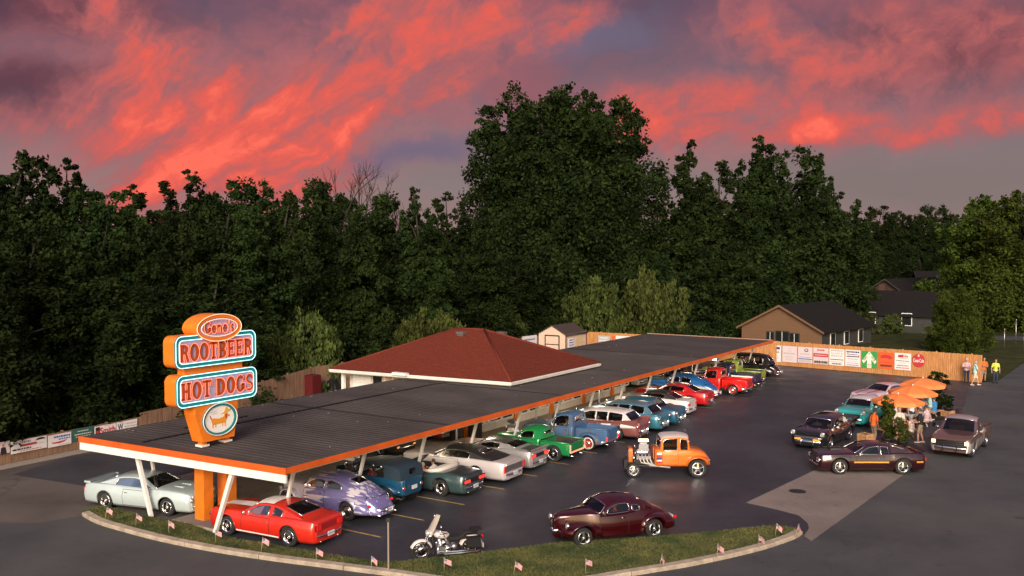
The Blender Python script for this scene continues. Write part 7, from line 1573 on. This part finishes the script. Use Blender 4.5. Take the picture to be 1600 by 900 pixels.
def leaves(name, lobes, per, ls, ma, seed, droop=0.0, shell=.35):
    r = np.random.default_rng(seed); C = []; 
    for (c, rad) in lobes:
        n = int(per*(rad[0]*rad[2]))
        d = r.normal(size=(n, 3)); d /= np.linalg.norm(d, axis=1)[:, None]; rr_ = 1-np.abs(r.normal(0, shell, n)); rr_ = np.clip(rr_, .15, 1.12)
        # sub clumps make the outline ragged
        k = max(5, n//55); cd = r.normal(size=(k, 3)); cd /= np.linalg.norm(cd, axis=1)[:, None]; idx = r.integers(0, k, n); cr = r.uniform(.55, 1.12, k)
        pos = cd[idx]*cr[idx][:, None]+r.normal(0, .16, (n, 3)); m = r.random(n) < .86; pos[~m] = (d*rr_[:, None]*.92)[~m]
        pos = pos*np.array(rad)+np.array(c); 
        if droop: pos[:, 2] -= np.abs(r.normal(0, droop, n))
        C.append(pos)
    C = np.vstack(C); n = len(C); s = ls*r.uniform(.6, 1.35, n)
    nrm = r.normal(size=(n, 3)); nrm[:, 2] += .5; nrm /= np.linalg.norm(nrm, axis=1)[:, None]; t = np.cross(nrm, r.normal(size=(n, 3))); t /= np.linalg.norm(t, axis=1)[:, None]+1e-9; b_ = np.cross(nrm, t)
    if droop: t = t*.35+np.array([0, 0, -1.0]); t /= np.linalg.norm(t, axis=1)[:, None]
    V = np.empty((n, 4, 3)); V[:, 0] = C-t*s[:, None]*.6; V[:, 1] = C+b_*s[:, None]*.38; V[:, 2] = C+t*s[:, None]*.7; V[:, 3] = C-b_*s[:, None]*.38
    me = bpy.data.meshes.new(name); me.vertices.add(n*4); me.vertices.foreach_set('co', V.ravel()); me.loops.add(n*4); me.loops.foreach_set('vertex_index', np.arange(n*4)); me.polygons.add(n); me.polygons.foreach_set('loop_start', np.arange(n)*4); me.materials.append(ma); me.update(calc_edges=True); return me
def trunk_mesh(name, h, r0, limbs, seed):
    q = random.Random(seed); b = MB(); b.tube([(0, 0, 0), (.02*h*q.uniform(-1, 1), .02*h*q.uniform(-1, 1), h*.35), (0, 0, h*.6), (.02*h*q.uniform(-1, 1), 0, h*.9)], [r0*1.3, r0*.85, r0*.6, r0*.2], 10)
    for (c, rad) in limbs: c = Vector(c); a = Vector((0, 0, max(.15*h, min(h*.8, c.z-rad[2]*.9-.1*h)))); b.tube([a, a.lerp(c, .5)+Vector((0, 0, .03*h)), c], [r0*.42, r0*.25, r0*.08], 6)
    return b.mesh(name, [MBK])
def crown_lobes(seed, n, w, h, zlo, prof, lf=9, s0=.13, tv=.10):
    """lobes fill a crown of half width w from zlo to h; prof(t) gives relative width"""
    q = random.Random(seed); out = []; nl = max(6, n//lf)
    for k in range(nl):              # leaders, each a column of clumps with its own tip
        a = k*2.399+q.uniform(-.3, .3); d = w*math.sqrt((k+.3)/nl)*.80
        tip = h*(1-q.uniform(0, tv)) if k else h
        while tip > zlo+1 and d > w*prof((tip-zlo)/(h-zlo))*1.0: tip -= .03*h
        z = tip; s = w*s0; j = 0
        while z > zlo:
            t = (z-zlo)/(h-zlo); s = min(s*1.25, w*.29)*q.uniform(.85, 1.12); off = s*q.uniform(.3, 1.1)*(j > 0); b_ = q.uniform(0, 6.28); dd = min(d, w*prof(t))
            out.append(((dd*math.cos(a)+off*math.cos(b_), dd*math.sin(a)+off*math.sin(b_), z-s*.8), (s, s, s*q.uniform(.7, 1.1)))); z -= s*q.uniform(1.1, 1.7); j += 1
    return out
def make_tree(nm, seed, n, w, h, zlo, prof, per, ls, ma, r0=.35, droop=0, **kw):
    lb = crown_lobes(seed, n, w, h, zlo, prof, **kw); return leaves('crown', lb, per, ls, ma, seed, droop), trunk_mesh('trunk', h*.85, r0, lb[::3], seed)
rd = lambda t: (.55+.45*math.sin(math.pi*min(1, t*1.15)**.8)) if t < .85 else .62*(1-(t-.85)/.3)
oval = lambda t: max(.25, math.sin(math.pi*(t*.86+.1)))
cone = lambda t: max(.12, 1.0-.85*t)
TR = {
 'broad': [make_tree('b', s, 90, 5.6, 15, .6, rd, 520, .24, ML1) for s in (1, 2, 3)],
 'tall': [make_tree('t', s, 80, 4.6, 18, .8, oval, 520, .28, ML1) for s in (4, 5)],
 'pine': [make_tree('p', s, 80, 4.2, 18, 1, lambda t: max(.15, 1-.75*t) if t > .15 else .8, 560, .28, ML1, .3, lf=7, s0=.09, tv=.16) for s in (11, 12)],
 'giant': [make_tree('g', 22, 200, 12.6, 28, 1.5, lambda t: .98 if t < .75 else .98-(t-.75)*1.5, 260, .34, ML1, .7, lf=9, s0=.10, tv=.09)],
 'willow': [make_tree('w', s, 40, 3.2, 6.5, .5, rd, 420, .26, ML2, .2, .6, lf=5, s0=.26, tv=.3) for s in (31, 32)],
 'maple': [make_tree('m', s, 90, 6.0, 14.5, 1.6, rd, 560, .27, ML3, .35) for s in (41,)],
 'shrub': [make_tree('s', s, 12, 2.0, 3.4, .3, rd, 700, .24, ML2, .1) for s in (51, 52)],
}
tn = 0
def tree(kind, p, sc, label, name='tree', rz=None, zs=1.0, group='trees round the lot', idx=None):
    global tn
    cr, tk = TR[kind][tn % len(TR[kind]) if idx is None else idx]; tn += 1
    root = empty(name, (p[0], p[1], -.03), rng.uniform(0, 6.28) if rz is None else rz, label=label, cat='tree', group=group); root.scale = (sc, sc, sc*zs)
    link(bpy.data.objects.new('trunk', tk), root); link(bpy.data.objects.new('crown', cr), root); return root
def at(px, D): return ((px-800)/FPX*D, D)
def zs_for(py, D): return CAM_H+(383-py)/FPX*D
# left wall of trees; px, distance, top y in the photograph, kind
lab = {'broad': 'broad dark tree', 'tall': 'tall dark oval tree', 'pine': 'ragged topped tree', 'willow': 'pale olive drooping shrub tree', 'maple': 'yellow-green maple', 'giant': 'huge dark cottonwood towering over the rest', 'shrub': 'low leafy shrub'}
HT = {'broad': 15, 'tall': 18, 'pine': 18, 'giant': 28, 'willow': 6.5, 'maple': 14.5, 'shrub': 3.4}
where = {0: 'above the left banners', 1: 'behind the roadside sign', 2: 'behind the left end of the red roof', 3: 'behind the red roof', 4: 'behind the shed', 5: 'behind the far end of the canopy', 6: 'behind the tan gabled house', 7: 'beyond the far houses', 8: 'at the right edge'}
def zone(px): return next(k for k, e in enumerate((230, 420, 560, 800, 960, 1130, 1340, 1500, 9999)) if px < e)
seq = [(-70, 60, 250, 'broad'), (20, 66, 238, 'broad'), (105, 70, 248, 'tall'), (45, 52, 330, 'broad'), (-20, 47, 380, 'broad'), (160, 62, 300, 'broad'), (215, 72, 288, 'tall'), (290, 74, 265, 'tall'), (270, 62, 330, 'broad'), (120, 52, 400, 'broad'), (215, 56, 440, 'broad'), (350, 66, 300, 'broad'), (385, 78, 275, 'broad'), (440, 70, 300, 'broad'),
       (500, 84, 276, 'broad'), (330, 60, 430, 'broad'), (540, 74, 305, 'tall'), (600, 80, 298, 'broad'), (470, 74, 400, 'broad'), (655, 78, 292, 'pine'), (700, 84, 300, 'tall'), (570, 78, 420, 'broad'), (640, 82, 440, 'broad'), (740, 86, 380, 'broad'), (800, 92, 400, 'broad'), (860, 96, 420, 'broad'),
       (940, 97, 400, 'broad'), (1005, 98, 390, 'broad'), (1070, 104, 222, 'pine'), (1120, 104, 250, 'tall'), (1175, 106, 212, 'pine'), (1215, 108, 228, 'broad'), (1270, 110, 240, 'pine'), (1315, 112, 300, 'tall'), (1130, 102, 380, 'broad'), (1200, 112, 400, 'broad'), (1265, 116, 390, 'broad'),
       (1330, 150, 345, 'broad'), (1370, 190, 322, 'broad'), (1410, 200, 330, 'broad'), (1455, 190, 318, 'broad'), (1490, 215, 335, 'broad'), (1340, 160, 400, 'broad'), (1390, 170, 390, 'broad'), (1440, 175, 395, 'broad'), (1480, 185, 380, 'broad'),
       (1545, 118, 303, 'maple'), (1600, 112, 297, 'maple'), (1640, 120, 290, 'maple')]
cnt = {}; tot = {}
for (px, D, py, kd) in seq: k_ = (kd, zone(px), py < 350); tot[k_] = tot.get(k_, 0)+1
for i, (px, D, py, kd) in enumerate(sorted(seq)):
    h = zs_for(py, D); base = HT[kd]; sc = h/base; w = sc
    if sc < .75: zs_, w = sc/.85, .85
    else: zs_ = 1.0
    rel = 'tallest in front' if False else ('topping the skyline' if py < 350 else 'lower crown')
    k_ = (kd, zone(px), py < 350); cnt[k_] = cnt.get(k_, 0)+1; od = '' if tot[k_] == 1 else (', leftmost', ', second', ', third', ', fourth')[cnt[k_]-1]
    tree(kd, at(px, D), w, f'{lab[kd]} {where[zone(px)]}, {rel}{od}', zs=zs_)
tree('giant', at(876, 101), .90, 'huge dark tree towering over all the others in the middle', zs=1.03, rz=1.0)
for (px, D, sc) in ((470, 66, .95), (425, 63, .7), (655, 74, .8), (690, 76, .75), (1018, 90, 1.25), (930, 92, 1.1), (780, 88, .8)):
    tree('willow', at(px, D), sc, f'{lab["willow"]} {where[zone(px)]}'+{425: ', the smaller', 690: ', between two larger', 780: ', rightmost', 655: ', leftmost', 470: ', the larger'}.get(px, ''), name='willow')
for (px, D, sc) in ((1078, 84, .6), (60, 52, .8), (150, 56, .7), (250, 61, .8), (330, 67, .9), (5, 50, .8)):
    tree('shrub', at(px, D), sc, f'{lab["shrub"]} close behind the fence {where[zone(px)]}'+{60: ', middle one', 150: ', right one', 5: ', left one', 250: ', left one', 330: ', right one'}.get(px, ''), name='shrub')
for k, (px, D, sc_) in enumerate(((1300, 108, .75), (1352, 108, .8), (1395, 108, .7), (1428, 112, .95), (1460, 128, 1.3), (1480, 120, 1.0), (1375, 132, 1.2))):
    tree('shrub', at(px, D), sc_, 'dark garden shrub by the far houses, '+('leftmost', 'second', 'third', 'fourth', 'fifth', 'rightmost', 'behind the third')[k]+' of the row', name='shrub', group='garden shrubs by the far houses', idx=0).children[1].name
for k, (px, D, py) in enumerate(((1525, 138, 400), (1560, 150, 380), (1500, 165, 360))): tree('broad', at(px, D), zs_for(py, D)/15, 'dark tree beyond the lawn between houses and maples, '+('nearest', 'right', 'farthest')[k]+' one')
tree('maple', at(1496, 90), .44, 'small rounded green tree standing on the lawn before the far houses', name='small_tree', idx=0)
def bare_tree(p, h, label):
    root = empty('bare_tree', (p[0], p[1], 0), 0, label=label, cat='tree', group='trees round the lot'); b = MB(); q = random.Random(5)
    def grow(a, d, l, r_, n):
        e = a+d*l; b.tube([a, (a+e)/2+Vector((q.uniform(-1, 1), q.uniform(-1, 1), q.uniform(-.3, .3)))*l*.08, e], [r_, r_*.8, r_*.6], 5 if n > 3 else 4, cap=False)
        if n: 
            for _ in range(3 if n > 1 else 4): grow(e-d*l*q.uniform(0, .3), (d+Vector((q.uniform(-1, 1), q.uniform(-1, 1), q.uniform(-.2, .7)))*.75).normalized(), l*q.uniform(.6, .82), r_*.6, n-1)
    grow(Vector((0, 0, 0)), Vector((0, 0, 1)), h*.42, .22, 5); b.build('trunk', MBK, root)
bare_tree(at(527, 80), 15.5, 'bare twiggy treetop against the pink sky behind the left end of the red roof')
# distant wood
lb = [((x, 0, 4), (9, 6, 7)) for x in range(-170, 320, 9)]; wm = leaves('wood', lb, 22, 1.2, ML1, 77)
o = tag(link(bpy.data.objects.new('distant_wood', wm)), 'dark distant wood closing the view between the nearer trees', 'woodland', None, 'stuff'); o.location = (40, 235, 2)
# undergrowth behind the fences
lb = [((x, y, 1.0), (2.4, 2.0, 1.6)) for x, y in [(Vector(F0).lerp(Vector(F2), t)+Vector((-3.2, 1.5)))[:] for t in np.linspace(-.8, 1, 12)]+[(Vector(F2).lerp(Vector(F3), t)+Vector((-3.2, 1.0)))[:] for t in np.linspace(0, 1, 8)]+[(Vector(F3).lerp(Vector(F4), t)+Vector((-3.0, 2.5)))[:] for t in np.linspace(0, 1, 14)]+[(Vector(F4).lerp(Vector(F5), t)+Vector((2.0, 5)))[:] for t in np.linspace(0, .6, 6)]]
tag(link(bpy.data.objects.new('undergrowth', leaves('undergrowth', lb, 260, .24, ML1, 9))), 'dark tangled undergrowth behind the board fences', 'undergrowth', None, 'stuff')
# potted plants by the tables
def potted(p, h, w, label, ma, n, name='potted_plant'):
    root = empty(name, p, 0, label=label, cat='plant', group='plants by the tables'); lb = [((rng.uniform(-w, w)*.4, rng.uniform(-w, w)*.4, .5+h*.8*t), (w*(.62+.2*math.sin(3*t)+.25*t), w*(.6+.3*t), h*.15)) for t in [k/6 for k in range(7)]]
    link(bpy.data.objects.new('foliage', leaves('foliage', lb, n/(w*h*.16*7), .11, ma, int(h*100))), root)
    b = MB(); b.lathe([(0, 0), (.18, 0), (.26, .42), (.28, .45), (.24, .46), (0, .42)], 14); b.build('pot', MT['black'], root); b = MB()
    for k in range(6): b.tube([(0, 0, .4), (rng.uniform(-.1, .1), rng.uniform(-.1, .1), .5+h*.5), (rng.uniform(-.25, .25), rng.uniform(-.2, .2), .4+h*.85)], .014, 5)
    b.build('stem', MBK, root)
potted(G(1386, 699), 2.1, .34, 'tall leafy potted plant in front of the nearest parasol', ML3, 3600); potted(G(1466, 641), 2.0, .5, 'dark bushy potted plant right of the farthest parasol', ML1, 2600); potted(G(1481, 651, .0)+Vector((0, 0, .1)), .62, .28, 'small round shrub in the low wooden planter', ML1, 900); potted(G(1410, 703), 1.1, .35, 'low flowering potted plant by the seated people', ML2, 1200)

# ================================================================ HOUSES
MTN_ = mat('tan_siding', (.14, .072, .038), .8, col2=(.17, .092, .05), scale=2, stretch=(.3, .3, 6)); MDK = mat('dark_shingle', (.012, .011, .012), .95, spec=.05, col2=(.022, .020, .020), scale=5, bump=.4); MGN = mat('grey_green_siding', (.030, .032, .029), .8, var=.15, scale=2); MBR = mat('brown_brick', (.04, .022, .016), .85, col2=(.07, .035, .025), scale=8); MWD = mat('house_window_glass', (.015, .018, .02), .1, spec=.8)
def gable_house(name, base, rz, w, l, he, hp, wallm, sidem, label, wins_front=(), wins_side=(), ov=.4, door=None, chim=None):
    """gable wall faces local -x, ridge along +x; w across, l deep"""
    root = empty(name, (base[0], base[1], -.03), rz, label=label, cat='house', group='houses beyond the fence')
    b = MB(); b.add([(0, -w/2, 0), (0, w/2, 0), (0, w/2, he), (0, 0, hp), (0, -w/2, he)], [(0, 4, 3, 2, 1)]); b.add([(l, -w/2, 0), (l, w/2, 0), (l, w/2, he), (l, 0, hp), (l, -w/2, he)], [(0, 1, 2, 3, 4)])
    b.build('gable_wall', wallm, root); b = MB(); b.add([(0, -w/2, 0), (l, -w/2, 0), (l, -w/2, he), (0, -w/2, he)], [(0, 1, 2, 3)]); b.add([(0, w/2, 0), (l, w/2, 0), (l, w/2, he), (0, w/2, he)], [(3, 2, 1, 0)]); b.build('side_wall', sidem, root)
    sl_ = (hp-he)/(w/2); yo = w/2+ov; zo = he-sl_*ov
    rf = MB(); 
    for s in (1, -1): rf.add([(-ov, 0, hp+.02), (l+ov, 0, hp+.02), (l+ov, s*yo, zo+.02), (-ov, s*yo, zo+.02), (-ov, 0, hp+.16), (l+ov, 0, hp+.16), (l+ov, s*yo, zo+.14), (-ov, s*yo, zo+.14)], [(0, 1, 2, 3), (7, 6, 5, 4), (0, 3, 7, 4), (1, 5, 6, 2), (3, 2, 6, 7)])
    ro = rf.build('roof', MDK, root); b = MB()
    for s in (1, -1): b.add([(-ov-.04, 0, hp-.02), (-ov-.04, s*yo, zo-.02), (-ov-.04, s*yo, zo+.18), (-ov-.04, 0, hp+.2), (-ov, 0, hp-.02), (-ov, s*yo, zo-.02), (-ov, s*yo, zo+.18), (-ov, 0, hp+.2)], [(0, 1, 2, 3), (7, 6, 5, 4), (3, 2, 6, 7), (0, 4, 5, 1)])
    b.build('barge_board', MTN_ if wallm is MTN_ else MGN, ro)
    if chim: b = MB(); b.box((chim, .6, hp+.2), (.7, .9, 1.4)); b.build('chimney', MBR, ro)
    for (y, z, ww, hh) in wins_front:
        b = MB(); b.box((-.03, y, z), (.06, ww+.16, hh+.16)); f = b.build('window', MGN, root); b = MB(); b.box((-.065, y, z), (.02, ww, hh)); b.build('pane', MWD, f); b = MB(); b.box((-.08, y, z), (.02, .05, hh)); b.build('frame', MT['white'], f)
    for (x, z, ww, hh) in wins_side:
        b = MB(); b.box((x, -w/2-.03, z), (ww+.16, .06, hh+.16)); f = b.build('window', MT['white'], root); b = MB(); b.box((x, -w/2-.065, z), (ww, .02, hh)); b.build('pane', MWD, f)
    return root
# tan gable: corners at 1158 and 1288
A_, B_ = Vector(at(1160, 97)), Vector(at(1286, 91)); d = (B_-A_).normalized(); cen = (A_+B_)/2; W0 = (B_-A_).length
rzh = math.atan2(d.x, -d.y)
hx = Matrix.Rotation(rzh, 2)
gable_house('tan_house', cen, rzh, W0, 11, 1.8, 4.0, MTN_, MGN, 'tan gabled house with dark roof just beyond the cedar fence', wins_front=[(1.1, .95, .7, .95), (-1.5, .95, .9, .95), (-.2, .8, 1.3, 1.5)], wins_side=[(2.2, .9, .9, 1.2), (5.2, .9, .9, 1.2), (8.4, .9, .9, 1.2)])
A2 = Vector(at(1162, 101)); gable_house('grey_house', (A2.x-.6, A2.y+3.5), rzh, 8, 7, 1.9, 3.4, MGN, MGN, 'dark low house wing left of the tan gable')
gable_house('brick_house', at(1338, 118), rzh-R(80), 10, 12, 2.0, 4.4, MBR, MGN, 'dark brick house with a chimney behind the tan house', chim=3, wins_side=[(3, 1.5, 1.0, 1.3), (7, 1.5, 1.0, 1.3)])
gable_house('ranch_house', at(1385, 128), rzh-R(8), 10, 12, 2.2, 5.4, MBR, MGN, 'long low dark roofed house between the brick house and the small tree', wins_front=[(1.5, 1.5, 1.0, 1.3), (-1.8, 1.4, .9, 1.6)], wins_side=[(3, 1.5, 1.1, 1.3), (7, 1.5, 1.1, 1.3)])
gable_house('far_house', at(1432, 160), rzh-R(60), 12, 14, 2.8, 5.6, MGN, MGN, 'large dark roof rising beyond the ranch house')
gable_house('red_house', at(1475, 215), rzh, 7, 9, 3, 5.2, mat('red_siding', (.24, .05, .04), .8), MGN, 'small red gabled house far down the street', wins_front=[(0, 1.6, 2.0, 1.4)])
# shed by the canopy
SC = (-1, 0); su, sv = 65.3, 37.2
s0 = UV(su, sv); root = empty('garden_shed', s0, ANG_U, label='small cream shed with dark trim and gable door above the red roof', cat='shed'); MSC = mat('cream_shed', (.62, .46, .36), .7, var=.06)
w, l, he, hp = 2.5, 3.3, 3.0, 3.62
b = MB(); b.add([(0, 0, 0), (0, w, 0), (0, w, he), (0, w/2, hp), (0, 0, he)], [(0, 4, 3, 2, 1)]); b.add([(0, 0, 0), (l, 0, 0), (l, 0, he), (0, 0, he)], [(0, 1, 2, 3)]); b.add([(0, w, 0), (l, w, 0), (l, w, he), (0, w, he)], [(3, 2, 1, 0)]); b.add([(l, 0, 0), (l, w, 0), (l, w, he), (l, w/2, hp), (l, 0, he)], [(0, 1, 2, 3, 4)]); b.build('wall', MSC, root)
b = MB(); b.add([(-.12, -.14, he-.08), (l+.1, -.14, he-.08), (l+.1, w/2, hp+.05), (-.12, w/2, hp+.05)], [(0, 1, 2, 3)]); b.add([(-.12, w+.14, he-.08), (l+.1, w+.14, he-.08), (l+.1, w/2, hp+.05), (-.12, w/2, hp+.05)], [(3, 2, 1, 0)]); b.tube([(-.12, -.14, he-.08), (-.12, w/2, hp+.05), (-.12, w+.14, he-.08)], .04, 4); b.tube([(-.12, -.14, he-.08), (l+.1, -.14, he-.08)], .04, 4); b.build('roof', mat('brown_roof', (.05, .035, .03), .8), root)
MDT = mat('dark_trim', (.05, .018, .012), .6); b = MB(); [b.box((-.02, y, 1.7), (.04, .09, 2.3)) for y in (.62, w-.62)]; b.box((-.02, w/2, 2.85), (.04, w-1.2, .1)); b.box((-.02, w/2, 2.15), (.04, w-1.3, .07)); b.box((-.02, 0, he/2), (.05, .07, he)); b.box((l/2, -.02, he-.06), (l, .03, .07)); b.box((l, -.02, he/2), (.07, .05, he)); dr = b.build('door_trim', MDT, root)
b = MB(); b.box((-.015, w/2, 1.7), (.03, w-1.3, 2.2)); b.build('door', MSC, root); b = MB(); b.box((.8, -.02, 2.0), (.9, .02, 1.3)); b.build('notice_board', pr['white'], root); b = MB(); [b.box((.8, -.035, 2.5-.2*k), (.7, .01, .07)) for k in range(5)]; b.build('print', pr['blue'], root); b = MB(); b.box((2.1, -.02, 2.05), (1.1, .02, 1.2)); b.build('plywood_panel', MCR, root)
# things stacked by the left board fence
for (px, py, w_, h_, m_, lb_) in ((487, 607, 1.0, 1.5, 'red', 'dark red soft drink machine by the brown fence'), (517, 600, 1.3, .9, 'black', 'black tarpaulin covered heap by the white corner post')):
    p = G(px, py+14); b = MB(); b.box((0, 0, h_/2), (w_, .8, h_), taper=.96 if m_ == 'red' else .7); 
    if m_ == 'red': b.box((0, -.41, h_*.62), (w_*.8, .03, h_*.3), mi=1); b.box((.1, -.42, h_*.3), (w_*.6, .03, h_*.2), mi=1)
    else:
        for k in range(5): b.box((rng.uniform(-.5, .5), rng.uniform(-.2, .2), rng.uniform(.3, .8)), (.5, .6, .4), rng.uniform(0, 2), taper=.6)
    o = b.build('vending_machine' if m_ == 'red' else 'covered_heap', [mat('dull_red', (.09, .008, .01), .5) if m_ == 'red' else MT['black'], MT['black']], label=lb_, cat='vending machine' if m_ == 'red' else 'tarpaulin'); o.location = p; o.rotation_euler.z = ANG_V

# ================================================================ FLAGS AND POLES
def flag_mesh(seed):
    q = random.Random(seed); ph = q.uniform(0, 6); nx, nz = 26, 13; w, h = .46, .28; b = MB(); rows = []
    sag = q.uniform(.1, .9)
    for i in range(nz+1):
        rows.append([Vector((w*(1-.35*sag)*j/nx, .03*math.sin(ph+6*j/nx)*j/nx+.02*sag*math.sin(9*j/nx+ph), -h*i/nz-sag*.2*(j/nx)**1.5)) for j in range(nx+1)])
    def mf(i, j):
        if i < 7 and j < 10: return 3 if (i % 2 == 1 and j % 2 == 1) else 2
        return 0 if i % 2 == 0 else 1
    b.grid(rows, mf=mf); return b.mesh('flag_cloth', [mat('flag_red', (.42, .03, .04), .7), mat('flag_white', (.62, .56, .56), .7), mat('flag_blue', (.03, .035, .12), .7), mat('flag_white', (.62, .56, .56), .7)])
fm = [flag_mesh(k) for k in range(4)]
pl = MB(); pl.tube([(0, 0, 0), (0, 0, .74)], .011, 6); pl.lathe([(0, .76), (.018, .75), (.018, .735), (0, .72)], 6); plm = pl.mesh('staff', [mat('flag_staff', (.5, .38, .25), .6)])
fp = [(164, 812, 'first small flag at the left tip of the kerbed island'), (212, 822, 'small flag left of the slanted white post'), (264, 834, 'small flag between the slanted white post and the orange columns'), (337, 848, 'small flag below the right slanted white post'), (408, 862, 'small flag below the middle of the red fastback'), (494, 879, 'small flag behind the tail of the red fastback'), (580, 892, 'small flag just left of the thin metal post'), (694, 894, 'small flag below the motorcycle'), (802, 899, 'small flag between the motorcycle and the maroon coupe'), (915, 896, 'small flag below the front wheel of the maroon coupe'), (1030, 888, 'small flag below the rear wheel of the maroon coupe'), (1120, 872, 'furled small flag right of the maroon coupe'), (1186, 857, 'small flag near the right end of the verge, lower one'), (1211, 838, 'leaning small flag near the right end of the verge'), (1243, 838, 'last small flag at the right tip of the kerbed island')]
for i, (x, y, lb_) in enumerate(fp):
    root = empty('small_flag', G(x, y, .11), R(rng.uniform(-25, 25))-(0 if i < 10 else 1.0), label=lb_, cat='flag', group='small flags along the verge'); root.rotation_euler.x = R(rng.uniform(-8, 8)); root.rotation_euler.y = R(rng.uniform(-4, 14))
    link(bpy.data.objects.new('staff', plm), root); f = link(bpy.data.objects.new('flag_cloth', fm[i % 4]), root); f.location = (.01, 0, .72); root.scale = (.62,)*3
p = G(607, 893, .1); b = MB(); b.box((0, 0, .82), (.05, .035, 1.64)); b.box((0, -.02, 1.58), (.12, .02, .12), mi=1); o = b.build('metal_post', [mat('dull_post_metal', (.26, .2, .18), .6, .3), MT['black']], label='thin metal post at the verge, right of the lavender car', cat='post'); o.location = p
# far street furniture and lawn clutter
for k, (x, y) in enumerate(((1569, 545), (1587, 540), (1600, 548))):
    b = MB(); b.tube([(0, 0, 0), (0, 0, 1.9 if k != 1 else 2.6)], .04, 6); b.lathe([(0, 1.95 if k != 1 else 2.65), (.06, 1.9 if k != 1 else 2.6), (.04, 1.85 if k != 1 else 2.55)], 8); o = b.build('fence_post', MT['steel'], label=('slim post on the far lawn, '+('leftmost of three', 'tallest of three', 'rightmost of three')[k]), cat='post', group='posts on the far lawn'); o.location = G(x, y)
def wire_fence(a, b_, h, label):
    a, b_ = Vector(a), Vector(b_); d = b_-a; root = empty('wire_fence', (a.x, a.y, 0), math.atan2(d.y, d.x), label=label, cat='fence'); L_ = d.length; n = int(L_/2.5)
    for k in range(n+1): m = MB(); m.tube([(L_*k/n, 0, 0), (L_*k/n, 0, h)], .03, 6); m.build('post', MT['steel'], root)
    m = MB(); [m.tube([(0, 0, z), (L_, 0, z)], .012, 4) for z in (.1, h*.5, h)]; m.build('wire', MT['steel'], root)
wire_fence(at(1515, 118), at(1660, 112), 1.1, 'low wire fence on the lawn beyond the side street')
